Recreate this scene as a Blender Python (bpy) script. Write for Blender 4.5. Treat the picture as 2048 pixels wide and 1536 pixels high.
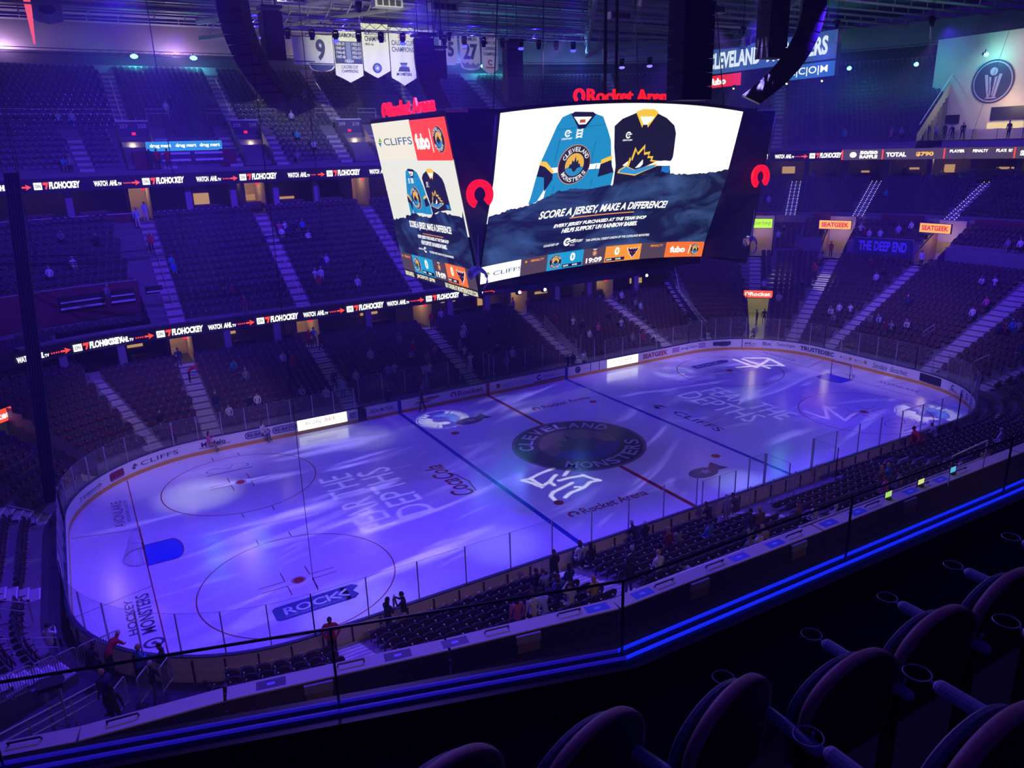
import bpy, bmesh, math, random
from mathutils import Vector, Matrix, geometry
random.seed(7)
S = bpy.context.scene
for o in list(bpy.data.objects): bpy.data.objects.remove(o)
PI = math.pi
COL = S.collection
# ------------------------------------------------------------------ camera, world, exposure
CAM = (-27.772, -39.657, 19.467); YAW, PITCH, ROLL, FPX = .51925, -.30224, -.030436, 1516.1
cyw, syw = math.cos(YAW), math.sin(YAW)
FW = Vector((syw*math.cos(PITCH), cyw*math.cos(PITCH), math.sin(PITCH)))
_R = Vector((cyw, -syw, 0)); _U = _R.cross(FW)
RT = _R*math.cos(ROLL)+_U*math.sin(ROLL); UP = -_R*math.sin(ROLL)+_U*math.cos(ROLL)
cd = bpy.data.cameras.new('camera'); cam = bpy.data.objects.new('camera', cd); COL.objects.link(cam)
m = Matrix((RT, UP, -FW)).transposed().to_4x4(); m.translation = Vector(CAM); cam.matrix_world = m
cd.sensor_fit = 'HORIZONTAL'; cd.sensor_width = 36; cd.lens = 36*FPX/2048; cd.clip_start = .05; cd.clip_end = 500
S.camera = cam
def project(p):
    q = Vector(p)-Vector(CAM); w = q.dot(FW)
    if w < .1: return None
    return (1024+FPX*q.dot(RT)/w, 768-FPX*q.dot(UP)/w, w)
vs = S.view_settings; vs.view_transform = 'Standard'; vs.look = 'None'; vs.gamma = 1; vs.exposure = 0; vs.use_curve_mapping = False
W = bpy.data.worlds.new('world'); S.world = W; W.use_nodes = True
W.node_tree.nodes['Background'].inputs[0].default_value = (.10, .04, 1, 1)
W.node_tree.nodes['Background'].inputs[1].default_value = .075  # added blue ambient fill, entering through the gaps in the ceiling

def light(kind, name, loc, power, color, target=None, size=60, blend=1., radius=.1):
    l = bpy.data.lights.new(name, kind); l.energy = power; l.color = color
    if kind == 'AREA': l.size = size
    else: l.shadow_soft_size = radius
    if kind == 'SPOT': l.spot_size = math.radians(size); l.spot_blend = blend
    o = bpy.data.objects.new(name, l); COL.objects.link(o); o.location = loc
    if target is not None:
        o.rotation_euler = (Vector(target)-Vector(loc)).to_track_quat('-Z', 'Y').to_euler()
    return o
# wash of the ice: blue violet moving heads over the rink
for x, y in ((-22, 7), (-22, -7), (-8, 9), (-8, -9), (8, 9), (8, -9), (22, 7), (22, -7)):
    light('SPOT', 'ice_wash_light', (x*1.0, y*1.25, 26.2), 14500, (.06, .012, 1), (x, y*.8, 0), 48, 1., .25)
# wash of the stands
for x, y, tx, ty, tz, p in ((-20, 12, -24, 34, 12, 1.), (0, 14, 0, 36, 12, 1.), (20, 12, 26, 34, 12, 1.), (26, 4, 52, 12, 8, 1.), (26, -6, 50, -6, 6, .9),
                     (-24, -4, -44, 0, 4, .8), (-12, -4, -14, -18, 1, .8), (10, -4, 10, -18, 1, .8), (-24, -2, -28, -14, 1, .6)):
    light('SPOT', 'stand_wash_light', (x, y, 26.4), 27000*p, (.085, .022, 1), (tx, ty, tz), 95, 1., .3)
# warm house lights under the camera deck, falling on the near seats and board backs
for x in (-27, -17, -6, 6): light('SPOT', 'house_light', (x, -35, 15.2), 900, (1, .62, .62), (x+2, -14.5, .8), 46, 1., .25)
# break-up patterns thrown on the ice: spot lights whose beam carries a streaky gobo
def gobo_noise(o, rot, sx, sy, lo, hi, seed):
    l = o.data; l.use_nodes = True; nt = l.node_tree; em = nt.nodes['Emission']
    g = nt.nodes.new('ShaderNodeNewGeometry')
    tr = nt.nodes.new('ShaderNodeVectorTransform'); tr.vector_type = 'VECTOR'; tr.convert_from = 'WORLD'; tr.convert_to = 'OBJECT'
    nt.links.new(g.outputs['Incoming'], tr.inputs[0])
    sp = nt.nodes.new('ShaderNodeSeparateXYZ'); nt.links.new(tr.outputs[0], sp.inputs[0])
    dv = [nt.nodes.new('ShaderNodeMath') for _ in range(2)]
    for i in range(2):
        dv[i].operation = 'DIVIDE'; nt.links.new(sp.outputs[i], dv[i].inputs[0]); nt.links.new(sp.outputs[2], dv[i].inputs[1])
    cb = nt.nodes.new('ShaderNodeCombineXYZ'); nt.links.new(dv[0].outputs[0], cb.inputs[0]); nt.links.new(dv[1].outputs[0], cb.inputs[1]); cb.inputs[2].default_value = seed
    mp = nt.nodes.new('ShaderNodeMapping'); mp.inputs['Rotation'].default_value = (0, 0, rot); mp.inputs['Scale'].default_value = (sx, sy, 1)
    nt.links.new(cb.outputs[0], mp.inputs[0])
    n = nt.nodes.new('ShaderNodeTexNoise'); n.inputs['Scale'].default_value = 1; n.inputs['Detail'].default_value = 3; n.inputs['Distortion'].default_value = .6
    nt.links.new(mp.outputs[0], n.inputs['Vector'])
    mr = nt.nodes.new('ShaderNodeMapRange'); mr.interpolation_type = 'SMOOTHSTEP'
    mr.inputs['From Min'].default_value = lo; mr.inputs['From Max'].default_value = hi
    nt.links.new(n.outputs['Fac'], mr.inputs['Value']); nt.links.new(mr.outputs[0], em.inputs['Strength'])
for x, y, tx, ty, rot, sx, sy, p, sd in ((-20, 9, -20, 4, .15, 3, 16, 1., 1.3), (-14, -9, -15, -5, .55, 3, 15, 1.1, 5.1), (2, 10, 3, 7, -.2, 3, 15, .9, 9.2), (4, -10, 2, -6, .5, 3, 15, .9, 3.7), (21, 9, 20, 5, -.3, 3, 15, .8, 7.7), (22, -9, 21, -5, .25, 3, 15, .8, 2.9)):
    o = light('SPOT', 'pattern_light', (x, y, 26.3), 30000*p, (.32, .25, 1), (tx, ty, 0), 62, .9, .02)
    gobo_noise(o, rot, sx, sy,   .54, .78, sd)
# soft white pools
for x, y, ang, p, c in ((-23.6, 6.2, 13, 5200, (.95, .92, 1)), (-11.2, -9, 11, 2300, (.8, .8, 1)), (.4, 6.6, 10, 3200, (.95, .95, 1)), (-12, 9.5, 13, 2100, (.85, .8, 1)), (-19.5, -10.3, 13, 2600, (.9, .85, 1)), (4.5, -10.6, 10, 3400, (.6, .85, 1)), (-27.6, -6, 5.5, 900, (1, .45, .22)), (17, 1.6, 8, 1400, (.6, .75, 1))):
    light('SPOT', 'pool_light', (x*.85, y*.8, 26.2), p*1.6, c, (x, y, 0), ang, 1., .1)
# ------------------------------------------------------------------ materials
MATS = {}
def srgb(c):
    if isinstance(c, str):
        c = [int(c[i:i+2], 16)/255 for i in (0, 2, 4)]
    return tuple((v/12.92 if v <= .04045 else ((v+.055)/1.055)**2.4) for v in c)
def mat(name, col=(.5,.5,.5), rough=.7, metal=0, emit=None, strength=1, noise=0, nscale=3, spec=.5):
    if name in MATS: return MATS[name]
    M = bpy.data.materials.new(name); M.use_nodes = True; nt = M.node_tree; b = nt.nodes['Principled BSDF']
    b.inputs['Base Color'].default_value = (*col, 1); b.inputs['Roughness'].default_value = rough; b.inputs['Metallic'].default_value = metal
    b.inputs['Specular IOR Level'].default_value = spec
    if emit is not None:
        b.inputs['Emission Color'].default_value = (*emit, 1); b.inputs['Emission Strength'].default_value = strength
        b.inputs['Base Color'].default_value = (0.01, .01, .01, 1)
    if noise:
        n = nt.nodes.new('ShaderNodeTexNoise'); n.inputs['Scale'].default_value = nscale; n.inputs['Detail'].default_value = 5
        tc = nt.nodes.new('ShaderNodeTexCoord'); nt.links.new(tc.outputs['Object'], n.inputs['Vector'])
        mx = nt.nodes.new('ShaderNodeMix'); mx.data_type = 'RGBA'
        mx.inputs[6].default_value = (*[v*(1-noise) for v in col], 1); mx.inputs[7].default_value = (*[min(1, v*(1+noise)) for v in col], 1)
        nt.links.new(n.outputs['Fac'], mx.inputs[0]); nt.links.new(mx.outputs[2], b.inputs['Base Color'])
    MATS[name] = M; return M
def led(hexc, s=1.):
    return mat('led_'+hexc+'_%g' % s, emit=srgb(hexc), strength=s, rough=.5)
def paint(hexc, rough=.5): return mat('paint_'+hexc, srgb(hexc), rough)
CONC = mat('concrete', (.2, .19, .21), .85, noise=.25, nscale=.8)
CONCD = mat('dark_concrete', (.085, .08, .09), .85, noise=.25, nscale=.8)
STEP = mat('stair_tread', (.5, .47, .5), .8, noise=.15, nscale=3)
NOSE = mat('stair_nosing', (.9, .85, .85), .6)
BLACK = mat('black_paint', (.015, .015, .02), .6)
DARK = mat('dark_steel', (.04, .04, .05), .45, .3)
STEEL = mat('galvanised_steel', (.45, .45, .5), .4, .6)
RAIL = mat('handrail_steel', (.62, .6, .66), .35, .4)
WINE = mat('wine_wall', (.16, .03, .05), .7, noise=.2)
SEATF = mat('charcoal_seat_fabric', (.055, .05, .06), .85)
SEATM = mat('maroon_seat_plastic', (.12, .03, .045), .6)
SEATP = mat('black_seat_plastic', (.03, .03, .035), .45)
CHROME = mat('bright_armrest_cap', (.85, .82, .85), .25, .3)
WHITE = mat('white_paint', (.8, .8, .82), .5)
CREAM = mat('cream_wall', (.6, .5, .36), .8)
WARM = mat('warm_light_panel', emit=(1, .62, .22), strength=1.3)
# ------------------------------------------------------------------ object helpers
def tag(o, label=None, cat=None, group=None, kind=None):
    if label: o['label'] = label
    if cat: o['category'] = cat
    if group: o['group'] = group
    if kind: o['kind'] = kind
    return o
def empty(name, loc=(0, 0, 0), rz=0, label=None, cat=None, group=None, kind=None, parent=None):
    o = bpy.data.objects.new(name, None); COL.objects.link(o); o.location = loc; o.rotation_euler = (0, 0, rz); o.empty_display_size = .1
    if parent: o.parent = parent
    return tag(o, label, cat, group, kind)
class MB:
    def __init__(s): s.v = []; s.f = []; s.m = []; s.mats = []
    def mi(s, M):
        if M not in s.mats: s.mats.append(M)
        return s.mats.index(M)
    def add(s, vs, fs, M):
        n = len(s.v); s.v.extend(vs); i = s.mi(M)
        for f in fs: s.f.append([n+k for k in f]); s.m.append(i)
    def quad(s, a, b, c, d, M): s.add([a, b, c, d], [(0, 1, 2, 3)], M)
    def box(s, c, h, M, rz=0, X=None, Y=None, Z=None):
        """centre, half sizes"""
        if X is None: X = Vector((math.cos(rz), math.sin(rz), 0)); Y = Vector((-math.sin(rz), math.cos(rz), 0)); Z = Vector((0, 0, 1))
        c = Vector(c); vs = [tuple(c+X*(h[0]*i)+Y*(h[1]*j)+Z*(h[2]*k)) for k in (-1, 1) for j in (-1, 1) for i in (-1, 1)]
        s.add(vs, [(0, 2, 3, 1), (4, 5, 7, 6), (0, 1, 5, 4), (2, 6, 7, 3), (0, 4, 6, 2), (1, 3, 7, 5)], M)
    def tube(s, pts, r, M, n=6, caps=True):
        pts = [Vector(p) for p in pts]; rings = []
        for i, p in enumerate(pts):
            a = pts[max(0, i-1)]; b = pts[min(len(pts)-1, i+1)]; t = (b-a).normalized()
            u = t.cross(Vector((0, 0, 1)))
            if u.length < .05: u = t.cross(Vector((1, 0, 0)))
            u.normalize(); w = t.cross(u); rr = r[i] if isinstance(r, (list, tuple)) else r
            rings.append([tuple(p+(u*math.cos(2*PI*k/n)+w*math.sin(2*PI*k/n))*rr) for k in range(n)])
        vs = [q for R_ in rings for q in R_]; fs = []
        for i in range(len(rings)-1):
            for k in range(n): fs.append((i*n+k, i*n+(k+1) % n, (i+1)*n+(k+1) % n, (i+1)*n+k))
        if caps: fs.append(tuple(range(n))[::-1]); fs.append(tuple((len(rings)-1)*n+k for k in range(n)))
        s.add(vs, fs, M)
    def prism(s, poly, z0, z1, M, T=None):
        """polygon (x,y) extruded z0..z1, T maps"""
        n = len(poly); vs = [(x, y, z0) for x, y in poly]+[(x, y, z1) for x, y in poly]
        if T: vs = [tuple(T(*p)) for p in vs]
        fs = [tuple(range(n))[::-1], tuple(range(n, 2*n))]+[(i, (i+1) % n, n+(i+1) % n, n+i) for i in range(n)]
        s.add(vs, fs, M)
    def sphere(s, c, r, M, n=8, k=6, sc=(1, 1, 1)):
        vs = [(c[0], c[1], c[2]+r*sc[2])]
        for j in range(1, k):
            a = PI*j/k
            for i in range(n): b = 2*PI*i/n; vs.append((c[0]+r*sc[0]*math.sin(a)*math.cos(b), c[1]+r*sc[1]*math.sin(a)*math.sin(b), c[2]+r*sc[2]*math.cos(a)))
        vs.append((c[0], c[1], c[2]-r*sc[2])); fs = [(0, 1+i, 1+(i+1) % n) for i in range(n)]
        for j in range(k-2):
            for i in range(n): fs.append((1+j*n+i, 1+(j+1)*n+i, 1+(j+1)*n+(i+1) % n, 1+j*n+(i+1) % n))
        b = len(vs)-1; fs += [(b, 1+(k-2)*n+(i+1) % n, 1+(k-2)*n+i) for i in range(n)]
        s.add(vs, fs, M)
    def build(s, name, parent=None, loc=None, rz=None, smooth=False):
        me = bpy.data.meshes.new(name); me.from_pydata(s.v, [], s.f)
        for M in s.mats: me.materials.append(M)
        me.polygons.foreach_set('material_index', s.m)
        if smooth: me.polygons.foreach_set('use_smooth', [True]*len(s.f))
        me.update()
        o = bpy.data.objects.new(name, me); COL.objects.link(o)
        if parent: o.parent = parent
        if loc is not None: o.location = loc
        if rz is not None: o.rotation_euler = (0, 0, rz)
        return o
def dup(o, loc, rz=0, label=None, group=None):
    c = o.copy(); COL.objects.link(c); c.location = loc; c.rotation_euler = (0, 0, rz)
    if label: c['label'] = label
    if group: c['group'] = group
    for ch in list(o.children):
        d = ch.copy(); COL.objects.link(d); d.parent = c
        for g in ch.children:
            e = g.copy(); COL.objects.link(e); e.parent = d
    return c
# ------------------------------------------------------------------ plan of the bowl: offset curves of the rink boards
CX, CY, R0 = 21.95, 4.42, 8.53; QL = R0*PI/2; PER = 4*CX+4*CY+4*QL
def P(s, d=0.):
    s = (s+CX) % PER
    if s < 2*CX: return (-CX+s, CY+R0+d, 0, 1)
    s -= 2*CX
    if s < QL: a = PI/2-s/R0; return (CX+math.cos(a)*(R0+d), CY+math.sin(a)*(R0+d), math.cos(a), math.sin(a))
    s -= QL
    if s < 2*CY: return (CX+R0+d, CY-s, 1, 0)
    s -= 2*CY
    if s < QL: a = -s/R0; return (CX+math.cos(a)*(R0+d), -CY+math.sin(a)*(R0+d), math.cos(a), math.sin(a))
    s -= QL
    if s < 2*CX: return (CX-s, -CY-R0-d, 0, -1)
    s -= 2*CX
    if s < QL: a = -PI/2-s/R0; return (-CX+math.cos(a)*(R0+d), -CY+math.sin(a)*(R0+d), math.cos(a), math.sin(a))
    s -= QL
    if s < 2*CY: return (-CX-R0-d, -CY+s, -1, 0)
    s -= 2*CY
    a = PI-s/R0; return (-CX+math.cos(a)*(R0+d), CY+math.sin(a)*(R0+d), math.cos(a), math.sin(a))
def B(s, d, z): x, y, a, b = P(s, d); return (x, y, z)
CORN = []
k0 = CX
for seg in (QL, 2*CY, QL, 2*CX, QL, 2*CY, QL):
    CORN.append((k0, k0+seg, seg == QL)); k0 += seg
def stations(s0, s1, step=.75):
    """sample stations: fine in corners, only ends on straights"""
    out = [s0]; s = s0
    def corner(t):
        t = (t+CX) % PER-CX
        for a, b, c in CORN:
            if a-1e-6 <= t < b-1e-6: return c, b-t
        return False, CX-t
    while s < s1-1e-6:
        c, left = corner(s+1e-5)
        ds = min(left, step) if c else left
        s = min(s+max(ds, 1e-3), s1); out.append(s)
    return out
S_RC = CX; S_RE = CX+QL; S_NR = CX+QL+2*CY; S_NS = CX+2*QL+2*CY; S_NL = S_NS+2*CX; S_LE = S_NL+QL; S_FL = S_LE+2*CY
def s_near(x): return S_NS+(CX-x)
def band(mb, s0, s1, d0, z0, d1, z1, M, step=.75):
    st = stations(s0, s1, step); vs = []
    for s in st: vs.append(B(s, d0, z0)); vs.append(B(s, d1, z1))
    mb.add(vs, [(2*i, 2*i+2, 2*i+3, 2*i+1) for i in range(len(st)-1)], M)
def wallbox(mb, s0, s1, d0, d1, z0, z1, M):
    band(mb, s0, s1, d0, z0, d0, z1, M); band(mb, s0, s1, d0, z1, d1, z1, M); band(mb, s0, s1, d1, z1, d1, z0, M); band(mb, s0, s1, d1, z0, d0, z0, M)
    for s in (s0, s1): mb.quad(B(s, d0, z0), B(s, d1, z0), B(s, d1, z1), B(s, d0, z1), M)
# ------------------------------------------------------------------ decals: flat artwork laid on a surface patch f(x, y, lift)
TXT = {}
def text2d(string, bold=0., shear=0., space=1., res=3):
    key = (string, bold, shear, space, res)
    if key in TXT: return TXT[key]
    c = bpy.data.curves.new('t', 'FONT'); c.body = string; c.size = 1; c.offset = bold; c.shear = shear; c.space_character = space; c.resolution_u = res
    o = bpy.data.objects.new('t', c); me = bpy.data.meshes.new_from_object(o)
    v = [(p.co.x, p.co.y) for p in me.vertices]; f = [tuple(p.vertices) for p in me.polygons]
    bpy.data.objects.remove(o); bpy.data.curves.remove(c); bpy.data.meshes.remove(me)
    xs = [p[0] for p in v]; ys = [p[1] for p in v]
    x0, x1, y0, y1 = min(xs), max(xs), min(ys), max(ys)
    v = [((x-x0)/(x1-x0), (y-y0)/(y1-y0)) for x, y in v]
    TXT[key] = (v, f); return TXT[key]
class Art:
    """artwork on a patch; x,y in patch units"""
    def __init__(s, f, base=.004, step=.003): s.f = f; s.mb = MB(); s.base = base; s.step = step
    def L(s, l): return s.base+s.step*l
    def text(s, string, x, y, w, h, M, l=1, bold=0., shear=0., space=1., ax=None, res=3):
        """box x,y,w,h ; ax=(ux,uy,vx,vy) local axes"""
        v, f = text2d(string, bold, shear, space, res); ux, uy, vx, vy = ax or (1, 0, 0, 1)
        s.mb.add([s.f(x+ux*a*w+vx*b*h, y+uy*a*w+vy*b*h, s.L(l)) for a, b in v], f, M)
    def arc(s, string, cx, cy, r, h, a0, a1, M, l=1, bold=.02, out=True, rot=0., sq=1.):
        """letters round a circle from angle a0 to a1 (degrees, clockwise from top)"""
        n = len(string)
        for i, ch in enumerate(string):
            if ch == ' ': continue
            t = math.radians(a0+(a1-a0)*i/(n-1))+rot
            px, py = math.sin(t), math.cos(t)
            if out: up = (px, py); rt = (py, -px)
            else: up = (-px, -py); rt = (-py, px)
            v, f = text2d(ch, bold); w = h*sq*(.35 if ch in 'I1' else .8); q = []
            for a, b in v:
                lx = (a-.5)*w; ly = (b-.5)*h
                q.append(s.f(cx+px*r+rt[0]*lx+up[0]*ly, cy+py*r+rt[1]*lx+up[1]*ly, s.L(l)))
            s.mb.add(q, f, M)
    def poly(s, pts, M, l=0, grid=None):
        if grid:
            P2 = [Vector(p) for p in pts]; n = len(P2)
            xs = [p[0] for p in pts]; ys = [p[1] for p in pts]; k = math.ceil(min(xs)/grid)
            extra = []
            while k*grid < max(xs):
                j = math.ceil(min(ys)/grid)
                while j*grid < max(ys): extra.append(Vector((k*grid+.0013, j*grid+.0017))); j += 1
                k += 1
            r = geometry.delaunay_2d_cdt(P2+extra, [], [list(range(n))], 1, 1e-5)
            s.mb.add([s.f(p.x, p.y, s.L(l)) for p in r[0]], [tuple(f) for f in r[2]], M)
        else:
            t = geometry.tessellate_polygon([[Vector((p[0], p[1], 0)) for p in pts]])
            s.mb.add([s.f(p[0], p[1], s.L(l)) for p in pts], [tuple(f) for f in t], M)
    def rect(s, x0, y0, x1, y1, M, l=0, nx=1, ny=1, bev=0):
        if bev:
            pts = []
            for cx, cy, a in ((x1-bev, y1-bev, 0), (x0+bev, y1-bev, 90), (x0+bev, y0+bev, 180), (x1-bev, y0+bev, 270)):
                for k in range(5): t = math.radians(a+22.5*k); pts.append((cx+bev*math.cos(t), cy+bev*math.sin(t)))
            s.poly(pts, M, l); return
        vs = [s.f(x0+(x1-x0)*i/nx, y0+(y1-y0)*j/ny, s.L(l)) for j in range(ny+1) for i in range(nx+1)]
        s.mb.add(vs, [(j*(nx+1)+i, j*(nx+1)+i+1, (j+1)*(nx+1)+i+1, (j+1)*(nx+1)+i) for j in range(ny) for i in range(nx)], M)
    def ring(s, cx, cy, r0, r1, M, l=0, a0=0, a1=360, n=40, sx=1., sy=1.):
        vs = []; fs = []
        for i in range(n+1):
            t = math.radians(a0+(a1-a0)*i/n)
            for r in (r0, r1): vs.append(s.f(cx+sx*r*math.cos(t), cy+sy*r*math.sin(t), s.L(l)))
        fs = [(2*i, 2*i+1, 2*i+3, 2*i+2) for i in range(n)]; s.mb.add(vs, fs, M)
    def disc(s, cx, cy, r, M, l=0, n=28, sx=1., sy=1.): s.ring(cx, cy, r*.001, r, M, l, 0, 360, n, sx, sy)
    def line(s, pts, w, M, l=0):
        for (x0, y0), (x1, y1) in zip(pts, pts[1:]):
            dx, dy = x1-x0, y1-y0; q = math.hypot(dx, dy) or 1; nx, ny = -dy/q*w/2, dx/q*w/2
            s.mb.add([s.f(x0+nx, y0+ny, s.L(l)), s.f(x0-nx, y0-ny, s.L(l)), s.f(x1-nx, y1-ny, s.L(l)), s.f(x1+nx, y1+ny, s.L(l))], [(0, 1, 2, 3)], M)
    def tri_list(s, shapes, M, l=0):
        for p in shapes: s.poly(p, M, l)
    def build(s, name, parent=None): return s.mb.build(name, parent)
def rocket_mark(a, x, y, r, M, l=1, sx=1):
    """open ring with the gap at lower right"""
    a.ring(x, y, r*.52, r, M, l, -40, 238, 24, sx)
def leap(pts, x, y, sx, sy): return [(x+p[0]*sx, y+p[1]*sy) for p in pts]
SPIKES = [(-.62, -.25), (-.5, .1), (-.36, .02), (-.3, .42), (-.12, .22), (0, .72), (.12, .22), (.3, .42), (.36, .02), (.5, .1), (.62, -.25), (.3, -.3), (.12, -.55), (0, -.62), (-.12, -.55), (-.3, -.3)]
def crest(a, x, y, r, mk, l=1, sx=1., rot=0., dim=False):
    """round two colour crest with arched lettering; mk(hex)->material"""
    a.disc(x, y, r*1.04, mk('d98b4a'), l, 32, sx); a.disc(x, y, r, mk('241c28'), l+1, 32, sx)
    a.disc(x, y, r*.6, mk('f0b83c'), l+2, 24, sx)
    a.ring(x, y, .001, r*.6, mk('2f8fc4'), l+3, 195, 345, 14, sx)
    a.poly(leap(SPIKES, x, y, r*.62*sx, r*.62), mk('1c2436'), l+4)
    a.arc('CLEVELAND', x, y, r*.8, r*.24, -62, 62, mk('f2f2f2'), l+5, rot=rot)
    a.arc('MONSTERS', x, y, r*.8, r*.24, 235, 125, mk('f2f2f2'), l+5, out=False, rot=rot)
# ================================================================== ICE
FT = .3048
ICE = mat('ice', (.86, .88, .92), .16, spec=.55)
def icep(hexc): return mat('ice_paint_'+hexc, srgb(hexc), .16, spec=.55)
floor = MB(); st = stations(-CX, PER-CX, .9)[:-1]
floor.add([(-95, -80, -.06), (95, -80, -.06), (95, 90, -.06), (-95, 90, -.06)], [(0, 1, 2, 3)], CONCD)
tag(floor.build('floor'), kind='structure')
ice = MB(); ice.add([B(s, 0, 0) for s in st], [tuple(range(len(st)))[::-1]], ICE)
ice.add([B(s, 0, 0) for s in st]+[B(s, 0, -.05) for s in st], [(i, (i+1) % len(st), len(st)+(i+1) % len(st), len(st)+i) for i in range(len(st))], ICE)
ICEO = ice.build('ice_sheet'); tag(ICEO, 'smooth rink ice washed in blue and violet light inside the white boards', 'ice rink')
fi = lambda x, y, l: (x, y, l)
RED = icep('b02038'); BLUE = icep('1a1ab8'); CIRC = icep('a02a4a')
a = Art(fi)
a.rect(-.15, -CY-R0+.05, .15, CY+R0-.05, RED, 0); a.build('centre_line', ICEO)
for sx in (-1, 1):
    a = Art(fi); a.rect(sx*7.77-.15, -CY-R0+.05, sx*7.77+.15, CY+R0-.05, BLUE); a.build('blue_line', ICEO)
    a = Art(fi); gx = sx*27.13; a.rect(gx-.03, -11.1, gx+.03, 11.1, CIRC)
    for sy in (-1, 1): a.line([(gx, sy*3.35), (sx*30.4, sy*4.27)], .05, CIRC)
    a.build('goal_line', ICEO)
    a = Art(fi); pts = [(gx, 1.22), (gx-sx*1.37, 1.22)]+[(gx-sx*(1.37+.46*math.cos(math.radians(t))), 1.22*math.sin(math.radians(t))) for t in range(80, -81, -16)]+[(gx-sx*1.37, -1.22), (gx, -1.22)]
    a.poly(pts, icep('2418e0'), 0); a.line(pts, .05, CIRC, 1); a.build('goal_crease', ICEO)
    for sy in (-1, 1):
        a = Art(fi); cx, cy = sx*21.03, sy*6.71
        a.ring(cx, cy, 4.54, 4.6, CIRC, 0, n=72); a.ring(cx, cy, .3, .34, CIRC, 0); a.disc(cx, cy, .27, RED, 0)
        for ix in (-1, 1):
            for iy in (-1, 1):
                x0, y0 = cx+ix*.6, cy+iy*.23
                a.line([(x0, y0+iy*.9), (x0, y0), (x0+ix*1.2, y0)], .05, CIRC)
            for iy in (-1, 1): a.line([(cx+ix*.85, cy+iy*4.57), (cx+ix*.85, cy+iy*5.17)], .05, CIRC)
        a.build('faceoff_circle', ICEO)
        a = Art(fi); a.disc(sx*6.1, sy*6.71, .3, RED); a.build('faceoff_spot', ICEO)
# centre logo
a = Art(fi); a.disc(0, 0, 4.58, icep('8d7484'), 1, 64); a.disc(0, 0, 4.35, icep('4a3f5c'), 2, 64); a.disc(0, 0, 2.75, icep('8a6c7c'), 3, 48)
a.ring(0, 0, .001, 2.75, icep('3a36a8'), 4, 200, 340, 24)
a.poly([(x*2.9, y*2.6+.1) for x, y in SPIKES], icep('3a3468'), 5)
a.arc('CLEVELAND', 0, 0, 3.62, 1.0, -70, 62, icep('c9c4e0'), 6); a.arc('MONSTERS', 0, 0, 3.62, 1.0, 222, 118, icep('c9c4e0'), 6, out=False)
a.build('centre_logo', ICEO)
# sponsor paint
a = Art(fi); a.rect(-22.75, -9.65, -19.35, -8.45, icep('4a4a98'), 0, bev=.25); a.poly([(-19.6, -8.45), (-19.0, -8.45), (-18.75, -8.7), (-19.1, -9.0), (-18.95, -9.4), (-19.2, -9.65), (-19.6, -9.65)], icep('4a4a98'), 0)
a.text('ROC', -22.3, -9.3, 1.9, .6, icep('d8d8f0'), bold=.02); a.line([(-20.3, -8.7), (-20.3, -9.3)], .12, icep('d8d8f0'), 1)
for k in (0, .4): a.line([(-19.75+k, -8.7), (-20.2+k, -9.0), (-19.75+k, -9.3)], .13, icep('d8d8f0'), 1)
a.text('ENTERTAINMENT GROUP OUTLETS', -22.3, -9.5, 2.8, .12, icep('b8b8e0')); a.build('sponsor_logo', ICEO)
a = Art(fi); a.poly([(19.1, 8.75), (22.9, 8.75), (23.4, 9.2), (22.9, 9.65), (19.1, 9.65)], icep('4a4a98')); a.text('ROCK', 19.5, 8.95, 2.8, .5, icep('c8c8f0'), bold=.02); a.build('sponsor_logo', ICEO)
AXL = (0, 1, -1, 0); AXR = (0, -1, 1, 0)
a = Art(fi); cc = icep('9c1f44')
a.text('Coca', -9.4, -2.85, 2.6, 1.35, cc, ax=AXL, shear=.35, bold=.012); a.text('Cola', -9.4, -.1, 2.3, 1.25, cc, ax=AXL, shear=.35, bold=.012); a.line([(-9.3, -2.6), (-9.05, -1.2), (-9.3, .1), (-9.55, .6)], .1, cc, 1); a.build('sponsor_logo', ICEO)
for x, y, w in ((-6.5, -8.7, 5.4), (1.2, 7.5, 5.3)):
    a = Art(fi); rocket_mark(a, x+.3, y+.35, .34, cc); a.text('Rocket Arena', x+.85, y, w-.85, .72, cc, bold=.01); a.build('sponsor_logo', ICEO)
for x, y in ((2.6, -9.0), (-5.1, 7.6)):
    a = Art(fi); q = icep('6a3a70'); w = icep('a898c8'); n_ = icep('3a3088')
    a.disc(x+1.0, y+.8, .85, q, 0, 24, 1.25, .8); a.disc(x+1.0, y+.85, .62, n_, 1, 20, 1.25, .75)
    a.poly([(x+.5, y+1.0), (x+1.8, y+1.25), (x+2.5, y+1.75), (x+2.6, y+.95), (x+2.9, y+.55), (x+1.9, y+.6), (x+1.2, y+.2)], q, 2); a.poly(leap([(0, .4), (.12, .12), (.4, .1), (.17, -.07), (.25, -.35), (0, -.18), (-.25, -.35), (-.17, -.07), (-.4, .1), (-.12, .12)], x+1.2, y+.85, 1, 1), w, 3)
    a.build('sponsor_logo', ICEO)
a = Art(fi); a.text('CLIFFS', 9.35, 1.2, 4.8, .75, icep('2a2470'), ax=AXR); a.poly([(9.4, 3.6), (9.9, 2.9), (9.95, 2.2), (9.6, 2.8)], icep('5a5a60')); a.poly([(9.3, 3.2), (9.0, 2.6), (9.35, 2.3), (9.5, 3.0)], icep('48306a')); a.build('sponsor_logo', ICEO)
a = Art(fi); a.text('AVONLAKE', -27.7, 4.2, 3.8, .55, icep('8a5a8a'), ax=AXL); a.text('REGIONAL WATER', -27.4, 4.7, 3.2, .18, icep('7a5a9a'), ax=AXL); a.build('sponsor_logo', ICEO)
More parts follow.
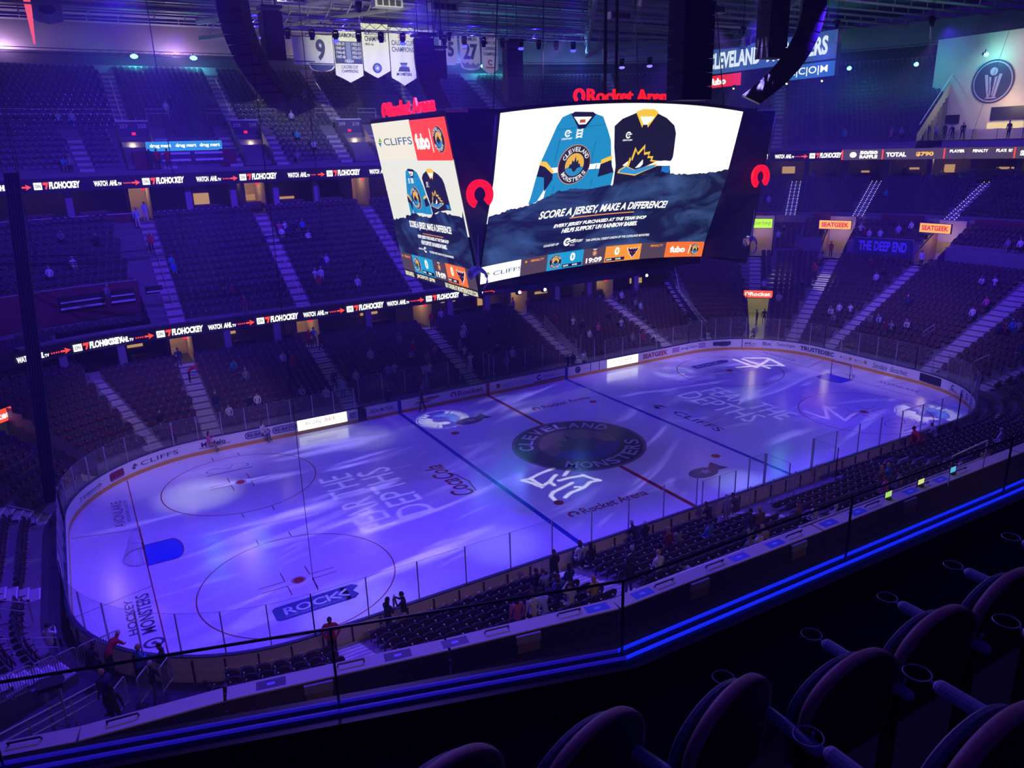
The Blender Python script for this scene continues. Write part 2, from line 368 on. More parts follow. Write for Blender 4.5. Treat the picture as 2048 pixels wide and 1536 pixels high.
a = Art(fi); dk = icep('3a3478'); a.text('MONSTERS', -27.35, -7.4, 3.5, .6, dk, ax=AXL, bold=.02); a.text('HOCKEY', -28.05, -7.2, 3.1, .38, dk, ax=AXL, bold=.02); a.ring(-27.55, -8.25, .25, .36, dk, 1, sx=1.2); a.disc(-27.55, -8.25, .12, dk, 1); a.build('sponsor_logo', ICEO)
a = Art(fi); q = icep('5a34b8'); a.ring(-21.3, 9.45, 1.28, 1.34, q, 0, 0, 360, 30, 1, .42); a.line([(-22.2, 9.85), (-21.2, 9.35), (-20.9, 9.85)], .05, q, 1); a.rect(-22.7, 8.75, -19.9, 8.84, icep('4a2aa8')); a.build('sponsor_logo', ICEO)
a = Art(fi); q = icep('3a28b8'); a.ring(21.1, -9.6, 1.35, 1.42, q, 0, 0, 360, 30, 1, .55); a.line([(20.2, -9.3), (21.2, -9.9), (22, -9.2)], .06, q, 1); a.rect(19.8, -10.75, 22.4, -10.65, q); a.build('sponsor_logo', ICEO)
a = Art(fi); a.text('AVONLAKE', 28.3, -2.6, 3.6, .5, icep('6a3aa8'), ax=AXR); a.build('sponsor_logo', ICEO)
a = Art(fi); a.text('THUNDERCLOUD', 27.9, 9.5, 4.0, .42, icep('3a2aa0'), ax=AXR); a.build('sponsor_logo', ICEO)
# ================================================================== GOALS
def goal(sx):
    t = empty('hockey_goal', (sx*27.13, 0, 0), 0 if sx > 0 else PI, 'red framed ice hockey goal with white net on the %s goal line' % ('left' if sx < 0 else 'right'), 'goal')
    m_ = MB(); rd = mat('goal_red', (.32, .02, .04), .4)
    m_.tube([(0, -.915, 0), (0, -.915, 1.22), (0, .915, 1.22), (0, .915, 0)], .035, rd, 8); m_.build('frame', t)
    m_ = MB(); m_.tube([(0, -.915, .03)]+[(1.02*math.sin(math.radians(q)), -1.05*math.cos(math.radians(q)), .03) for q in range(20, 161, 14)]+[(0, .915, .03)], .03, WHITE, 6)
    m_.tube([(0, -.9, 1.22), (.45, -.8, 1.2), (.55, 0, 1.2), (.45, .8, 1.2), (0, .9, 1.22)], .022, WHITE, 6); m_.build('base_frame', t)
    net = MB(); NET = mat('net_cord', (.7, .7, .75), .8)
    for k in range(19):
        q = math.radians(10+160*k/18); bx, by = 1.0*math.sin(q), -1.05*math.cos(q); tx, ty = .52*math.sin(q), -.88*math.cos(q)
        net.tube([(bx, by, .04), (tx, ty, 1.2)], .006, NET, 3, False); net.tube([(tx, ty, 1.2), (0, ty, 1.22)], .006, NET, 3, False)
    for j in range(9):
        f = j/8; net.tube([((1.0*(1-f)+.52*f)*math.sin(math.radians(q)), -(1.05*(1-f)+.88*f)*math.cos(math.radians(q)), .04+1.16*f) for q in range(0, 181, 15)], .006, NET, 3, False)
    net.build('net', t)
goal(-1); goal(1)
# ================================================================== BOARDS
BH = 1.07
boards = empty('rink_boards', (0, 0, 0), 0, 'white rink boards with sponsor adverts, blue cap rail and amber kick plate around the ice', 'rink boards')
BW = mat('board_white', (.85, .85, .88), .4); KICK = mat('kick_plate_yellow', (.75, .42, .08), .4); CAPB = mat('board_cap_blue', (.03, .03, .12), .4)
BACKB = mat('board_back_panel', (.8, .66, .55), .6)
GAPS = [(-11.15, -10.45)]       # open bench doors
full = [(-10.45, PER-11.15)]
m_ = MB()
for s0, s1 in full:
    band(m_, s0, s1, 0, .26, 0, BH, BW)
m_.build('board_face', boards)
m_ = MB()
for s0, s1 in full: band(m_, s0, s1, -.012, 0, -.012, .25, KICK); band(m_, s0, s1, -.012, .25, 0, .262, KICK)
m_.build('kick_plate', boards)
m_ = MB()
for s0, s1 in full: wallbox(m_, s0, s1, -.015, .16, BH, BH+.05, CAPB)
m_.build('cap_rail', boards)
m_ = MB()
for s0, s1 in full:
    band(m_, s0, s1, .14, BH, .14, -.05, BACKB); wallbox(m_, s0, s1, .14, .2, .5, .56, BACKB)
m_.build('board_back', boards)
m_ = MB(); s = s_near(21); e = PER-CX-QL*.2
while s < e:
    x, y, nx, ny = P(s, .19); m_.box((x, y, .5), (.03, .03, .5), DARK, math.atan2(ny, nx)); s += 1.22
m_.build('board_bracket', boards)
fb = lambda s, z, l: B(s, -l, z)
FACE = {}
def ad(fn, name='advert'):
    a = Art(fb, .006, .004); fn(a); return a.build(name, boards)
def simple(s0, s1, txt, hexc, z0=.45, z1=.82, bold=.012, shear=0., res=3):
    ad(lambda a: a.text(txt, s0, z0, s1-s0, z1-z0, paint(hexc), bold=bold, shear=shear, res=res))
NAVY = '20224e'
ad(lambda a: (a.ring(-31.75, .62, .09, .15, paint(NAVY)), a.text('truenorth', -31.4, .5, 1.9, .25, paint('33405a'), bold=.012), a.text('custom media', -30.9, .4, 1.2, .07, paint('555c78'))))
ad(lambda a: (a.rect(-28.75, .36, -27.6, .9, paint('8c2440'), bev=.15), a.text('UR', -28.6, .55, .8, .28, paint('3050a0'), l=2, bold=.04), a.rect(-28.6, .42, -27.75, .5, paint('c8c8e0'), 2)))
def cliffs(a, x, z, h, w, mk, l=1, txt=NAVY, c1='8aa82c', c2='3c78a8'):
    a.poly([(x, z+h*.52), (x+h*.5, z+h), (x+h, z+h*.52)], mk(c1), l); a.poly([(x-h*.15, z+h*.45), (x+h*.75, z+h*.45), (x+h*.3, z)], mk(c2), l)
    a.text('CLIFFS', x+h*1.5, z+h*.15, w-h*1.5, h*.7, mk(txt), l)
ad(lambda a: cliffs(a, -27.0, .43, .42, 3.2, paint, txt='3a3f6a', c1='4a4a60', c2='4a4a60'))
simple(-22.3, -20.7, 'Modelo', '3a3060', .5, .85, .03); ad(lambda a: a.line([(-22.5, .45), (-21.4, .42), (-20.4, .5)], .05, paint('8a7a6a')))
for s0 in (-19.4, -17.5):
    ad(lambda a: (a.rect(s0, .42, s0+1.75, .93, paint(NAVY), 0, bev=.22), a.rect(s0+.05, .47, s0+1.7, .88, paint('b8b4dc'), 1, bev=.19), a.text('RE-BATH', s0+.17, .55, 1.4, .25, paint(NAVY), 2, bold=.02)))
for s0, s1 in ((-15.7, -12.0), (12.2, 15.75)):
    def f(a, s0=s0, s1=s1):
        a.rect(s0, .24, s1, 1.04, led('ffffff', 1.7), 0); a.text('AVONL', s0+.55, .58, 1.25, .26, led('5a5a66'), 1, bold=-.004); a.text('AKE', s0+1.95, .6, .9, .27, led('c0584a'), 1, bold=-.004)
        a.text('Regional Water', s0+2.1, .4, 1.1, .07, led('b08a80'), 1); a.rect(s0+.5, .38, s0+.8, .41, led('9a9aa8'), 1)
    ad(f, 'lit_advert')
ad(lambda a: (a.rect(-11.85, .35, -11.2, .9, paint('9fa8c8'), 0), a.ring(-11.55, .62, .1, .2, paint('4a7a98'), 1, 20, 300)))
simple(-10.2, -8.25, 'DICAL MUTUAL', '2a2a58', .5, .78, .005)
ad(lambda a: a.rect(-7.93, .02, -7.63, 1.06, paint('1a2ab8'), 3)); ad(lambda a: a.rect(7.63, .02, 7.93, 1.06, paint('1a2ab8'), 3)); ad(lambda a: a.rect(-.15, .02, .15, 1.06, paint('c01848'), 3))
ad(lambda a: (a.poly([(-6.6, .55), (-5.3, .9), (-4.2, .82), (-4.9, .62), (-5.5, .5)], paint('c0403a')), a.text('SERVPRO', -6.0, .6, 1.3, .14, paint('f0e0e8'), 2, bold=.02), a.text('CLEVELAND', -6.8, .38, 1.6, .08, paint('3a4070'))))
ad(lambda a: (rocket_mark(a, -3.15, .68, .24, paint('b82848')), a.text('Rocket', -2.75, .48, 2.3, .42, paint('b82848'), bold=.015)))
ad(lambda a: (a.poly([(.8, .82), (1.15, .82), (1.15, .55), (.97, .38), (.8, .55)], paint('b83050')), a.text('University Hospitals', 1.3, .6, 2.3, .14, paint('4a4a80')), a.text('CLEVELAND SPORTS MEDICINE INSTITUTE', 1.3, .47, 2.6, .08, paint('6a6a98'))))
ad(lambda a: (a.ring(5.0, .68, .13, .24, paint(NAVY), 1, 40, 330), a.text('CENTURY', 5.3, .55, 1.3, .2, paint(NAVY), shear=.2), a.text('FEDERAL CREDIT UNION', 6.7, .6, .8, .08, paint('7a7ab0')), a.rect(4.5, .28, 7.6, .36, paint(NAVY), 1)))
ad(lambda a: (a.disc(9.0, .66, .3, paint('28305e')), a.ring(9.0, .66, .12, .17, paint('a8a8d8'), 2, 0, 250), a.text('of Waterford', 9.5, .6, .8, .1, paint('7a7ab0'))))
ad(lambda a: (a.rect(10.35, .05, 10.42, 1.05, paint('30305a'), 1), a.rect(11.3, .05, 11.37, 1.05, paint('30305a'), 1)))
simple(16.3, 19.3, 'SEATGEEK', 'b02a3c', .42, .88, .03)
ad(lambda a: (a.rect(19.9, .45, 20.75, .9, paint('b84060')), a.rect(19.97, .5, 20.68, .85, paint('b8a8d8'), 1), a.text('SAV', 20.1, .58, .45, .18, paint('b84060'), 2), a.text('drug mart', 20.95, .5, 2.0, .3, paint('2a3058'), bold=.01), a.text('DISCOUNT', 21.6, .83, .8, .08, paint('2a3058')), a.rect(23.1, .45, 23.95, .9, paint('b84060')), a.rect(23.17, .5, 23.88, .85, paint('b8a8d8'), 1), a.text('SAV', 23.3, .58, .45, .18, paint('b84060'), 2)))
ad(lambda a: (a.rect(24.7, .5, 26.5, .88, paint('3a4068')), a.rect(24.75, .54, 26.45, .84, paint('a8a8d8'), 1), a.text('medical mutual', 25.1, .62, 1.2, .14, paint('3a4068'), 2), a.rect(25.4, .4, 26.3, .47, paint('3a4068'))))
ad(lambda a: (a.rect(27.55, .02, 27.62, 1.06, paint('5a1a50'), 2), a.text('AHL', 27.75, .52, .75, .26, paint('20203c'), shear=.2, bold=.03), a.text('TV', 28.55, .52, .35, .15, paint('20203c'), bold=.02), a.rect(27.8, .38, 28.8, .42, paint('20203c'))))
ad(lambda a: (a.text('Blue', 29.5, .52, .75, .36, paint('24305e'), bold=.012), a.line([(30.35, .95), (30.7, .85), (30.45, .62), (30.65, .42), (30.35, .4)], .05, paint('24305e')), a.text('Technologies', 30.75, .5, 1.75, .36, paint('24305e'), bold=.005)))
simple(33.0, 36.5, 'TRUSTEDSEC', '24305e', .45, .86, .035)
for s0 in (37.2, 38.7): ad(lambda a, s0=s0: (a.disc(s0+.05, .66, .1, paint('b09860')), a.text('Lake Shore', s0+.25, .66, .5, .12, paint('9a90b8')), a.text('Energy', s0+.25, .48, .5, .12, paint('a8988a')), a.disc(s0+1.0, .68, .15, paint('b09860'))))
simple(40.4, 43.6, 'Sandals  Beaches', '28305e', .42, .88, -.006, .35)
def rock(a, s0, w, mk):
    a.rect(s0, .32, s0+w, .98, mk('1a1e44'), 0, bev=.06); a.text('ROC', s0+.15, .58, w*.5, .26, mk('e8e8f4'), 1, bold=.02)
    for k in (0, .22): a.line([(s0+w*.78+k, .84), (s0+w*.66+k, .71), (s0+w*.78+k, .58)], .06, mk('e8e8f4'), 1)
    a.text('ENTERTAINMENT GROUP', s0+.15, .42, w*.8, .07, mk('b8b8d8'), 1)
ad(lambda a: rock(a, 44.7, 2.1, paint))
for s0, w in ((47.7, 1.0), (49.1, .7), (50.0, .6), (51.2, .6)):
    ad(lambda a, s0=s0, w=w: (a.ring(s0+w*.4, .7, .1, .2, paint('4a4a80'), 1, 30, 320), a.rect(s0, .38, s0+w, .44, paint('5a5a90')), a.rect(s0+w*.1, .5, s0+w*.9, .54, paint('5a5a90'))))
# ------------------------------------------------------------------ glass above the boards
GL = bpy.data.materials.new('rink_glass'); GL.use_nodes = True; nt = GL.node_tree; nt.nodes.clear()
out = nt.nodes.new('ShaderNodeOutputMaterial'); mx = nt.nodes.new('ShaderNodeMixShader'); tr = nt.nodes.new('ShaderNodeBsdfTransparent'); gs = nt.nodes.new('ShaderNodeBsdfGlossy'); fr = nt.nodes.new('ShaderNodeMath'); lw = nt.nodes.new('ShaderNodeLayerWeight')
tr.inputs[0].default_value = (.93, .94, .97, 1); gs.inputs['Roughness'].default_value = .03; lw.inputs[0].default_value = .5; pw = nt.nodes.new('ShaderNodeMath'); pw.operation = 'POWER'; pw.inputs[1].default_value = 4; nt.links.new(lw.outputs['Facing'], pw.inputs[0]); fr.operation = 'MULTIPLY_ADD'; nt.links.new(pw.outputs[0], fr.inputs[0]); fr.inputs[1].default_value = .6; fr.inputs[2].default_value = .035
df = nt.nodes.new('ShaderNodeBsdfDiffuse'); df.inputs[0].default_value = (.8, .8, .9, 1); m2 = nt.nodes.new('ShaderNodeMixShader'); m2.inputs[0].default_value = .035
nt.links.new(tr.outputs[0], m2.inputs[1]); nt.links.new(df.outputs[0], m2.inputs[2])
nt.links.new(fr.outputs[0], mx.inputs[0]); nt.links.new(m2.outputs[0], mx.inputs[1]); nt.links.new(gs.outputs[0], mx.inputs[2]); nt.links.new(mx.outputs[0], out.inputs[0])
POST = mat('glass_post', (.55, .53, .6), .35, .5); EDGE = mat('glass_edge', (.35, .3, .45), .3)
glass = empty('rink_glass', (0, 0, 0), 0, 'clear safety glass panes on thin metal posts standing on the rink boards', 'safety glass')
def glass_run(s0, s1, top, w=1.83, d=.06):
    n = max(1, round((s1-s0)/w)); ds = (s1-s0)/n
    for i in range(n):
        a_, b_ = s0+i*ds, s0+(i+1)*ds; m_ = MB(); stt = stations(a_, b_, .45)
        vs = [B(s, d, BH+.05) for s in stt]+[B(s, d, top) for s in stt]; k = len(stt)
        m_.add(vs, [(j, j+1, k+j+1, k+j) for j in range(k-1)], GL)
        m_.tube([B(s, d, top) for s in stt], .008, EDGE, 4)
        m_.build('glass_pane', glass)
    for i in range(n+1):
        x, y, nx, ny = P(s0+i*ds, d); m_ = MB(); m_.box((x, y, (BH+top)/2), (.03, .022, (top-BH)/2), POST, math.atan2(ny, nx)); m_.build('glass_post', glass)
glass_run(-CX-QL*.98, -11.3, 2.75, 1.55); glass_run(12.0, S_RC, 2.9); glass_run(S_RC, S_RE, 3.15, 1.5); glass_run(S_RE, S_NR, 3.15, 1.9); glass_run(S_NR, S_NS, 3.1, 1.5)
glass_run(S_NS, s_near(7.3), 3.0, 2.2); glass_run(s_near(3.4), s_near(2.2), 3.0, 1.2); glass_run(s_near(1.2), s_near(-1.2), 2.5, 1.2); glass_run(s_near(-1.6), S_NL, 2.97, 2.3)
glass_run(S_NL, S_LE, 3.0, 1.6); glass_run(S_LE, S_LE+2*CY, 3.05, 1.8); glass_run(S_LE+2*CY, PER-CX-QL*.98, 2.9, 1.5)
# box around the penalty benches / bench backs
def free_glass(p0, p1, z0, z1, lab, n=2, name='bench_glass', grp=None):
    t = empty(name, (0, 0, 0), 0, lab, 'glass screen', grp); d = Vector(p1)-Vector(p0)
    for i in range(n):
        a_ = Vector(p0)+d*(i/n); b_ = Vector(p0)+d*((i+1)/n); m_ = MB()
        m_.quad((a_.x, a_.y, z0), (b_.x, b_.y, z0), (b_.x, b_.y, z1), (a_.x, a_.y, z1), GL); m_.tube([(a_.x, a_.y, z1), (b_.x, b_.y, z1)], .008, EDGE, 4); m_.build('glass_pane', t)
    for i in range(n+1):
        c = Vector(p0)+d*(i/n); m_ = MB(); m_.box((c.x, c.y, (z0+z1)/2), (.025, .025, (z1-z0)/2), POST); m_.build('glass_post', t)
free_glass((-10.3, 14.9), (-2.6, 14.9), .9, 2.9, 'tall glass behind the players bench left of the red centre line', 4)
free_glass((1.2, 14.9), (10.2, 14.9), .9, 2.9, 'tall glass behind the players bench right of the red centre line', 5)
free_glass((-1.5, 13.1), (-1.5, 14.9), 1.1, 3.2, 'glass end screen at the left side of the timekeeper gap on the far boards', 1)
free_glass((.7, 13.1), (.7, 14.9), 1.1, 3.2, 'glass end screen right beside the red line on the far boards', 1)
free_glass((10.9, 13.1), (10.9, 15.2), 1.1, 3.1, 'glass screen beside the stair foot at the bench end', 1)
free_glass((3.4, -13.1), (3.4, -14.7), 1.1, 3.0, 'glass side of the penalty box nearest the red line', 1)
free_glass((7.3, -13.1), (7.3, -14.7), 1.1, 3.0, 'glass side of the penalty box farthest from the red line', 1)
free_glass((-1.2, -14.7), (7.3, -14.7), .7, 2.4, 'low glass behind the penalty boxes and timekeeper bench', 5)
# ================================================================== SEATING BOWL
def scale_at(s, d):
    t = (s+CX) % PER-CX
    for a_, b_, c in CORN:
        if a_ <= t < b_: return (R0+d)/R0 if c else 1.
    return 1.
def deg(q): return math.radians(q)*R0
SEATS = []   # (x, y, z, heading, kindtag)
def tier(name, s0, s1, d0, z0, n, rise, tread=.84, aisles=(), seats=True, front=None, gaps=(), first=0, kind='c', pitch=.56, mtl=None, nose=True, lit=None):
    """n stepped rows; aisles: station of centre lines (half width .62 m)"""
    M = mtl or CONC; mb = MB(); rows = [(d0+tread*i, z0+rise*i) for i in range(n)]
    if front is None: front = z0
    for i, (d, z) in enumerate(rows):
        if i < first: continue
        zb = front if i == first else z-rise
        if zb < z: band(mb, s0, s1, d, zb, d, z, M)
        band(mb, s0, s1, d, z, d+tread, z, M)
    for s in (s0, s1):   # stepped side walls
        for d, z in rows[first:]: mb.quad(B(s, d, min(front, z)-.3), B(s, d+tread, min(front, z)-.3), B(s, d+tread, z), B(s, d, z), M)
    o = mb.build(name); tag(o, kind='structure')
    for k, sa in enumerate(aisles):
        if not (s0 <= sa <= s1): continue
        mb = MB(); nb = MB()
        for i, (d, z) in enumerate(rows):
            if i < first: continue
            def slab(da, db, za, zb):
                wa, wb = .6/scale_at(sa, da), .6/scale_at(sa, db)
                q = [B(sa-wa, da, zb), B(sa+wa, da, zb), B(sa+wb, db, zb), B(sa-wb, db, zb)]
                mb.add([(x, y, za) for x, y, _ in q[:2]]+q, [(0, 1, 3, 2), (2, 3, 4, 5)], STEP)
                wn = .56/scale_at(sa, da); nb.add([B(sa-wn, da-.004, zb+.004), B(sa+wn, da-.004, zb+.004), B(sa+wn, da+.07, zb+.006), B(sa-wn, da+.07, zb+.006)], [(0, 1, 2, 3)], NOSE)
            slab(d, d+tread, z-.02, z+.012)
            if i < n-1: slab(d+tread*.5, d+tread, z, z+rise/2)
        so = mb.build('aisle_stair'); tag(so, kind='structure'); nb.build('stair_nosing', so)
        if lit:
            lb = MB(); LP = mat('step_light', emit=(.9, .92, 1), strength=1.1)
            for i, (d, z) in enumerate(rows):
                for h in (0, .5):
                    for q in (-.5, 0, .5):
                        x, y, nx, ny = P(sa+q/scale_at(sa, d), d+tread*h-.01); lb.box((x, y, z+rise*h+.03-rise*.15), (.035, .035, .03), LP)
            lb.build('step_lights', so)
        if kind in 'uc' and n > 9:
            hb = MB()
            for i in range(1, n-3, 3):
                if i < first: continue
                pts = []
                for dd, zz in ((rows[i][0]+.3, rows[i][1]+.05), (rows[i][0]+.3, rows[i][1]+.85), (rows[i+2][0]+.3, rows[i+2][1]+.85), (rows[i+2][0]+.3, rows[i+2][1]+.05)): pts.append(B(sa, dd, zz))
                hb.tube(pts, .028, RAIL, 6)
            hb.build('centre_handrail', so)
    if seats:
        for i, (d, z) in enumerate(rows):
            if i < first: continue
            db = d+tread*.72; s = s0+.45/scale_at(s0+.01, db)
            while s < s1-.3/scale_at(s, db):
                sc = scale_at(s, db); bad = False
                for sa in aisles:
                    if abs(s-sa)*sc < .92: s = sa+(.93)/sc; bad = True; break
                for g0, g1, gd0, gd1 in gaps:
                    if g0 < s < g1 and gd0 <= d <= gd1: s = g1+.01; bad = True; break
                if bad: continue
                x, y, nx, ny = P(s, db); SEATS.append((x, y, z, math.atan2(-ny, -nx), kind, i, s)); s += pitch/sc
    return rows
FA = (-21.2, -10.9, 0., 10.6, 21.2)
S_X = CX+deg(20)
# lower bowl, far side
tier('lower_bowl_far', -CX-deg(18), S_X, 2.1, .5, 12, .27, aisles=FA+(-CX-deg(17.),), front=0, gaps=((9.6, 12.2, 0, 6.2),), kind='l')
T0, T1 = CX+deg(43.2), CX+deg(50.8)
EA = (CX+deg(64.5), CX+deg(84), S_NR-.3, S_NR+deg(27), S_NR+deg(62))
tier('lower_bowl_corner', S_X, T0, 2.1, .5, 19, .33, front=0, kind='l', aisles=(S_X+.1,), gaps=((S_X, S_X+deg(5), 0, 99),))
tier('lower_bowl_corner', T0, T1, 2.1, .5, 19, .33, first=9, front=3.3, kind='l', aisles=((T0+T1)/2-deg(1),))
tier('lower_bowl_right', T1, S_NR+deg(50), 2.1, .5, 19, .33, front=0, kind='l', aisles=EA)
tier('lower_bowl_near', S_NR+deg(50), S_NL+deg(22), .25, .3, 11, .3, front=0, kind='n', aisles=(s_near(12), s_near(.2), s_near(-10.9), s_near(-20.9)), gaps=((s_near(8.2), s_near(-2.2), 0, 1.9),))
L0, L1 = PER-CX-deg(46), PER-CX-deg(39)
tier('lower_bowl_left', S_NL+deg(60), L0, 1.2, .35, 19, .33, front=0, kind='m', aisles=(S_NL+deg(64), S_LE+2.6, S_LE+2*CY+deg(14)))
tier('lower_bowl_left', L1, PER-CX-deg(18), 2.1, .5, 19, .33, front=0, kind='l', aisles=())
tier('lower_bowl_left', L0, L1, 2.1, .5, 19, .33, first=9, front=3.3, kind='l', aisles=((L0+L1)/2,))
# front walls of tunnels
tn = MB()
for s in (T0, T1, L0, L1):
    for d in [2.1+.84*i for i in range(9)]: tn.quad(B(s, d, 0), B(s, d+.84, 0), B(s, d+.84, .5+.33*(d-2.1)/.84+.9), B(s, d, .5+.33*(d-2.1)/.84+.9), mat('tunnel_wall', (.2, .12, .3), .7))
for a_, b_ in ((T0, T1), (L0, L1)):
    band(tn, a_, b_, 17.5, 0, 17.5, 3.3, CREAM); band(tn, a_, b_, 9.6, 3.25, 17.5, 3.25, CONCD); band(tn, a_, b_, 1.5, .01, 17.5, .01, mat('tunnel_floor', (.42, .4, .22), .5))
    for s in (a_, b_): tn.quad(B(s, 9.6, 0), B(s, 17.5, 0), B(s, 17.5, 3.25), B(s, 9.6, 3.25), CREAM)
tag(tn.build('wall_tunnel'), kind='structure')
# club tier, far side
CA = tuple(FA)+(-CX-deg(20),)
tier('club_tier_far', -21.0, S_X, 13.0, 6.75, 16, .48, aisles=FA, front=6.0, kind='c')
tier('club_tier_left', -CX-deg(28), -22.4, 13.0, 6.75, 16, .48, first=5, front=6.75, kind='c')
tier('club_tier_gap', -22.4, -21.0, 13.0, 6.75, 16, .48, aisles=FA, front=6.0, seats=False)
tier('club_tier_row', -CX-deg(28), -22.4, 13.0, 6.75, 1, .48, kind='c', front=6.)
# end blocks
PK = .42; PA, PB, PC = EA[0]-.1, EA[1]+.15, CX+deg(47.3)
for a_, b_ in ((CX+deg(56), PA-PK), (PA+PK, PB-PK), (PB+PK, S_NR+deg(45))): tier('end_tier_low', a_, b_, 18.9, 8.5, 4, .42, front=6.3, kind='l', aisles=EA[2:])
for a_, b_ in ((S_X, PC-PK), (PC+PK, CX+deg(56))): tier('end_tier_low', a_, b_, 18.1, 7.2, 6, .42, front=6.3, kind='l', aisles=())
tier('end_tier_high', S_X, S_NR+deg(45), 22.9, 10.9, 10, .36, front=10., kind='e', aisles=(CX+deg(53), CX+deg(66.5), CX+deg(84), S_NR+deg(9)), lit=True)
tier('left_corner_tier', L0-3, -CX-deg(28)+PER, 18.1, 6.8, 12, .45, front=6.3, kind='c', aisles=())
# upper deck
UE = CX+deg(74.4)
SIDE = tuple(q for sa in FA for q in (sa-1.55, sa+2.85))
tier('upper_deck_low', -CX-deg(55), UE, 25.6, 18.5, 7, .5, aisles=SIDE+(-CX-deg(20), -CX-deg(42), CX+deg(22), CX+deg(49)), front=18.1, kind='u', gaps=tuple((sa-.9, sa+2.2, 25, 32) for sa in FA)+((-18.3, -13.0, 26.3, 29.5),))
tier('upper_deck_high', -CX-deg(55), UE, 31.48, 22.0, 13, .5, aisles=FA+(-CX-deg(20), -CX-deg(42), CX+deg(22), CX+deg(49)), front=18.5, kind='u')
# ledge walls and parapets
def ledge(name, s0, s1, d, z0, z1, M, cap=WHITE, t=.12, capm=True):
    mb = MB(); wallbox(mb, s0, s1, d, d+t, z0, z1, M)
    o = mb.build(name); tag(o, kind='structure')
    if capm:
        c = MB(); wallbox(c, s0, s1, d-.03, d+t+.03, z1, z1+.06, cap); c.build('ledge_cap', o)
    return o
LILAC = mat('lilac_ledge', (.34, .3, .38), .6)
def with_gaps(fn, s0, s1, holes, hw=.7):
    cur = s0
    for h in sorted(holes):
        if s0 < h < s1: fn(cur, h-hw); cur = h+hw
    fn(cur, s1)
with_gaps(lambda a_, b_: ledge('wall_lower_bowl', a_, b_, 12.2, 3.2, 4.0, LILAC, LILAC), -CX-deg(28), S_X, FA)
with_gaps(lambda a_, b_: ledge('wall_club', a_, b_, 26.5, 13.6, 14.7, WINE), -CX-deg(35), S_X+.3, FA)
ledge('wall_club_left', -CX-deg(28), -22.4, 17.1, 7.2, 9.9, WINE, LILAC)
ledge('wall_deep_end', EA[0]+.55, EA[1]-.45, 18.7, 6.4, 8.95, mat('banner_wall', (.06, .05, .16), .7), LILAC)
with_gaps(lambda a_, b_: ledge('wall_end_high', a_, b_, 22.7, 9.8, 11.1, WINE, capm=False), S_X, S_NR+deg(45), (CX+deg(53), CX+deg(66.5), CX+deg(84), S_NR+deg(9)))
# corner partition where the far suites stop
mb = MB(); s = S_X+.05
mb.add([B(s, 2.2, 0), B(s, 12.4, 0), B(s, 27.3, 0), B(s, 27.3, 15.5), B(s, 22, 12.6), B(s, 13.0, 7.6), B(s, 12.4, 7.4), B(s, 10.5, 4.2), B(s, 2.2, 1.6)], [(0, 1, 7, 8), (1, 2, 3, 4, 5, 6, 7)], mat('partition', (.1, .07, .2), .7)); po = mb.build('wall_partition'); tag(po, kind='structure')
mb = MB(); mb.tube([B(s, 2.2, 2.3), B(s, 9.5, 4.2), B(s, 11.8, 7.6), B(s, 12.6, 8.2)], .04, RAIL, 6); mb.build('partition_rail', po)
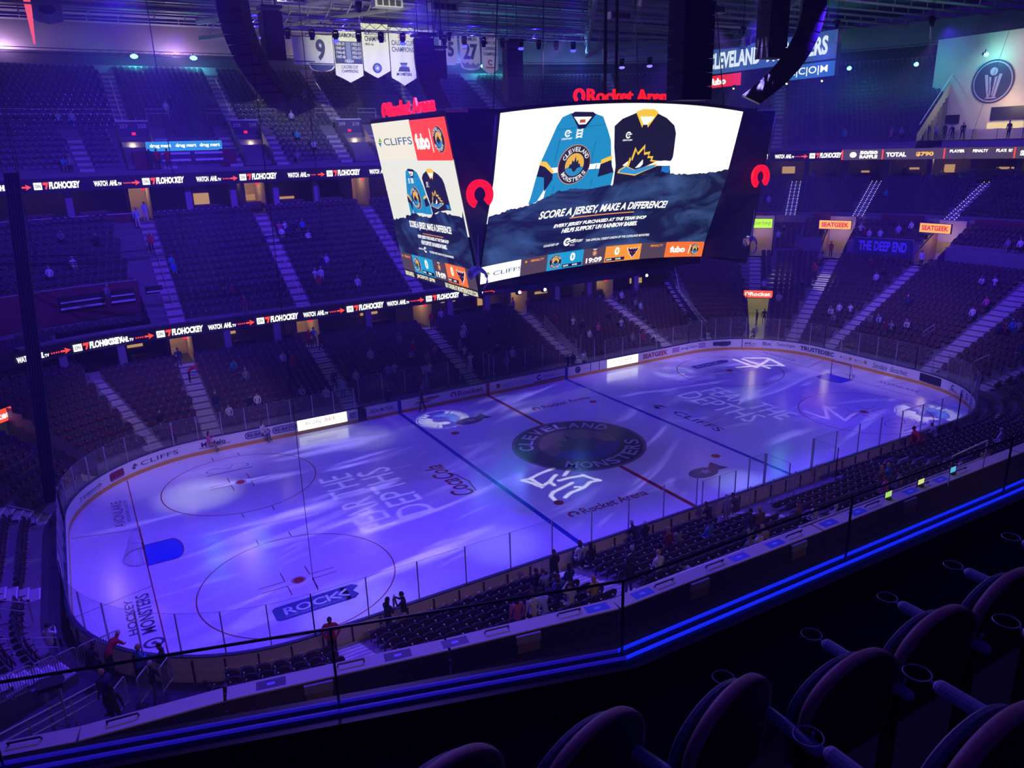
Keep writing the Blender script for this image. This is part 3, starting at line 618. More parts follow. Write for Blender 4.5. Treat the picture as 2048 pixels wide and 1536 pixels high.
# ------------------------------------------------------------------ suites: floor, back wall, ceiling, pillars, warm wall glow
def suites(name, s0, s1, d0, d1, zf, zc, step, openings, lab):
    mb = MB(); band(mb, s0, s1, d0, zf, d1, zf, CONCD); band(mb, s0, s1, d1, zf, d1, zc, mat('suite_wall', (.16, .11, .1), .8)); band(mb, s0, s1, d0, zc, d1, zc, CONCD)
    o = mb.build(name); tag(o, kind='structure')
    s = s0+1.0; k = 0; rnd = random.Random(len(name)+int(s0*7))
    while s < s1:
        if all(abs(s-q) > 1.6 for q in openings):
            x, y, nx, ny = P(s, d0+.35); m_ = MB(); m_.box((x, y, (zf+zc)/2), (.3, .28, (zc-zf)/2-.01), LILAC, math.atan2(ny, nx)); m_.build('pillar', o)
            x, y, nx, ny = P(s+step*.5/scale_at(s, d0), (d0+d1)/2); m_ = MB()
            m_.box((x, y, zf+.5), (.3, 1.2, .5), mat('suite_counter', (.18, .12, .09), .5), math.atan2(ny, nx)); m_.build('counter', o)
            if rnd.random() < .62:
                w = rnd.uniform(.3, .9); x, y, nx, ny = P(s+rnd.uniform(.9, 2.4)/scale_at(s, d0), d1-.06); m_ = MB(); m_.box((x, y, zf+1.0+rnd.random()*.5), (.04, w, rnd.choice((.12, .3, .55))), mat('warm_wall_glow', emit=(1, .55, .2), strength=rnd.choice((.5, .5, .9))), math.atan2(ny, nx)); m_.build('warm_glow_patch', o)  # glowing patches stand in for warm light on the back wall
            if rnd.random() < .7:
                x, y, nx, ny = P(s+rnd.uniform(.5, 3)/scale_at(s, d0), (d0+d1)/2+.8); m_ = MB(); m_.box((x, y, zc-.06), (.12, .7, .04), mat('warm_lamp', emit=(1, .7, .35), strength=2.2), math.atan2(ny, nx)); m_.build('ceiling_lamp', o)
            for q in range(5):
                if rnd.random() < .5:
                    x, y, nx, ny = P(s+(.6+.6*q)/scale_at(s, d0), d0+1.0+.0*rnd.random()); SEATS.append((x, y, zf, math.atan2(-ny, -nx), 'l', 0, s))
        s += step/scale_at(s, d0)
    for q in openings:
        if not s0 < q < s1: continue
        v = MB(); w = min(.95/scale_at(q, d0), abs(-CX-q)+.05 if q < -20 else 9)
        for ss, mm in ((q-w, CREAM), (q+w, CREAM)): v.quad(B(ss, d0+.2, zf), B(ss, d1-.1, zf), B(ss, d1-.1, zc-.02), B(ss, d0+.2, zc-.02), mm)
        v.quad(B(q-w, d1-.1, zf), B(q+w, d1-.1, zf), B(q+w, d1-.1, zc-.02), B(q-w, d1-.1, zc-.02), mat('lit_passage_wall', (.75, .6, .35), .8))
        for k in range(5):
            v.add([B(q-w*.9, d1-1.6+.3*k, zf+.2*k), B(q, d1-1.6+.3*k, zf+.2*k), B(q, d1-1.6+.3*k, zf+.2*k+.2), B(q-w*.9, d1-1.6+.3*k, zf+.2*k+.2), B(q, d1-1.3+.3*k, zf+.2*k+.2), B(q-w*.9, d1-1.3+.3*k, zf+.2*k+.2)], [(0, 1, 2, 3), (3, 2, 4, 5)], STEP)
        v.build('passage', o)
        x, y, nx, ny = P(q, (d0+d1)/2+.4); light('POINT', 'passage_light', (x, y, zc-.35), 34, (1, .62, .28), radius=.12)
        x, y, nx, ny = P(q+.3, d0+.25); e = MB(); e.box((x, y, zc-.22), (.03, .16, .09), led('ff2040', 1.2), math.atan2(ny, nx)); e.build('exit_sign', o)
    return o
suites('lower_suites', -CX-deg(28), S_X, 12.35, 17.2, 3.2, 5.75, 4.1, FA, '')
suites('upper_suites', -CX-deg(35), S_X, 26.7, 31.5, 14.0, 17.0, 4.1, FA, '')
suites('end_terrace', S_X+.2, S_NR+deg(45), 31.3, 35.5, 14.2, 17.0, 4.6, (), '')
# soffit under the upper deck and under the club tier front
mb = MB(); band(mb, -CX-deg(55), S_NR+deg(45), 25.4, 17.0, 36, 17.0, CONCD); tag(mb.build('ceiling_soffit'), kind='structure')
for s, w in ((S_X+5, 30), (CX+deg(75), 46), (S_NR-4, 40), (S_NR+deg(20), 30)):
    x, y, nx, ny = P(s, 32.8); light('POINT', 'terrace_light', (x, y, 16.7), w, (1, .66, .36), radius=.2)
# ------------------------------------------------------------------ ribbons
def ribbon(s0, s1, d, z0, z1, items, label):
    root = MB(); wallbox(root, s0, s1, d, d+.35, z0, z1, BLACK); o = root.build('ribbon_board'); tag(o, label, 'LED board')
    h = z1-z0; sc = (R0+d)/R0
    def fwd(s, L):
        if s < -CX:
            q = (-CX-s)*sc
            if L <= q: return s+L/sc
            s, L = -CX, L-q
        if s < CX:
            if L <= CX-s: return s+L
            s, L = CX, L-(CX-s)
        return s+L/sc
    for s, fn in items:
        if s0 < s < s1:
            a = Art(lambda X, z, l, s=s: B(fwd(s, X-s), d-l, z), .07, .006); a.par = o; fn(a, s, z0, h, 1.)
    return o
OR = led('ff4a1a', 1.25); WH = led('ffffff', 1.35)
def flo(a, s, z0, h, sc):
    k = .94; y = z0+h*.25; t = h*.5; f_ = a.f; par = a.par
    def nb(fn, nm):
        b_ = Art(f_, .07, .006); fn(b_); b_.build(nm, par)
    nb(lambda a: (a.text('WATCH', s, y+.04, 1.15*k, t*.8, WH, bold=.05), a.text('AHL', s+1.27*k, y+.04, .72*k, t*.8, WH, shear=.2, bold=.06), a.text('TV', s+2.02*k, y+.04, .33*k, t*.45, WH, bold=.05)), 'led_text')
    nb(lambda a: ([a.rect(s+(2.5+.17*i)*k, y+.16, s+(2.6+.17*i)*k, y+.27, OR, 1) for i in range(4)], a.rect(s+3.2*k, y+.15, s+3.6*k, y+.29, OR, 1), a.poly([(s+3.5*k, y-.02), (s+3.95*k, y+.22), (s+3.5*k, y+.46), (s+3.6*k, y+.22)], OR, 1)), 'led_arrow')
    nb(lambda a: (a.rect(s+4.15*k, y-.02, s+4.8*k, y+t*.98, WH, 1), a.text('ON', s+4.25*k, y+.12, .42*k, t*.5, led('303040', 1), 2, bold=.02)), 'led_tile')
    nb(lambda a: a.poly([(s+4.9*k, y+t*.98), (s+5.35*k, y+t*.98), (s+5.15*k, y), (s+5.0*k, y), (s+5.12*k, y+t*.6), (s+4.88*k, y+t*.6)], OR, 1), 'led_flag')
    nb(lambda a: a.text('FLOHOCKEY', s+5.35*k, y, 2.55*k, t*1.02, WH, shear=.15, bold=.055), 'led_text')
lo = [(q, flo) for q in (-28.8, -26.35, -23.93, -19.05, -11.21, -3.5, 4.3, 12.04, 19.53)]
ribbon(-CX-deg(34), S_X+.4, 12.55, 5.6, 6.65, lo, 'long black ribbon board of white lettering between the lower suites and the club seats')
up = [(q, flo) for q in (-27.0, -24.85, -22.7, -16.45, -7.99, .41, 8.85, 17.3)]
def uitem(txt, w, col=WH, dx=0.):
    return lambda a, s, z0, h, sc: a.text(txt, s, z0+h*.27, w/sc, h*.46, col, bold=.04)
ro = ribbon(-CX-deg(50), CX+deg(61.5), 25.1, 16.95, 18.1, up+[(22.9, flo), (25.1, flo), (27.2, flo), (29.24, flo)], 'long black ribbon board of white lettering under the upper deck front')
GREY = led('5a4a58', .8)
ro2 = MB(); wallbox(ro2, CX+deg(61.5)+.02, S_NR+deg(30), 25.1, 25.45, 16.95, 18.1, GREY); ro2 = ro2.build('ribbon_board'); tag(ro2, 'grey ribbon board showing totals shots and saves on the right end', 'LED board')
f = lambda s, z, l: B(s, 25.1-l, z)
def put(fn): a = Art(f, .07, .006); fn(a); a.build('led_text', ro2)
Z = 16.95; q0 = CX+deg(61.5)
YE = led('ffc030', 1.2); u_ = 1/((R0+25.1)/R0)
def atp(q): return q0+q*u_
put(lambda a: a.rect(atp(.05), Z+.05, atp(.2), Z+1.1, OR, 1)); put(lambda a: (a.ring(atp(1.3), Z+.57, .07, .09, WH, 1), a.disc(atp(1.3), Z+.57, .08, WH, 1, 12, 1.2, 4))); put(lambda a: (a.text('50/50', atp(2.0), Z+.6, 1.9*u_, .38, WH, bold=.06), a.text('RAFFLE', atp(2.0), Z+.15, 1.9*u_, .38, WH, bold=.06)))
put(lambda a: a.rect(atp(4.35), Z+.05, atp(4.5), Z+1.1, OR, 1)); put(lambda a: a.text('TOTAL', atp(4.8), Z+.28, 2.1*u_, .5, WH, bold=.06)); put(lambda a: a.text('$790', atp(7.9), Z+.28, 1.8*u_, .5, YE, bold=.04))
put(lambda a: a.rect(atp(10.7), Z+.05, atp(10.85), Z+1.1, OR, 1))
for i, t_ in enumerate(('PLAYER', 'PENALTY', 'PLAYER', 'PENALTY')): put(lambda a, i=i, t_=t_: a.text(t_, atp(11.3+2.3*i), Z+.65, 1.5*u_, .3, WH, bold=.05))
q1 = S_NR-CY*2
put(lambda a: a.rect(S_RE+.9, Z+.05, S_RE+1.05, Z+1.1, OR, 1)); put(lambda a: a.text('SHOTS', S_RE+1.5, Z+.28, 2.0, .52, WH, bold=.06)); put(lambda a: a.rect(S_RE+5.1, Z+.05, S_RE+5.25, Z+1.1, OR, 1)); put(lambda a: a.text('SAVES', S_RE+5.5, Z+.28, 1.7, .5, WH, bold=.06)); put(lambda a: a.text('0', S_RE+7.7, Z+.2, .6, .75, WH, bold=.05))
put(lambda a: (a.rect(S_NR+.3, Z, S_NR+.9, Z+1.15, led('30a8d8', 1), 1)))
def ribbon_crest(a): crest(a, S_NR+.6, Z+.57, .5, lambda h: led(h, 1.), 2, .28)
put(ribbon_crest)
# section boards
def board_text(txt, s, d, z, h, w, col='8a80c8', name='section_number', label=None):
    a = Art(lambda x, y, l: B(x, d-l, y), .07, .005); k = 1/scale_at(s, d); a.text(txt, s-w/2*k, z, w*k, h, mat('sign_paint_'+col, srgb(col), .5, emit=None), 1, bold=.02)
    o = a.build(name); tag(o, label or 'section number %s painted on the wall above its seats' % txt, 'sign'); return o
board_text('C 106', -16.1, 26.5, 14.0, .42, 1.5, label='painted section number C 106 on the wine wall left of the scoreboard'); board_text('C 107', -5.6, 26.5, 14.0, .42, 1.5, label='painted section number C 107 on the wine wall nearest the scoreboard'); board_text('N 105', -CX-deg(13), 26.5, 13.9, .45, 1.8)
board_text('M113', CX+deg(75), 22.7, 10.2, .4, 1.5); board_text('M114', S_NR-3.2, 22.7, 10.2, .4, 1.6)
# banner in the end seats
a = Art(lambda x, y, l: B(x, 18.7-l, y), .07, .005); k = 1/scale_at(EA[0]+.5, 18.7); s_ = EA[0]+.72
a.text('THE DEEP END', s_, 7.6, EA[1]-.62-s_, 1.05, mat('banner_lilac', srgb('a8a0ff'), .7), 1, bold=.04); a.text('SUPPORTERS SECTION', s_+.7, 6.95, .6, .2, mat('banner_lilac', srgb('a8a0ff'), .7), 1); tag(a.build('supporters_banner'), 'dark banner reading THE DEEP END hung in the right end seats', 'banner')
# ------------------------------------------------------------------ illuminated portal signs
def lit_sign(s, d, z, w, h, face, txt, tcol, label, mark=False, bold=.03):
    x, y, nx, ny = P(s, d); t = empty('portal_sign', (x, y, z), math.atan2(-nx, ny), label, 'sign')
    # local x runs to the right as seen from the rink, local -y faces the rink
    m_ = MB(); m_.box((0, .12, 0), (w/2, .1, h/2), BLACK); m_.build('sign_box', t)
    a = Art(lambda X, Y, l: (X, .02-l, Y), .01, .006); a.rect(-w/2+.04, -h/2+.04, w/2-.04, h/2-.04, led(face, 1.3), 0); a.build('sign_face', t)
    a = Art(lambda X, Y, l: (X, .02-l, Y), .02, .006); o_ = 0
    if mark: rocket_mark(a, -w*.37, 0, h*.26, led(tcol, 1.3), 1); o_ = w*.14
    a.text(txt, -w*.42+o_, -h*.24, w*.84-o_, h*.5, led(tcol, 1.2), 1, bold=bold); a.build('sign_lettering', t); return t
lit_sign(CX+deg(47), 9.3, 3.75, 3.0, .85, 'ff5530', 'Rocket', 'ffffff', 'red lit Rocket sign over the ice tunnel in the far right corner', True)
lit_sign(PER-CX-deg(42.5), 9.3, 3.6, 3.0, .95, 'ff4a28', 'Rocket', 'ffffff', 'red lit Rocket sign over the ice tunnel at the left edge', True)
lit_sign(EA[0]-.1, 18.3, 10.25, 3.4, 1.0, 'ffa860', 'SEATGEEK', 'd01820', 'orange lit SEATGEEK sign over the portal left of the supporters banner')
lit_sign(EA[1]+.15, 18.9, 10.3, 3.2, 1.0, 'ffa860', 'SEATGEEK', 'd01820', 'orange lit SEATGEEK sign over the portal right of the supporters banner')
lit_sign(CX+deg(47.3), 18.3, 10.3, 2.2, 1.1, 'b8f030', 'Dunn Energy', '487810', 'lime green lit sign beside the scoreboard edge', bold=0)
# portals beneath those signs
for s, z0 in ((EA[0]-.1, 6.6), (EA[1]+.15, 6.6), (CX+deg(47.3), 6.6)):
    k = 1.2/scale_at(s, 18.6); m_ = MB(); d0, d1 = 17.9, 22.6
    for ss in (s-k, s+k): m_.quad(B(ss, d0, z0), B(ss, d1, z0), B(ss, d1, z0+3.3), B(ss, d0, z0+1.0), mat('portal_side', (.35, .2, .3), .8))
    m_.quad(B(s-k, d1, z0), B(s+k, d1, z0), B(s+k, d1, z0+4.2), B(s-k, d1, z0+4.2), CREAM); m_.quad(B(s-k, d0, z0+.02), B(s+k, d0, z0+.02), B(s+k, d1, z0+.02), B(s-k, d1, z0+.02), CONC)
    tag(m_.build('wall_portal'), kind='structure'); x, y, nx, ny = P(s, 20.8); light('POINT', 'portal_light', (x, y, z0+2.6), 60, (1, .66, .3), radius=.15)
x, y, nx, ny = P((T0+T1)/2, 13.5); light('POINT', 'tunnel_light', (x, y, 3.0), 160, (.9, .9, .4), radius=.2)
x, y, nx, ny = P((L0+L1)/2, 13.5); light('POINT', 'tunnel_light', (x, y, 3.0), 60, (.9, .9, .4), radius=.2)
# upper deck portals with number boards
for sa, n0, n1 in zip(FA, ('207', '208', '209', '210', '211'), ('208', '209', '210', '211', '212')):
    m_ = MB(); s = sa+.65; k = 1.35; z0 = 18.55
    for ss in (s-k, s+k): m_.quad(B(ss, 25.7, z0), B(ss, 31.6, z0), B(ss, 31.6, 22.9), B(ss, 26.2, z0+1.2), LILAC)
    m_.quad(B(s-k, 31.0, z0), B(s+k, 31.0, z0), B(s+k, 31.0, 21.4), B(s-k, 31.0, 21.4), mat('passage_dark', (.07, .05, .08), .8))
    m_.quad(B(s-k, 30.9, 21.5), B(s+k, 30.9, 21.5), B(s+k, 30.9, 22.9), B(s-k, 30.9, 22.9), mat('number_board', (.06, .05, .14), .6)); m_.quad(B(s-k, 25.7, z0+.01), B(s+k, 25.7, z0+.01), B(s+k, 31, z0+.01), B(s-k, 31, z0+.01), CONC)
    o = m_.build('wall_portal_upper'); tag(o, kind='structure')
    c = MB(); wallbox(c, s-k-.05, s+k+.05, 30.85, 31.0, 22.85, 22.95, WHITE); c.build('lintel', o)
    a = Art(lambda X, Y, l: B(X, 30.9-l, Y), .02, .01); a.text(n0, s-k+.2, 22.25, .75, .35, WHITE); a.text(n1, s+k-.95, 22.25, .75, .35, WHITE); a.build('section_numbers', o)
    e = MB(); x, y, nx, ny = P(s, 30.8); e.box((x, y, 21.75), (.16, .03, .12), led('ff2040', 1.2)); e.build('exit_sign', o)
    e = MB(); e.box((x, y+.03, 21.15), (.85, .03, .16), WARM); e.build('light_strip', o)
    for side in (-1, 1):
        r = MB(); xx = s+side*2.4; r.tube([B(xx-1.0, 31.5, 23.0), B(xx-1.0, 31.5, 24.0), B(xx+1.0, 31.5, 24.0), B(xx+1.0, 31.5, 23.0)], .035, RAIL, 6); r.tube([B(xx-1.0, 31.5, 23.6), B(xx+1.0, 31.5, 23.6)], .03, RAIL, 6); r.build('guard_rail', o)
light('POINT', 'portal_light', (-20.9, 42.6, 20.6), 40, (1, .7, .35), radius=.15); light('POINT', 'portal_light', (-10.1, 42.6, 20.6), 30, (1, .7, .35), radius=.15); light('POINT', 'portal_light', (.8, 42.6, 20.6), 45, (1, .7, .35), radius=.15)
# mural in the first portal
t = Art(lambda X, Y, l: (X, 43.8-l, Y), .02, .01); t.rect(-21.9, 18.7, -20.1, 21.0, paint('1c1820'), 0); t.text("Gilly's", -21.7, 20.2, 1.5, .6, paint('e8d8c0'), 1, bold=.02); t.text('22', -21.3, 19.5, .5, .35, paint('e8e8f0'), 3, bold=.03); t.poly([(-21.6, 18.8), (-21.5, 19.9), (-21.2, 20.1), (-20.9, 20.1), (-20.7, 19.8), (-20.65, 18.8)], paint('20222e'), 2); t.disc(-20.7, 20.0, .2, paint('c08858'), 2); tag(t.build('portal_mural'), 'dark mural reading Gilly over a number 22 shirt inside the first upper portal', 'mural')
# drug mart box
t = MB(); t.box((-16.3, 39.55, 19.4), (3.3, .1, .75), mat('desk_front', (.08, .05, .14), .6)); o = t.build('press_box'); tag(o, 'upper deck press box with white shelves below a blue sign', 'press box')
for zz in (19.25, 19.85):
    for xx in (-17.7, -14.8):
        t = MB(); t.box((xx, 39.4, zz), (1.25, .12, .1), WHITE); t.build('shelf', o)
t = MB(); t.box((-16.8, 39.45, 20.5), (3.3, .08, .42), led('3098e8', .95)); o = t.build('blue_sign'); tag(o, 'blue lit sign with drug mart written three times', 'sign'); a = Art(lambda X, Y, l: (X, 39.36-l, Y), .01, .005)
for xx in (-19.8, -17.6, -15.5): a.text('drug mart', xx, 20.32, 1.8, .4, WH, 1, bold=.04)
a.build('sign_lettering', o)
for xx in (-20.55, -13.1):
    t = MB(); t.box((xx, 39.7, 19.35), (.75, .4, .8), WINE); tag(t.build('wall_press_box'), kind='structure')
# railings at the bench stair (far side)
rb = MB()
for off in (-.9, .5):
    for hgt in (.35, .6, .85, 1.1):
        rb.tube([B(10.6+off, 8.6, 2.6+hgt), B(10.6+off, 3.2, .3+hgt)], .025, RAIL, 5)
    rb.tube([B(10.6+off, 8.6, 2.5), B(10.6+off, 8.6, 3.7)], .03, RAIL, 5); rb.tube([B(10.6+off, 3.2, .2), B(10.6+off, 3.2, 1.4)], .03, RAIL, 5)
tag(rb.build('stair_railing'), 'steel railing pair sloping down beside the bench end stair', 'railing')
mb = MB(); mb.add([B(9.65, 3.2, 0), B(9.65, 8.6, 0), B(9.65, 8.6, 2.7), B(9.65, 3.2, .6)], [(0, 1, 2, 3)], LILAC); mb.add([B(11.15, 3.2, 0), B(11.15, 8.6, 0), B(11.15, 8.6, 2.7), B(11.15, 3.2, .6)], [(0, 1, 2, 3)], LILAC); tag(mb.build('wall_bench_stair'), kind='structure')
# players benches
for s0, s1, lab in ((-10.2, -2.2, 'left'), (1.4, 10.0, 'right')):
    m_ = MB(); wallbox(m_, s0, s1, 1.2, 1.6, .5, .56, LILAC); wallbox(m_, s0, s1, .25, 1.9, 0, .12, CONCD); o = m_.build('players_bench'); tag(o, 'long players bench behind the far boards %s of the red line' % lab, 'bench')
    m_ = MB(); wallbox(m_, s0, s1, .18, .34, .85, .9, mat('bottle_shelf', (.6, .58, .7), .5)); m_.build('bottle_shelf', o)
    for k in range(9):
        if (k*5+len(lab)) % 3: 
            x, y, _, _ = P(s0+.5+k*.8, .26); m_ = MB(); m_.tube([(0, 0, 0), (0, 0, .17), (0, 0, .19), (0, 0, .24)], [.035, .035, .015, .012], BLACK, 7); b_ = m_.build('water_bottle', loc=(x, y, .9)); tag(b_, 'dark water bottle standing on the %s players bench shelf' % lab, 'bottle', 'bottles on the %s bench shelf' % lab)
# ================================================================== SCOREBOARD
SB = empty('scoreboard', (0, 0, 0), 0, 'huge four sided scoreboard hanging over centre ice showing two hockey jerseys', 'scoreboard')
ZP = [12.2, 13.3, 16.2, 17.8, 19.9, 21.15]; YP = [-2.2, -2.45, -3.6, -4.3, -4.9, -5.25]
def interp(z):
    z = min(max(z, ZP[0]), ZP[-1])
    for i in range(5):
        if z <= ZP[i+1]: f = (z-ZP[i])/(ZP[i+1]-ZP[i]); return YP[i]+(YP[i+1]-YP[i])*f
def fm(x, z, l):
    b = max(0, 1-(x/8.3)**2); return (x, interp(z)-.4*b-l, z+.45*b)
def cz(x, z):
    b = max(0, 1-(x/8.3)**2); return z+b*(.4*(z-12.25)/8.85-.45)
def cv(pts): return [(x, cz(x, z)) for x, z in pts]
WHT = led('ffffff', 1.2); NAV = led('0e1638', .9); TEAL = led('1f90c8', 1.); INK = led('1c1c34', .9); YEL = led('ffcc3c', 1.)
m_ = MB()
for side in (1, -1):
    g = lambda x, z, l, side=side: (lambda p: (p[0]*side, p[1]*side, p[2]))(fm(x, z, l))
    a = Art(g, 0, 0); a.rect(-8.3, 12.2, 8.3, 21.15, BLACK, 0, 24, 18)
    vs = []
    for x in [-8.3+16.6*i/24 for i in range(25)]:
        for z, dz in ((21.15, 0), (21.15, .14)): p = g(x, z, 0); vs.append((p[0], p[1], p[2]+dz)); vs.append((p[0], p[1]+.25*side, p[2]+dz))
    n_ = len(vs)//25
    a.mb.add(vs, [(4*i, 4*i+4, 4*i+6, 4*i+2) for i in range(24)]+[(4*i+2, 4*i+6, 4*i+7, 4*i+3) for i in range(24)], DARK)
    a.build('screen_housing', SB)
a = Art(fm, .02, .012)
a.rect(-8.3, 15.6, 8.3, 21.1, WHT, 0, 24, 12)
a.build('main_screen', SB)
def jersey1(a, T=lambda p: p):
    body = [(-4.19, 20.79), (-4.72, 20.62), (-4.98, 20.23), (-5.31, 19.42), (-5.68, 18.52), (-5.82, 17.8), (-5.91, 16.78), (-5.98, 16.4), (-5.49, 16.5), (-5.3, 16.85), (-5.05, 17.38), (-5.1, 16.6), (-4.22, 16.9), (-3.2, 16.95), (-2.04, 16.9), (-.8, 16.95), (-.76, 17.09), (-.81, 17.75), (-1.16, 18.44), (-1.41, 19.36), (-1.71, 19.86), (-2.18, 20.54), (-2.83, 20.73), (-2.95, 20.4), (-3.23, 20.15), (-3.64, 20.15), (-3.98, 20.44)]
    a.poly(T(body), TEAL, 1, .8)
    a.poly(T([(-5.35, 18.5), (-5.32, 18.25), (-4.83, 17.95), (-4.8, 17.6), (-5.15, 17.0), (-5.35, 17.75), (-5.82, 17.84), (-5.72, 18.4), (-5.33, 18.28)]), INK, 2)
    a.poly(T([(-5.7, 18.58), (-5.35, 18.54), (-4.83, 18.05), (-4.86, 17.88), (-5.39, 18.28), (-5.73, 18.4)]), YEL, 3)
    a.poly(T([(-1.85, 18.2), (-1.2, 18.4), (-.85, 17.75), (-1.85, 17.55)]), INK, 2); a.poly(T([(-1.85, 18.42), (-1.17, 18.62), (-1.12, 18.4), (-1.85, 18.2)]), YEL, 3)
    a.poly(T([(-4.22, 20.74), (-4.02, 20.84), (-2.88, 20.78), (-2.67, 20.66), (-3.23, 20.02), (-3.64, 20.02)]), INK, 2); a.poly(T([(-4.04, 20.6), (-2.93, 20.56), (-3.23, 20.22), (-3.66, 20.22)]), WHT, 3); a.poly(T([(-3.65, 20.45), (-3.3, 20.45), (-3.3, 20.3), (-3.65, 20.3)]), led('c05028', 1), 4)
    for k in range(3): a.line(T([(-3.75, 19.98-.15*k), (-3.35, 19.9-.15*k)]), .05, WHT, 4); a.line(T([(-3.75, 19.88-.15*k), (-3.35, 20.0-.15*k)]), .05, WHT, 4)
    for q in ((-4.7, 19.6), (-2.4, 19.4), (-2.1, 18.2), (-4.6, 17.3)): a.line(T([q, (q[0]-.12, q[1]-1.1)]), .05, led('166f9e', 1), 2)
    a.line(T([(-4.9, 20.05), (-2.0, 20.15)]), .03, led('166f9e', 1), 2)
def jersey2(a, T=lambda p: p):
    body = [(.06, 20.7), (-.89, 20.4), (-1.33, 20.06), (-1.1, 19.0), (-.78, 18.08), (-.6, 17.0), (.85, 17.3), (2.67, 17.5), (3.44, 17.5), (3.31, 18.62), (3.16, 19.68), (2.91, 20.08), (2.23, 20.44), (1.5, 20.66), (.97, 20.1), (.57, 20.1)]
    a.poly(T(body), INK, 1, .8)
    a.poly(T([(-.05, 20.72), (.4, 20.86), (1.2, 20.86), (1.55, 20.7), (.97, 19.95), (.9, 20.1), (1.3, 20.5), (.3, 20.5), (.62, 20.1), (.57, 19.95)]), YEL, 2); a.poly(T([(.3, 20.5), (1.3, 20.5), (1.1, 20.25), (.5, 20.25)]), WHT, 3)
    a.poly(T([(2.61, 17.94), (3.25, 17.97), (3.35, 17.6), (2.7, 17.6)]), led('1f78d0', 1), 2)
    wav = [(-.55, 17.69), (.77, 17.5), (1.35, 17.7), (2.16, 17.95), (2.2, 18.1), (1.3, 18.0), (.9, 18.1), (-.05, 18.08), (-.5, 17.85)]
    a.poly(T(wav), YEL, 2); a.poly(T([(.7+(x-.7)*.92, 17.82+(z-17.82)*.8) for x, z in wav]), led('3a98e0', 1), 3)
    fl_ = [(-.02, 18.0), (.1, 18.5), (.2, 18.35), (.36, 18.99), (.6, 18.7), (1.03, 19.12), (1.1, 18.7), (1.5, 18.75), (1.45, 18.5), (1.8, 18.5), (1.75, 18.3), (2.2, 18.25), (1.3, 17.95), (.6, 17.8)]
    a.poly(T(fl_), YEL, 3); a.poly(T([(.85+(x-.85)*.84, 18.2+(z-18.2)*.84-.05) for x, z in fl_]), INK, 4); a.poly(T([(.6, 17.9), (1.05, 18.35), (1.1, 18.1), (.95, 17.95)]), WHT, 5)
def cent(a, x, z, h, T=lambda p: p):
    p = T([(x, z)])[0]; a.ring(p[0], p[1], h*.3, h*.52, WHT, 4, 30, 330, 16); a.line([(p[0]-h*.1, p[1]), (p[0]+h*.7, p[1]+h*.15)], h*.12, WHT, 4); a.text('CENTURY', p[0]-h*1.0, p[1]-h*.9, h*2, h*.26, WHT, 4, bold=.02)
a = Art(fm, .02, .012); jersey1(a, cv); cent(a, -4.28, 19.83, .34, cv); crest(a, -3.57, cz(-3.57, 18.27), .99, lambda h: led(h, 1.), 2); a.build('jersey_picture', SB)
a = Art(fm, .02, .012); jersey2(a, cv); cent(a, -.3, 19.6, .34, cv); a.build('jersey_picture', SB)
a = Art(fm, .03, .012)
mt = [(-8.3, 16.01), (-7.63, 16.13), (-7.04, 16.27), (-6.33, 16.3), (-5.66, 16.48), (-5.06, 16.66), (-4.22, 16.98), (-3.19, 17.04), (-2.04, 16.94), (-.8, 17.05), (-.43, 17.12), (.33, 17.36), (1.13, 17.54), (1.99, 17.63), (2.92, 17.63), (3.59, 17.55), (4.67, 17.47), (5.59, 17.51), (6.26, 17.55), (7.26, 17.65), (8.3, 17.84)]
rj = []
rr = random.Random(3)
for p, q in zip(mt, mt[1:]):
    for k in range(6): f = k/6; x = p[0]+(q[0]-p[0])*f; rj.append((x, p[1]+(q[1]-p[1])*f+rr.uniform(-.05, .05)))
rj.append(mt[-1])
NM = bpy.data.materials.new('mountain_screen'); NM.use_nodes = True; nt = NM.node_tree; b = nt.nodes['Principled BSDF']; b.inputs['Base Color'].default_value = (.01, .01, .01, 1)
n = nt.nodes.new('ShaderNodeTexNoise'); n.inputs['Scale'].default_value = .35; n.inputs['Detail'].default_value = 7; n.inputs['Distortion'].default_value = .8; n.inputs['Roughness'].default_value = .6
tc = nt.nodes.new('ShaderNodeTexCoord'); mp = nt.nodes.new('ShaderNodeMapping'); mp.inputs['Scale'].default_value = (.8, 1, 2.2); mp.inputs['Rotation'].default_value = (0, .5, 0); nt.links.new(tc.outputs['Object'], mp.inputs[0]); nt.links.new(mp.outputs[0], n.inputs['Vector'])
cr = nt.nodes.new('ShaderNodeValToRGB'); cr.color_ramp.elements[0].position = .46; cr.color_ramp.elements[0].color = (*srgb('131a3a'), 1); cr.color_ramp.elements[1].position = .72; cr.color_ramp.elements[1].color = (*srgb('41619a'), 1)
nt.links.new(n.outputs['Fac'], cr.inputs[0]); nt.links.new(cr.outputs[0], b.inputs['Emission Color']); b.inputs['Emission Strength'].default_value = .9
a.poly(cv(rj)+[(8.3, 13.0), (-8.3, 13.0)], NM, 6, .7); a.build('mountain_picture', SB)
a = Art(fm, .03, .012)
def tl(s_, x0, z0, x1, z1, h, M=WHT, bold=.03, shear=.25, l=8, a=a): a.text(s_, x0, cz(x0, z0), x1-x0, h, M, l, bold, shear)
tl('SCORE A JERSEY, MAKE A DIFFERENCE!', -5.2, 15.42, 3.9, 15.42, .56); a.rect(-3.16, 15.17, 1.42, 15.22, led('ffa040', 1.1), 8, 10, 1)
a.text('EVERY JERSEY PURCHASED AT THE TEAM SHOP', -4.1, 14.68, 6.6, .26, WHT, 8, .04, .25); a.text('HELPS SUPPORT UH RAINBOW BABIES.', -3.5, 14.37, 5.4, .26, WHT, 8, .04, .25)
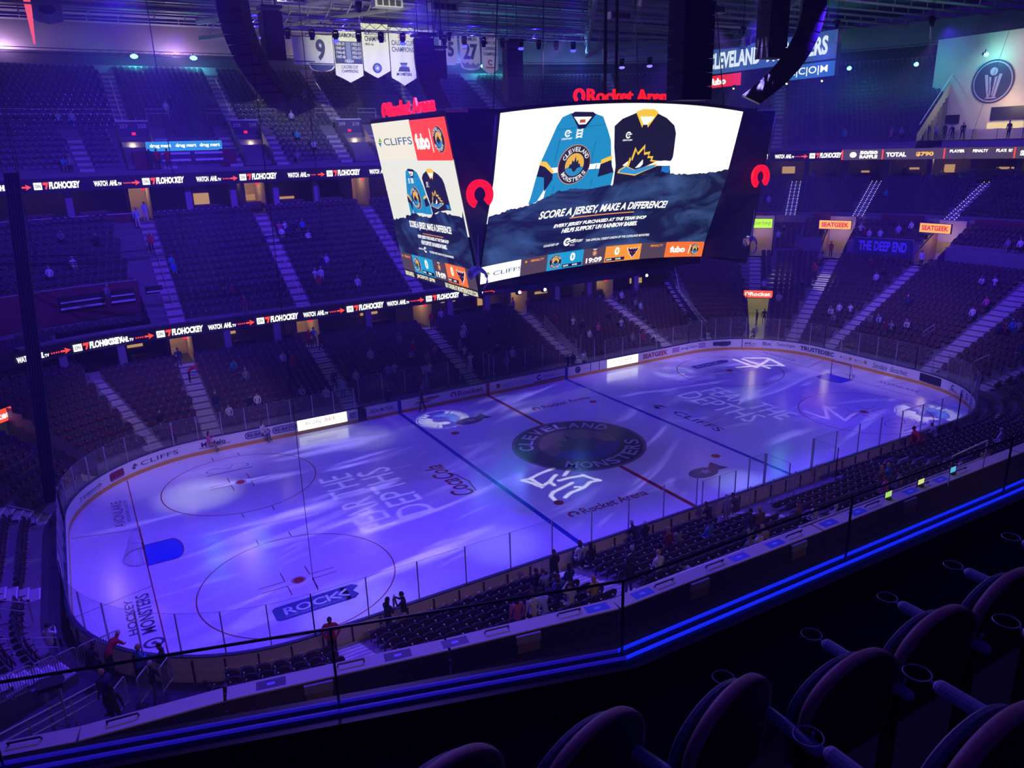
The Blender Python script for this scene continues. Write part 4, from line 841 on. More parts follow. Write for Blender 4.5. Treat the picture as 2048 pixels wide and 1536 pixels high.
a.text('COURTESY OF', -4.5, 13.68, 1.0, .13, WHT, 8, .02, .2); a.ring(-2.95, 13.8, .12, .24, WHT, 8, 30, 330, 18); a.line([(-3.0, 13.78), (-2.4, 13.9)], .06, WHT, 8); a.text('CENTURY', -2.7, 13.7, .85, .16, WHT, 8, .02, .15); a.text('FCU', -2.7, 13.52, .3, .1, WHT, 8)
a.text('THE OFFICIAL CREDIT UNION OF THE CLEVELAND MONSTERS', -1.65, 13.66, 4.8, .14, WHT, 8, .015, .1); a.build('screen_lettering', SB)
# score strip
GB = led('5a4650', .9); ORG = led('ff7818', 1.); ORY = led('ff9c1c', 1.); LBL = led('1ea0d8', 1.); MK = lambda h: led(h, 1.)
def strip(a, xs, zb, zt, l=10, w=1., end=True):
    h = zt-zb
    x = xs
    if end: a.rect(x[0], zb, x[1], zt, WHT, l, 6, 2); cliffs(a, x[0]+.25, zb+h*.32, h*.34, (x[1]-x[0])*.93, MK, l+2, '2a4a80', '8ab030', '2a78b0')
    a.rect(x[1], zb, x[2], zt, GB, l, 4, 2); a.text('PENALTY', x[1]+(x[2]-x[1])*.35, zb+h*.74, (x[2]-x[1])*.52, h*.13, ORY, l+2, .03, .2); a.rect(x[1]+(x[2]-x[1])*.15, zb+h*.74, x[1]+(x[2]-x[1])*.22, zb+h*.86, ORY, l+2)
    a.rect(x[2], zb, x[3], zt, LBL, l, 6, 2); r = h*.4; cx = x[2]+(x[3]-x[2])*.22
    crest(a, cx, zb+h*.5, r, MK, l+1, w); a.text('0', x[2]+(x[3]-x[2])*.62, zb+h*.4, (x[3]-x[2])*.14, h*.5, WHT, l+2, .04); a.rect(x[2]+(x[3]-x[2])*.42, zb+h*.06, x[3]-.08, zb+h*.26, INK, l+1); a.text('SHOTS', x[2]+(x[3]-x[2])*.45, zb+h*.11, (x[3]-x[2])*.14, h*.1, WHT, l+2, .03); a.text('SAVES', x[2]+(x[3]-x[2])*.7, zb+h*.11, (x[3]-x[2])*.14, h*.1, WHT, l+2, .03)
    a.rect(x[3], zb, x[4], zt, GB, l, 4, 2); m__ = (x[3]+x[4])/2; a.ring(m__, zb+h*.68, h*.1, h*.16, ORY, l+2, 0, 360, 8, w); a.text('1', m__-h*.03, zb+h*.62, h*.06, h*.12, WHT, l+2, .04); a.text('PERIOD', m__-h*.13*w, zb+h*.88, h*.26*w, h*.07, WHT, l+2, .03); a.text('19:09', m__-(x[4]-x[3])*.36, zb+h*.1, (x[4]-x[3])*.72, h*.32, WHT, l+2, .035)
    a.rect(x[4], zb, x[5], zt, ORY if end else ORG, l, 6, 2); a.text('0', x[4]+(x[5]-x[4])*.25, zb+h*.4, (x[5]-x[4])*.13, h*.5, WHT, l+2, .04); a.rect(x[4]+.08, zb+h*.06, x[4]+(x[5]-x[4])*.55, zb+h*.26, INK, l+1); a.text('SHOTS', x[4]+(x[5]-x[4])*.05, zb+h*.11, (x[5]-x[4])*.14, h*.1, WHT, l+2, .03); a.text('SAVES', x[4]+(x[5]-x[4])*.3, zb+h*.11, (x[5]-x[4])*.14, h*.1, WHT, l+2, .03)
    ax, az, q = x[4]+(x[5]-x[4])*.76, zb+h*.5, h*.34
    for k, M in ((1.12, WHT), (1., led('2a1438', 1))):
        a.poly([(ax+px*q*k*w*1.15, az+py*q*k) for px, py in ((-1.1, .85), (-.45, .55), (-.25, .8), (0, .5), (.25, .8), (.45, .55), (1.1, .85), (.95, .3), (.7, .1), (.6, -.35), (.3, -.55), (0, -1), (-.3, -.55), (-.6, -.35), (-.7, .1), (-.95, .3))], M, l+2 if k > 1 else l+3)
    for sg in (-1, 1): a.poly([(ax+sg*q*.15*w, az-.02), (ax+sg*q*.5*w, az+q*.22), (ax+sg*q*.42*w, az-q*.02)], led('ff5050', 1), l+4)
    a.rect(x[5], zb, x[6], zt, GB, l, 4, 2); a.text('PENALTY', x[5]+(x[6]-x[5])*.35, zb+h*.74, (x[6]-x[5])*.52, h*.13, ORY, l+2, .03, .2)
    if end:
        a.rect(x[6], zb, x[7], zt, ORG, l, 6, 2); a.text('fubo', x[6]+.4, zb+h*.3, 1.35, h*.42, WHT, l+2, .05); a.line([(x[6]+2.1, zb+h*.2), (x[6]+2.2, zb+h*.8)], .06, WHT, l+2); crest(a, x[7]-.85, zb+h*.5, h*.37, MK, l+1)
a = Art(fm, .03, .01); strip(a, [-8.3, -5.83, -4.1, -1.63, -.03, 2.74, 4.81, 8.3], 12.22, 13.2); a.build('score_strip', SB)
# left screen (faces -x)
for side in (1, -1):
    a = Art(lambda X, z, l, side=side: ((-11.2+1.6*(21.05-z)/9-l)*side, -X*side, z), 0, 0); a.rect(-5.07, 11.95, 5.07, 21.1, BLACK, 0); a.rect(-5.07, 21.1, 5.07, 21.25, DARK, 0); a.build('screen_housing', SB)
fl = lambda X, z, l: (-11.2+1.6*(21.05-z)/9-l, -X, z)
a = Art(fl, .02, .012); a.rect(-5.03, 19.0, .64, 21.03, led('f4ecd8', 1.05), 0); a.rect(.62, 18.95, 4.98, 20.98, led('ff4a18', 1.05), 1); a.rect(-5.03, 15.2, 5.0, 19.0, led('f0eee4', 1.), 0); a.build('left_screen', SB)
a = Art(fl, .03, .012); cliffs(a, -4.4, 19.7, .55, 4.9, MK, 2, '2a5088', '8ab030', '2a78b0'); a.text('fubo', .95, 19.5, 1.75, .8, WHT, 2, .05); a.line([(2.95, 20.5), (2.98, 19.35)], .08, WHT, 2); crest(a, 3.9, 19.95, .62, MK, 2); a.build('screen_lettering', SB)
TX = lambda pts: [(.72+(x+1.3)*.6, 18.5+(z-20.8)*.62) for x, z in pts]
a = Art(fl, .03, .012); jersey1(a, TX); p = TX([(-3.57, 18.27)])[0]; crest(a, p[0], p[1], .6, MK, 3); p = TX([(-4.28, 19.83)])[0]; cent(a, p[0], p[1], .2); a.build('jersey_picture', SB)
a = Art(fl, .03, .012); jersey2(a, TX); p = TX([(-.3, 19.6)])[0]; cent(a, p[0], p[1], .2); a.build('jersey_picture', SB)
a = Art(fl, .04, .012); mt2 = [(-5.03, 15.5), (-4.3, 15.6), (-3.4, 15.7), (-2.6, 15.9), (-1.5, 16.05), (-.6, 15.95), (.4, 15.95), (1.3, 16.2), (2.3, 16.35), (3.2, 16.25), (4.2, 16.2), (5.0, 16.5)]
rj = [(x+k*.15, z+rr.uniform(-.05, .05)) for x, z in mt2[:-1] for k in range(5)]+[mt2[-1]]
a.poly(rj+[(5.0, 13.4), (-5.03, 13.4)], NM, 6, .7); a.build('mountain_picture', SB)
a = Art(fl, .04, .012)
for t_, x0, x1, z0, z1, h in (('SCORE A JERSEY, MAKE A DIFFERENCE!', -2.35, 3.24, 15.1, 14.95, .5), ('EVERY JERSEY PURCHASED AT THE TEAM SHOP', -1.5, 2.6, 14.6, 14.5, .24), ('HELPS SUPPORT UH RAINBOW BABIES.', -1.2, 2.2, 14.3, 14.2, .24)): a.text(t_, x0, z0, x1-x0, h, WHT, 8, .03, .2)
a.rect(-.7, 14.93, 2.0, 14.97, led('ff9050', 1), 8); a.text('COURTESY OF', -1.8, 13.95, .7, .1, WHT, 8, .02); a.ring(-.85, 14.0, .09, .17, WHT, 8, 30, 330, 14); a.text('THE OFFICIAL CREDIT UNION OF THE CLEVELAND MONSTERS', -.3, 13.88, 3.1, .12, WHT, 8, .02); a.build('screen_lettering', SB)
a = Art(fl, .05, .01); strip(a, [0, -4.95, -3.15, -.2, 1.53, 3.95, 5.0, 0], 12.42, 13.5, end=False, w=1.); a.rect(-4.95, 12.0, 5.0, 12.4, INK, 10); a.text('50/50 RAFFLE', -4.8, 12.06, 1.3, .28, led('f8f0c8', 1.1), 12, .04); a.text('JACKPOT: $790', -3.0, 12.06, 2.6, .28, led('f8f0c8', 1.1), 12, .04); a.text('BUY ONLINE AT MONSTERSHOCKEY.COM', 1.0, 12.06, 3.9, .28, led('f8f0c8', 1.1), 12, .04); a.build('score_strip', SB)
# corner panels, roof, underside
COR = mat('panel_navy', (.06, .05, .12), .95)
for sx in (-1, 1):
    for sy in (-1, 1):
        m_ = MB()
        p = [(sx*8.32, sy*-5.25 if sy > 0 else 5.25, 21.1)]
        pts = [(sx*8.32, -sy*interp(z), z) if False else (sx*8.32, sy*interp(z), z) for z in ZP]
        out_ = [(sx*(11.2-1.6*(21.05-z)/9), sy*(-5.1), z) for z in ZP]
        for i in range(5): m_.quad(pts[i], out_[i], out_[i+1], pts[i+1], COR)
        m_.build('corner_panel', SB)
m_ = MB(); m_.box((0, 0, 21.2), (9.9, 4.9, .12), DARK); m_.build('top_deck', SB)
m_ = MB(); m_.box((0, 0, 12.0), (8.2, 2.3, .2), DARK); m_.box((0, 0, 11.6), (6.5, 1.8, .2), mat('underside_panel', (.12, .12, .2), .5)); m_.build('underside', SB)
fcL = lambda X, z, l: (X, -5.35-l, z)
for cx, nm in ((-9.75, 'l'), (9.85, 'r')):
    a = Art(lambda X, z, l, cx=cx: (cx+X, interp(z+17.2)-.35-l if False else -5.38-l, 17.25+z), 0, .01)
    m_ = MB(); NR = 26
    for i in range(NR):
        t0, t1 = [math.radians(-48+(288)*k/NR) for k in (i, i+1)]
        q = [(cx+r*math.cos(t)*1.0, y, 17.3+r*math.sin(t)) for t in (t0, t1) for r in (.36, .72) for y in (-5.6, -5.4)]
        m_.add(q, [(0, 2, 6, 4), (1, 5, 7, 3), (2, 3, 7, 6), (0, 4, 5, 1)], led('ff1420', 1.))
    m_.build('red_ring_mark', SB)
    m_ = MB(); sgn = 1; m_.tube([(cx-.1, -5.3, 15.3), (cx-.15, -5.25, 13.6)], [.02, .07], RAIL, 6); m_.tube([(cx-.5+.0, -5.2, 13.5)]+[(cx-.15+.55*math.sin(math.radians(t)), -5.2, 13.0+.55*math.cos(math.radians(t))) for t in range(-50, 151, 25)], [.16, .3, .26, .2, .12, .08, .06, .05, .04, .03], mat('emblem_silver', (.6, .6, .8), .25, .8), 8); m_.build('hilt_emblem', SB)
    m_ = MB(); m_.tube([(cx+1.1, -5.45, 21.0), (cx+.95, -5.35, 19.6), (cx+.75, -5.3, 18.3)], [.02, .09, .02], mat('emblem_silver', (.6, .6, .8), .25, .8), 6); m_.build('blade_emblem', SB)
def ring3(f, cx, cz_, r, M, d=.12, name='sign_mark', parent=None):
    m_ = MB()
    for i in range(22):
        t0, t1 = [math.radians(-40+278*k/22) for k in (i, i+1)]
        m_.add([f(cx+rr_*math.cos(t), cz_+rr_*math.sin(t), y) for t in (t0, t1) for rr_ in (r*.52, r) for y in (0, d)], [(0, 2, 6, 4), (1, 5, 7, 3), (2, 3, 7, 6), (0, 4, 5, 1)], M)
    return m_.build(name, parent)
def letters3(f, string, x, z, w, h, M, d=.12, bold=.02, shear=0):
    v, fc = text2d(string, bold, shear); q = [f(x+p*w, z+r*h, 0) for p, r in v]; q2 = [f(x+p*w, z+r*h, d) for p, r in v]
    m_ = MB(); m_.add(q, fc, M); m_.add(q2, fc, M)
    cnt = {}
    for g in fc:
        for i in range(len(g)):
            e = (g[i], g[(i+1) % len(g)]); cnt[tuple(sorted(e))] = cnt.get(tuple(sorted(e)), 0)+1
    n0 = len(v); m_.add(q+q2, [(e[0], e[1], e[1]+n0, e[0]+n0) for e, c in cnt.items() if c == 1], M); return m_.build('sign_letters', SB)
RL = led('ff1c24', 1.1)
f1 = lambda X, z, t: (X, -5.0+t, z)
ring3(f1, -3.35, 21.95, .36, RL, parent=SB); letters3(f1, 'Rocket Arena', -2.85, 21.62, 6.0, .68, RL)
f2 = lambda X, z, t: (-11.15+t, -X, z)
ring3(f2, -2.95, 21.65, .42, RL, parent=SB); letters3(f2, 'Rocket Arena', -2.4, 21.28, 6.1, .78, RL)
f3 = lambda X, z, t: (-X, 5.0-t, z)
letters3(f3, 'Rocket Arena', -8.6, 21.62, 6.0, .68, DARK); ring3(f3, -9.1, 21.95, .36, DARK, parent=SB)
f4 = lambda X, z, t: (-7.0+X, 4.2-t, z)
m_ = MB(); 
for x in (-8, 0, 8):
    for y in (-4, 4): m_.tube([(x, y, 21.2), (x*.8, y*.8, 34.5)], .03, DARK, 5)
for x in (-1.35, -.6): m_.tube([(x, -4.5, 21.3), (x, -4.5, 34.5)], .09, BLACK, 6)
m_.build('hanging_cables', SB)
for x, y, p in ((-4.2, -2.5, 1), (-5.8, -2.3, .6), (3.5, -2.4, .5)):
    m_ = MB(); m_.box((x, y, 11.55), (.13, .13, .2), BLACK); m_.sphere((x, y-.12, 11.5), .1, led('f8fff0', 2.5)); m_.build('under_lamp', SB)
# ================================================================== ROOF
CE = mat('roof_grey', (.27, .26, .3), .8, noise=.2, nscale=.5); BEAM = mat('roof_beam', (.34, .33, .36), .6)
mb = MB()
for k in range(24): y = -30+4.2*k; mb.box((8, y, 36.2), (75, 1.2, .1), CE)  # spaced slats, gaps left so the ambient fill gets in
tag(mb.build('ceiling'), kind='structure')
mb = MB()
for k in range(13):
    y = 6+4.3*k; z = 33.6+.25*math.sin(k*2.1)
    mb.box((8, y, z+.45), (70, .18, .09), BEAM); mb.box((8, y, z-.3), (70, .14, .07), BEAM)
    for j in range(46): x = -58+3*j; mb.box((x, y, z+.08), (.05, .05, .36), BEAM)
tag(mb.build('ceiling_joists'), kind='structure')
mb = MB()
for (x0, y0, x1, y1) in ((-45, 55, -10, 15), (-12, 52, 12, 22), (40, 55, 12, 14), (62, 50, 30, 6)):
    mb.tube([(x0, y0, 33.0), (x1, y1, 34.3)], .35, BEAM, 6); mb.tube([(x0, y0, 31.4), (x1, y1, 32.7)], .22, BEAM, 6)
    d_ = Vector((x1-x0, y1-y0, 0)); n_ = int(d_.length/2.4)
    for i in range(n_): f = (i+.5)/n_; mb.tube([(x0+d_.x*f, y0+d_.y*f, 31.4+1.3*f), (x0+d_.x*(f+.5/n_), y0+d_.y*(f+.5/n_), 33+1.3*f)], .08, BEAM, 4)
tag(mb.build('ceiling_truss'), kind='structure')
mb = MB()
for y, z in ((30, 32.0), (44, 32.6)):
    mb.box((5, y, z), (45, .5, .06), BEAM)
    for yy in (-.5, .5): mb.tube([(-40, y+yy, z+.9), (50, y+yy, z+.9)], .03, RAIL, 4)
tag(mb.build('ceiling_catwalk'), kind='structure')
# ducts / gratings
for k, (x, y, z) in enumerate(((-2, 24, 30.9), (3.5, 25, 31.1), (-9, 27, 31.3), (20, 22, 30.8), (28, 18, 31.2))):
    m_ = MB(); m_.box((x, y, z), (1.2, .5, .3), STEEL)
    for j in range(4): m_.box((x-.8+.53*j, y-.52, z), (.2, .02, .22), BLACK)
    tag(m_.build('roof_heater'), 'grey louvred box hung under the roof steel', 'heater', 'louvred boxes under the roof')
# back wall of the upper deck
mb = MB()
BWALL = mat('back_wall_grey', (.42, .38, .42), .75, noise=.3, nscale=.25)
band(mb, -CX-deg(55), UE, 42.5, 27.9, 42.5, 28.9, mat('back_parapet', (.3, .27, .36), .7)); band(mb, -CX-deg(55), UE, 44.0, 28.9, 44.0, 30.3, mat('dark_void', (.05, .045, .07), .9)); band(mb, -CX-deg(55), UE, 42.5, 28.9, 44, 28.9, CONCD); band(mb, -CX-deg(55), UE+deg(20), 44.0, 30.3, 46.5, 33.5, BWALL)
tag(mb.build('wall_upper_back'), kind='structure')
mb = MB(); PR_ = []
for s in stations(-CX-deg(50), UE, 1.2): PR_.append(s)
mb.tube([B(s, 42.8, 29.9) for s in PR_], .04, DARK, 5); mb.tube([B(s, 42.8, 30.4) for s in PR_], .04, DARK, 5)
s = -CX
while s < CX: mb.tube([B(s, 42.8, 29.9), B(s+.5, 42.8, 30.4), B(s+1., 42.8, 29.9)], .025, DARK, 3, False); s += 1.
tag(mb.build('back_lighting_rail'), 'long dark lattice rail along the top of the far upper deck', 'truss')
TE = led('60f0ff', 6.); k = 0
pts = [B(x, 42.2, 29.75) for x in (-26.9, -18.3, -12.4, 22.2, 29.8, 35.0)]+[B(S_RC+.8, 42.0, 29.7)]
pts += [(56.6, 24.5, 27.3), (60, 18.2, 27.2), (62.2, 11.6, 27.6)]
for p in pts:
    m_ = MB(); m_.box((0, 0, .12), (.3, .18, .14), DARK); m_.box((0, 0, .35), (.04, .04, .25), DARK); o = m_.build('teal_floodlight', loc=p)
    tag(o, 'teal glowing floodlight on the rail above the top seats', 'floodlight', 'teal floodlights above the upper deck'); m_ = MB(); m_.sphere((0, -.12, .05), .3, TE, 8, 5, (1.3, .6, .8)); m_.build('lens', o)
    light('POINT', 'teal_light', (p[0], p[1]-.5, p[2]-.2), 260, (.1, .9, .9), radius=.15)
# end plaza with wall and emblem
PLW = mat('plaza_wall', (.62, .54, .46), .85, noise=.12, nscale=.6)
px_, py_, _, _ = P(UE, 26); qx, qy, _, _ = P(UE, 36)
mb = MB(); mb.add([(55.6, -12, 18.85), (64, -12, 18.85), (64, 20, 18.85), (px_, py_, 18.85)], [(0, 1, 2, 3)], CONCD)
mb.add([(64, -12, 18.85), (64, 18.3, 18.85), (64, 18.3, 30), (64, -12, 30)], [(0, 1, 2, 3)], PLW); mb.add([B(UE, 25.6, 18.2), B(UE, 43, 18.2), B(UE, 43, 29.2), B(UE, 42, 29.2), B(UE, 25.6, 19.6)], [(0, 1, 2, 3, 4)], PLW); mb.box((55.7, -.5, 18.5), (.15, 11.6, .36), CONC)
o = mb.build('wall_plaza'); tag(o, kind='structure')
m_ = MB(); m_.tube([B(UE+.02, 25.8, 20.6), B(UE+.02, 41.8, 30.0)], .06, NOSE, 6); m_.build('sloping_rail', o)
for y0, y1, z0, z1, M in ((4.5, 11.0, 20.8, 22.2, mat('menu_board', (.02, .02, .05), .5)), (-1.5, 2.5, 18.9, 22.3, BLACK), (14.5, 16.8, 20.6, 21.6, BLACK)):
    m_ = MB(); m_.box((63.9, (y0+y1)/2, (z0+z1)/2), (.06, (y1-y0)/2, (z1-z0)/2), M); m_.build('opening', o)
m_ = MB(); m_.box((63.88, 7.6, 20.2), (.06, 3.6, .35), mat('kitchen_glow', emit=(1, .75, .4), strength=.9)); m_.build('kitchen_window', o)
m_ = MB(); m_.box((62.4, 9.5, 19.4), (.35, 5.5, .5), mat('bar_front', (.55, .48, .42), .6)); tag(m_.build('bar_counter'), 'pale bar counter in front of the plaza kitchen', 'counter')
light('POINT', 'plaza_light', (61.5, 9, 22.4), 330, (1, .72, .45), radius=.3); light('SPOT', 'wall_light', (57, 8, 31), 1800, (.9, .55, .8), (64, 9, 25), 80, 1., .3)
a = Art(lambda X, z, l: (63.9-l, 11.3-X, 24.9+z), .02, .02); NVE = mat('emblem_navy', (.05, .05, .12), .6); LVE = mat('emblem_lilac', (.42, .36, .55), .6)
a.disc(0, 0, 2.3, NVE, 0, 36); a.ring(0, 0, 2.0, 2.12, LVE, 1, n=36); a.disc(0, 1.05, .42, LVE, 1)
for sg in (-1, 1): a.poly([(sg*.95, .75), (sg*.6, .75), (sg*.2, -1.6), (sg*.45, -1.6)], LVE, 1); a.poly([(sg*.45, .55), (sg*.2, .45), (sg*.06, -1.3), (sg*.14, -1.6)], LVE, 1)
a.line([(-.6, -1.7), (.6, -1.7)], .12, LVE, 1); tag(a.build('round_wall_emblem'), 'round navy emblem with a trophy outline on the pale plaza wall', 'emblem')
for k in range(4):
    m_ = MB(); y = 5+k*2.6; m_.tube([(0, 0, 0), (0, 0, 1.0)], .03, DARK, 5); m_.tube([(0, 0, 1.0), (0, 0, 1.05)], .4, STEEL, 12); tag(m_.build('bar_table', loc=(59.5, y, 18.86)), 'tall bar table standing on the end plaza', 'table', 'bar tables on the plaza')
# LED board in the far right corner
A_, B_ = Vector((50, 42.1, 0)), Vector((50, 21.5, 0))
def board(name, y0, y1, z0, z1, face, txts, label):
    m_ = MB(); m_.box((50.35, (y0+y1)/2, (z0+z1)/2), (.3, abs(y1-y0)/2, (z1-z0)/2), BLACK); o = m_.build(name); tag(o, label, 'LED board')
    a = Art(lambda X, z, l: (50.03-l, y0-X, z), 0, .02); a.rect(.05, z0+.05, abs(y1-y0)-.05, z1-.05, led(face, 1.)); a.build('board_face', o)
    a = Art(lambda X, z, l: (50.0-l, y0-X, z), 0, .02)
    for t_, x, z, w, h, c, bo in txts: a.text(t_, x, z, w, h, led(c, 1.15), 1, bold=bo)
    a.build('board_lettering', o)
    m_ = MB()
    for y in (y0-2, y1+2): m_.tube([(50.4, y, z1), (50.4, y, 35)], .04, DARK, 4)
    m_.build('hanging_rods', o)
board('name_board', 42.8, 21.2, 27.9, 31.0, '34589a', [('CLEVELAND', 1.6, 28.5, 9.0, 2.0, 'd8e4f8', .04), ('MONSTERS', 11.6, 28.5, 8.8, 2.0, 'd8e4f8', .04)], 'wide blue LED board with the team name high in the far right corner')
board('sponsor_board', 43.2, 35.2, 26.2, 27.8, 'f02038', [('fubo', 2.6, 26.55, 2.8, .85, 'ffffff', .06)], 'red LED board reading fubo under the left of the name board')
board('sponsor_board', 29.4, 21.2, 26.1, 27.8, '2a68b8', [('L|E|C|O|M', 1.0, 26.4, 6.2, 1.0, 'ffffff', .01)], 'blue LED board reading LECOM under the right of the name board')
for x, y, z, tx, ty in ((49.7, 36, 26.0, 40, 33), (49.7, 27.5, 25.9, 40, 18), (49.7, 22.5, 25.8, 42, 14)):
    m_ = MB(); m_.box((0, 0, .1), (.15, .15, .2), BLACK); m_.sphere((-.1, 0, -.12), .12, led('ffe890', 3)); tag(m_.build('beam_lamp', loc=(x, y, z)), 'small lamp under the corner boards throwing a pale beam downward', 'lamp', 'beam lamps under the corner boards'); light('SPOT', 'beam_light', (x-.3, y, z-.3), 26000, (1, .85, .55), (tx, ty, 6), 7, .6, .05)
# ------------------------------------------------------------------ lighting trusses
def truss(p0, p1, w, mat_, label, name='lighting_truss', n=None):
    p0, p1 = Vector(p0), Vector(p1); D = p1-p0; t = D.normalized(); sd = t.cross(Vector((0, 0, 1))).normalized()*w/2; up = Vector((0, 0, w/2)); n = n or int(D.length/(w*1.3)); mb = MB()
    cs = [sd+up, sd-up, -sd-up, -sd+up]
    for c in cs: mb.tube([p0+c, p1+c], .035, mat_, 5)
    for i in range(n):
        a_ = p0+D*(i/n); b_ = p0+D*((i+1)/n)
        for j in range(4): mb.tube([a_+cs[j], b_+cs[(j+1) % 4]], .02, mat_, 3, False)
    o = mb.build(name); return tag(o, label, 'truss')
TRM = mat('truss_aluminium', (.5, .5, .6), .35, .7)
tr1 = truss((-18, 10, 27.0), (7.9, 10, 27.15), .6, TRM, 'long blue lit lighting truss hung in front of the championship banners')
truss((9.6, 10, 25.9), (17, 3, 26.2), .5, TRM, 'short lighting truss hung above the right end of the scoreboard')
def head(x, y, z, lit, label, grp, col='3838ff'):
    m_ = MB(); m_.box((0, 0, -.08), (.14, .12, .06), BLACK); m_.box((-.15, 0, -.28), (.03, .06, .18), BLACK); m_.box((.15, 0, -.28), (.03, .06, .18), BLACK); m_.tube([(0, 0, -.2), (0, 0, -.62)], [.11, .15], BLACK, 8)
    o = m_.build('moving_head_lamp', loc=(x, y, z)); tag(o, label, 'stage light', grp)
    if lit: m_ = MB(); m_.sphere((0, 0, -.64), .17, led(col, 4), 8, 5, (1.3, 1.3, .6)); m_.build('lens', o)
for k in range(17):
    x = -17.2+1.48*k; head(x, 9.8, 26.7, k % 3 == 1, 'glowing blue moving head lamp hung under the long truss' if k % 3 == 1 else 'dark moving head lamp hung under the long truss', 'lit lamps on the long truss' if k % 3 == 1 else 'unlit lamps on the long truss')
for k, x in enumerate((-16, -10.5, -6, -1.5, 3.5)): light('POINT', 'truss_glow', (x, 10.3, 26.95), 90, (.03, .02, 1), radius=.1)
for k, (x, y) in enumerate(((10.5, 9.2), (12, 7.8), (13.4, 6.4))): head(x, y, 25.6, True, 'glowing violet lamp under the short right hand truss', 'lamps on the short truss', '6050ff')
for k, (x, y, z) in enumerate(((9.6, 10, 26.0), (17.0, 3, 26.3))):
    m_ = MB(); m_.tube([(0, 0, .3), (0, 0, -.3)], [.28, .22], STEEL, 8); m_.sphere((0, 0, -.05), .24, led('f0f0c0', 1.2), 8, 5, (.8, .8, .9)); tag(m_.build('white_stage_lamp', loc=(x, y, z)), 'pale lit can lamp at the %s end of the short truss' % ('left', 'right')[k], 'stage light')
# curved bare truss loop over the far seats
for (cx, cy, z, rx, ry, a0, a1, lab) in ((-24, 46, 12.0, 20, 11.5, 180, 322, 'thin curved hanging truss crossing in front of the left club seats'),):
    pt = [(cx+rx*math.cos(math.radians(q)), 22+ry*.9*math.sin(math.radians(q))+6, z) for q in range(200, 331, 5)]
    mb = MB(); pt = [(-36, 28.5, 13.2), (-30, 26.2, 12.9), (-26, 25, 12.75), (-22, 24.5, 12.9), (-16, 24.3, 13.1), (-9.5, 24, 13.3), (-8.9, 24, 13.35)]
    mb.tube(pt, .045, BLACK, 5); mb.tube([(x, y, zz-.55) for x, y, zz in pt], .045, BLACK, 5); mb.tube([(x, y+.6, zz-.75) for x, y, zz in pt], .04, BLACK, 5)
    for p, q in zip(pt, pt[1:]):
        L_ = max(1, int((Vector(q)-Vector(p)).length/1.1))
        for i in range(L_): f = i/L_; c = Vector(p)*(1-f)+Vector(q)*f; e = Vector(p)*(1-(i+1)/L_)+Vector(q)*((i+1)/L_); mb.tube([c, e-Vector((0, 0, .55))], .02, DARK, 3, False)
    for p in ((-9.2, 24, 13.3), (-20, 24.4, 13.0), (-30, 26.2, 12.9)): mb.tube([p, (p[0], p[1], 33.5)], .03, BLACK, 4)
    tag(mb.build('curved_hanging_truss'), lab, 'truss')
mb = MB(); pt = [(50+3.2*math.cos(t*PI/12), 1.5+3.6*math.sin(t*PI/12), 16.0) for t in range(25)]
mb.tube(pt, .04, DARK, 5); mb.tube([(x, y, z-.5) for x, y, z in pt], .04, DARK, 5)
for i in range(24): mb.tube([pt[i], (pt[i+1][0], pt[i+1][1], pt[i+1][2]-.5)], .025, DARK, 3, False)
for i in (0, 8, 16): mb.tube([pt[i], (50, 1.5, 34)], .015, DARK, 3)
tag(mb.build('round_hanging_truss'), 'thin round hanging truss in front of the right end seats', 'truss')
# ------------------------------------------------------------------ speaker arrays
SPK = mat('speaker_cabinet', (.05, .045, .06), .6); SPG = mat('speaker_grille', (.13, .1, .14), .7); SPR = mat('speaker_grille_warm', (.18, .1, .12), .7)
def line_array(pts, w, dep, face, label, top=34.5, mt=None):
    """pts: centre polyline from top to bottom ; face: heading of the grille"""
    base = Vector(pts[0]); t = empty('line_array_speaker', base, 0, label, 'speaker'); n = len(pts)-1
    fx = Vector((math.cos(face), math.sin(face), 0)); sx = Vector((-math.sin(face), math.cos(face), 0))
    for i in range(n):
        a_, b_ = Vector(pts[i])-base, Vector(pts[i+1])-base; ax = (b_-a_).normalized(); fr_ = (fx-ax*fx.dot(ax)).normalized(); c = (a_+b_)/2; h = (b_-a_).length/2*.95
        m_ = MB(); m_.box(c, (dep/2, w/2, h), SPK, X=fr_, Y=sx, Z=ax); m_.box(c+fr_*(dep/2+.012), (.012, w/2*.94, h*.88), mt or SPG, X=fr_, Y=sx, Z=ax); m_.build('speaker_cabinet', t)
    m_ = MB(); m_.box((0, 0, .18), (w*.5, w*.5, .06), DARK); m_.tube([(-w*.3, 0, .2), (-w*.3, 0, top-base.z)], .03, DARK, 4); m_.tube([(w*.3, 0, .2), (w*.3, 0, top-base.z)], .03, DARK, 4); m_.build('rigging_frame', t); return t
J = lambda x0, y0, z0, n, h, dirx, diry, cur: [(x0+dirx*(cur*max(0, i-2)**2*.012), y0+diry*(cur*max(0, i-2)**2*.012), z0-h*i+ .006*max(0, i-4)**2) for i in range(n+1)]
line_array(J(-19.3, 0, 27.2, 12, .46, 1, -.1, 1.35), 1.25, .75, PI*.25+PI, 'tall curved line array speaker hanging left of the championship banners', mt=SPR)
line_array([(-17.5, .6, 26.0-.55*i) for i in range(5)], 1.0, .9, PI, 'short straight speaker stack hanging right of the tall curved array')
line_array(J(-7.1, 6, 25.9, 9, .46, 1, -.2, 1.6), 1.2, .75, -PI*.6, 'curved line array speaker hanging above the left screen of the scoreboard')
line_array([(-5.6, 7.2, 25.4-.42*i) for i in range(5)], .9, .8, -PI*.6, 'short speaker stack behind the array over the left screen')
line_array([(4.4, 15, 27.1-.47*i) for i in range(10)], 1.4, .8, -PI*.5, 'straight speaker column hanging left of the main screen corner')
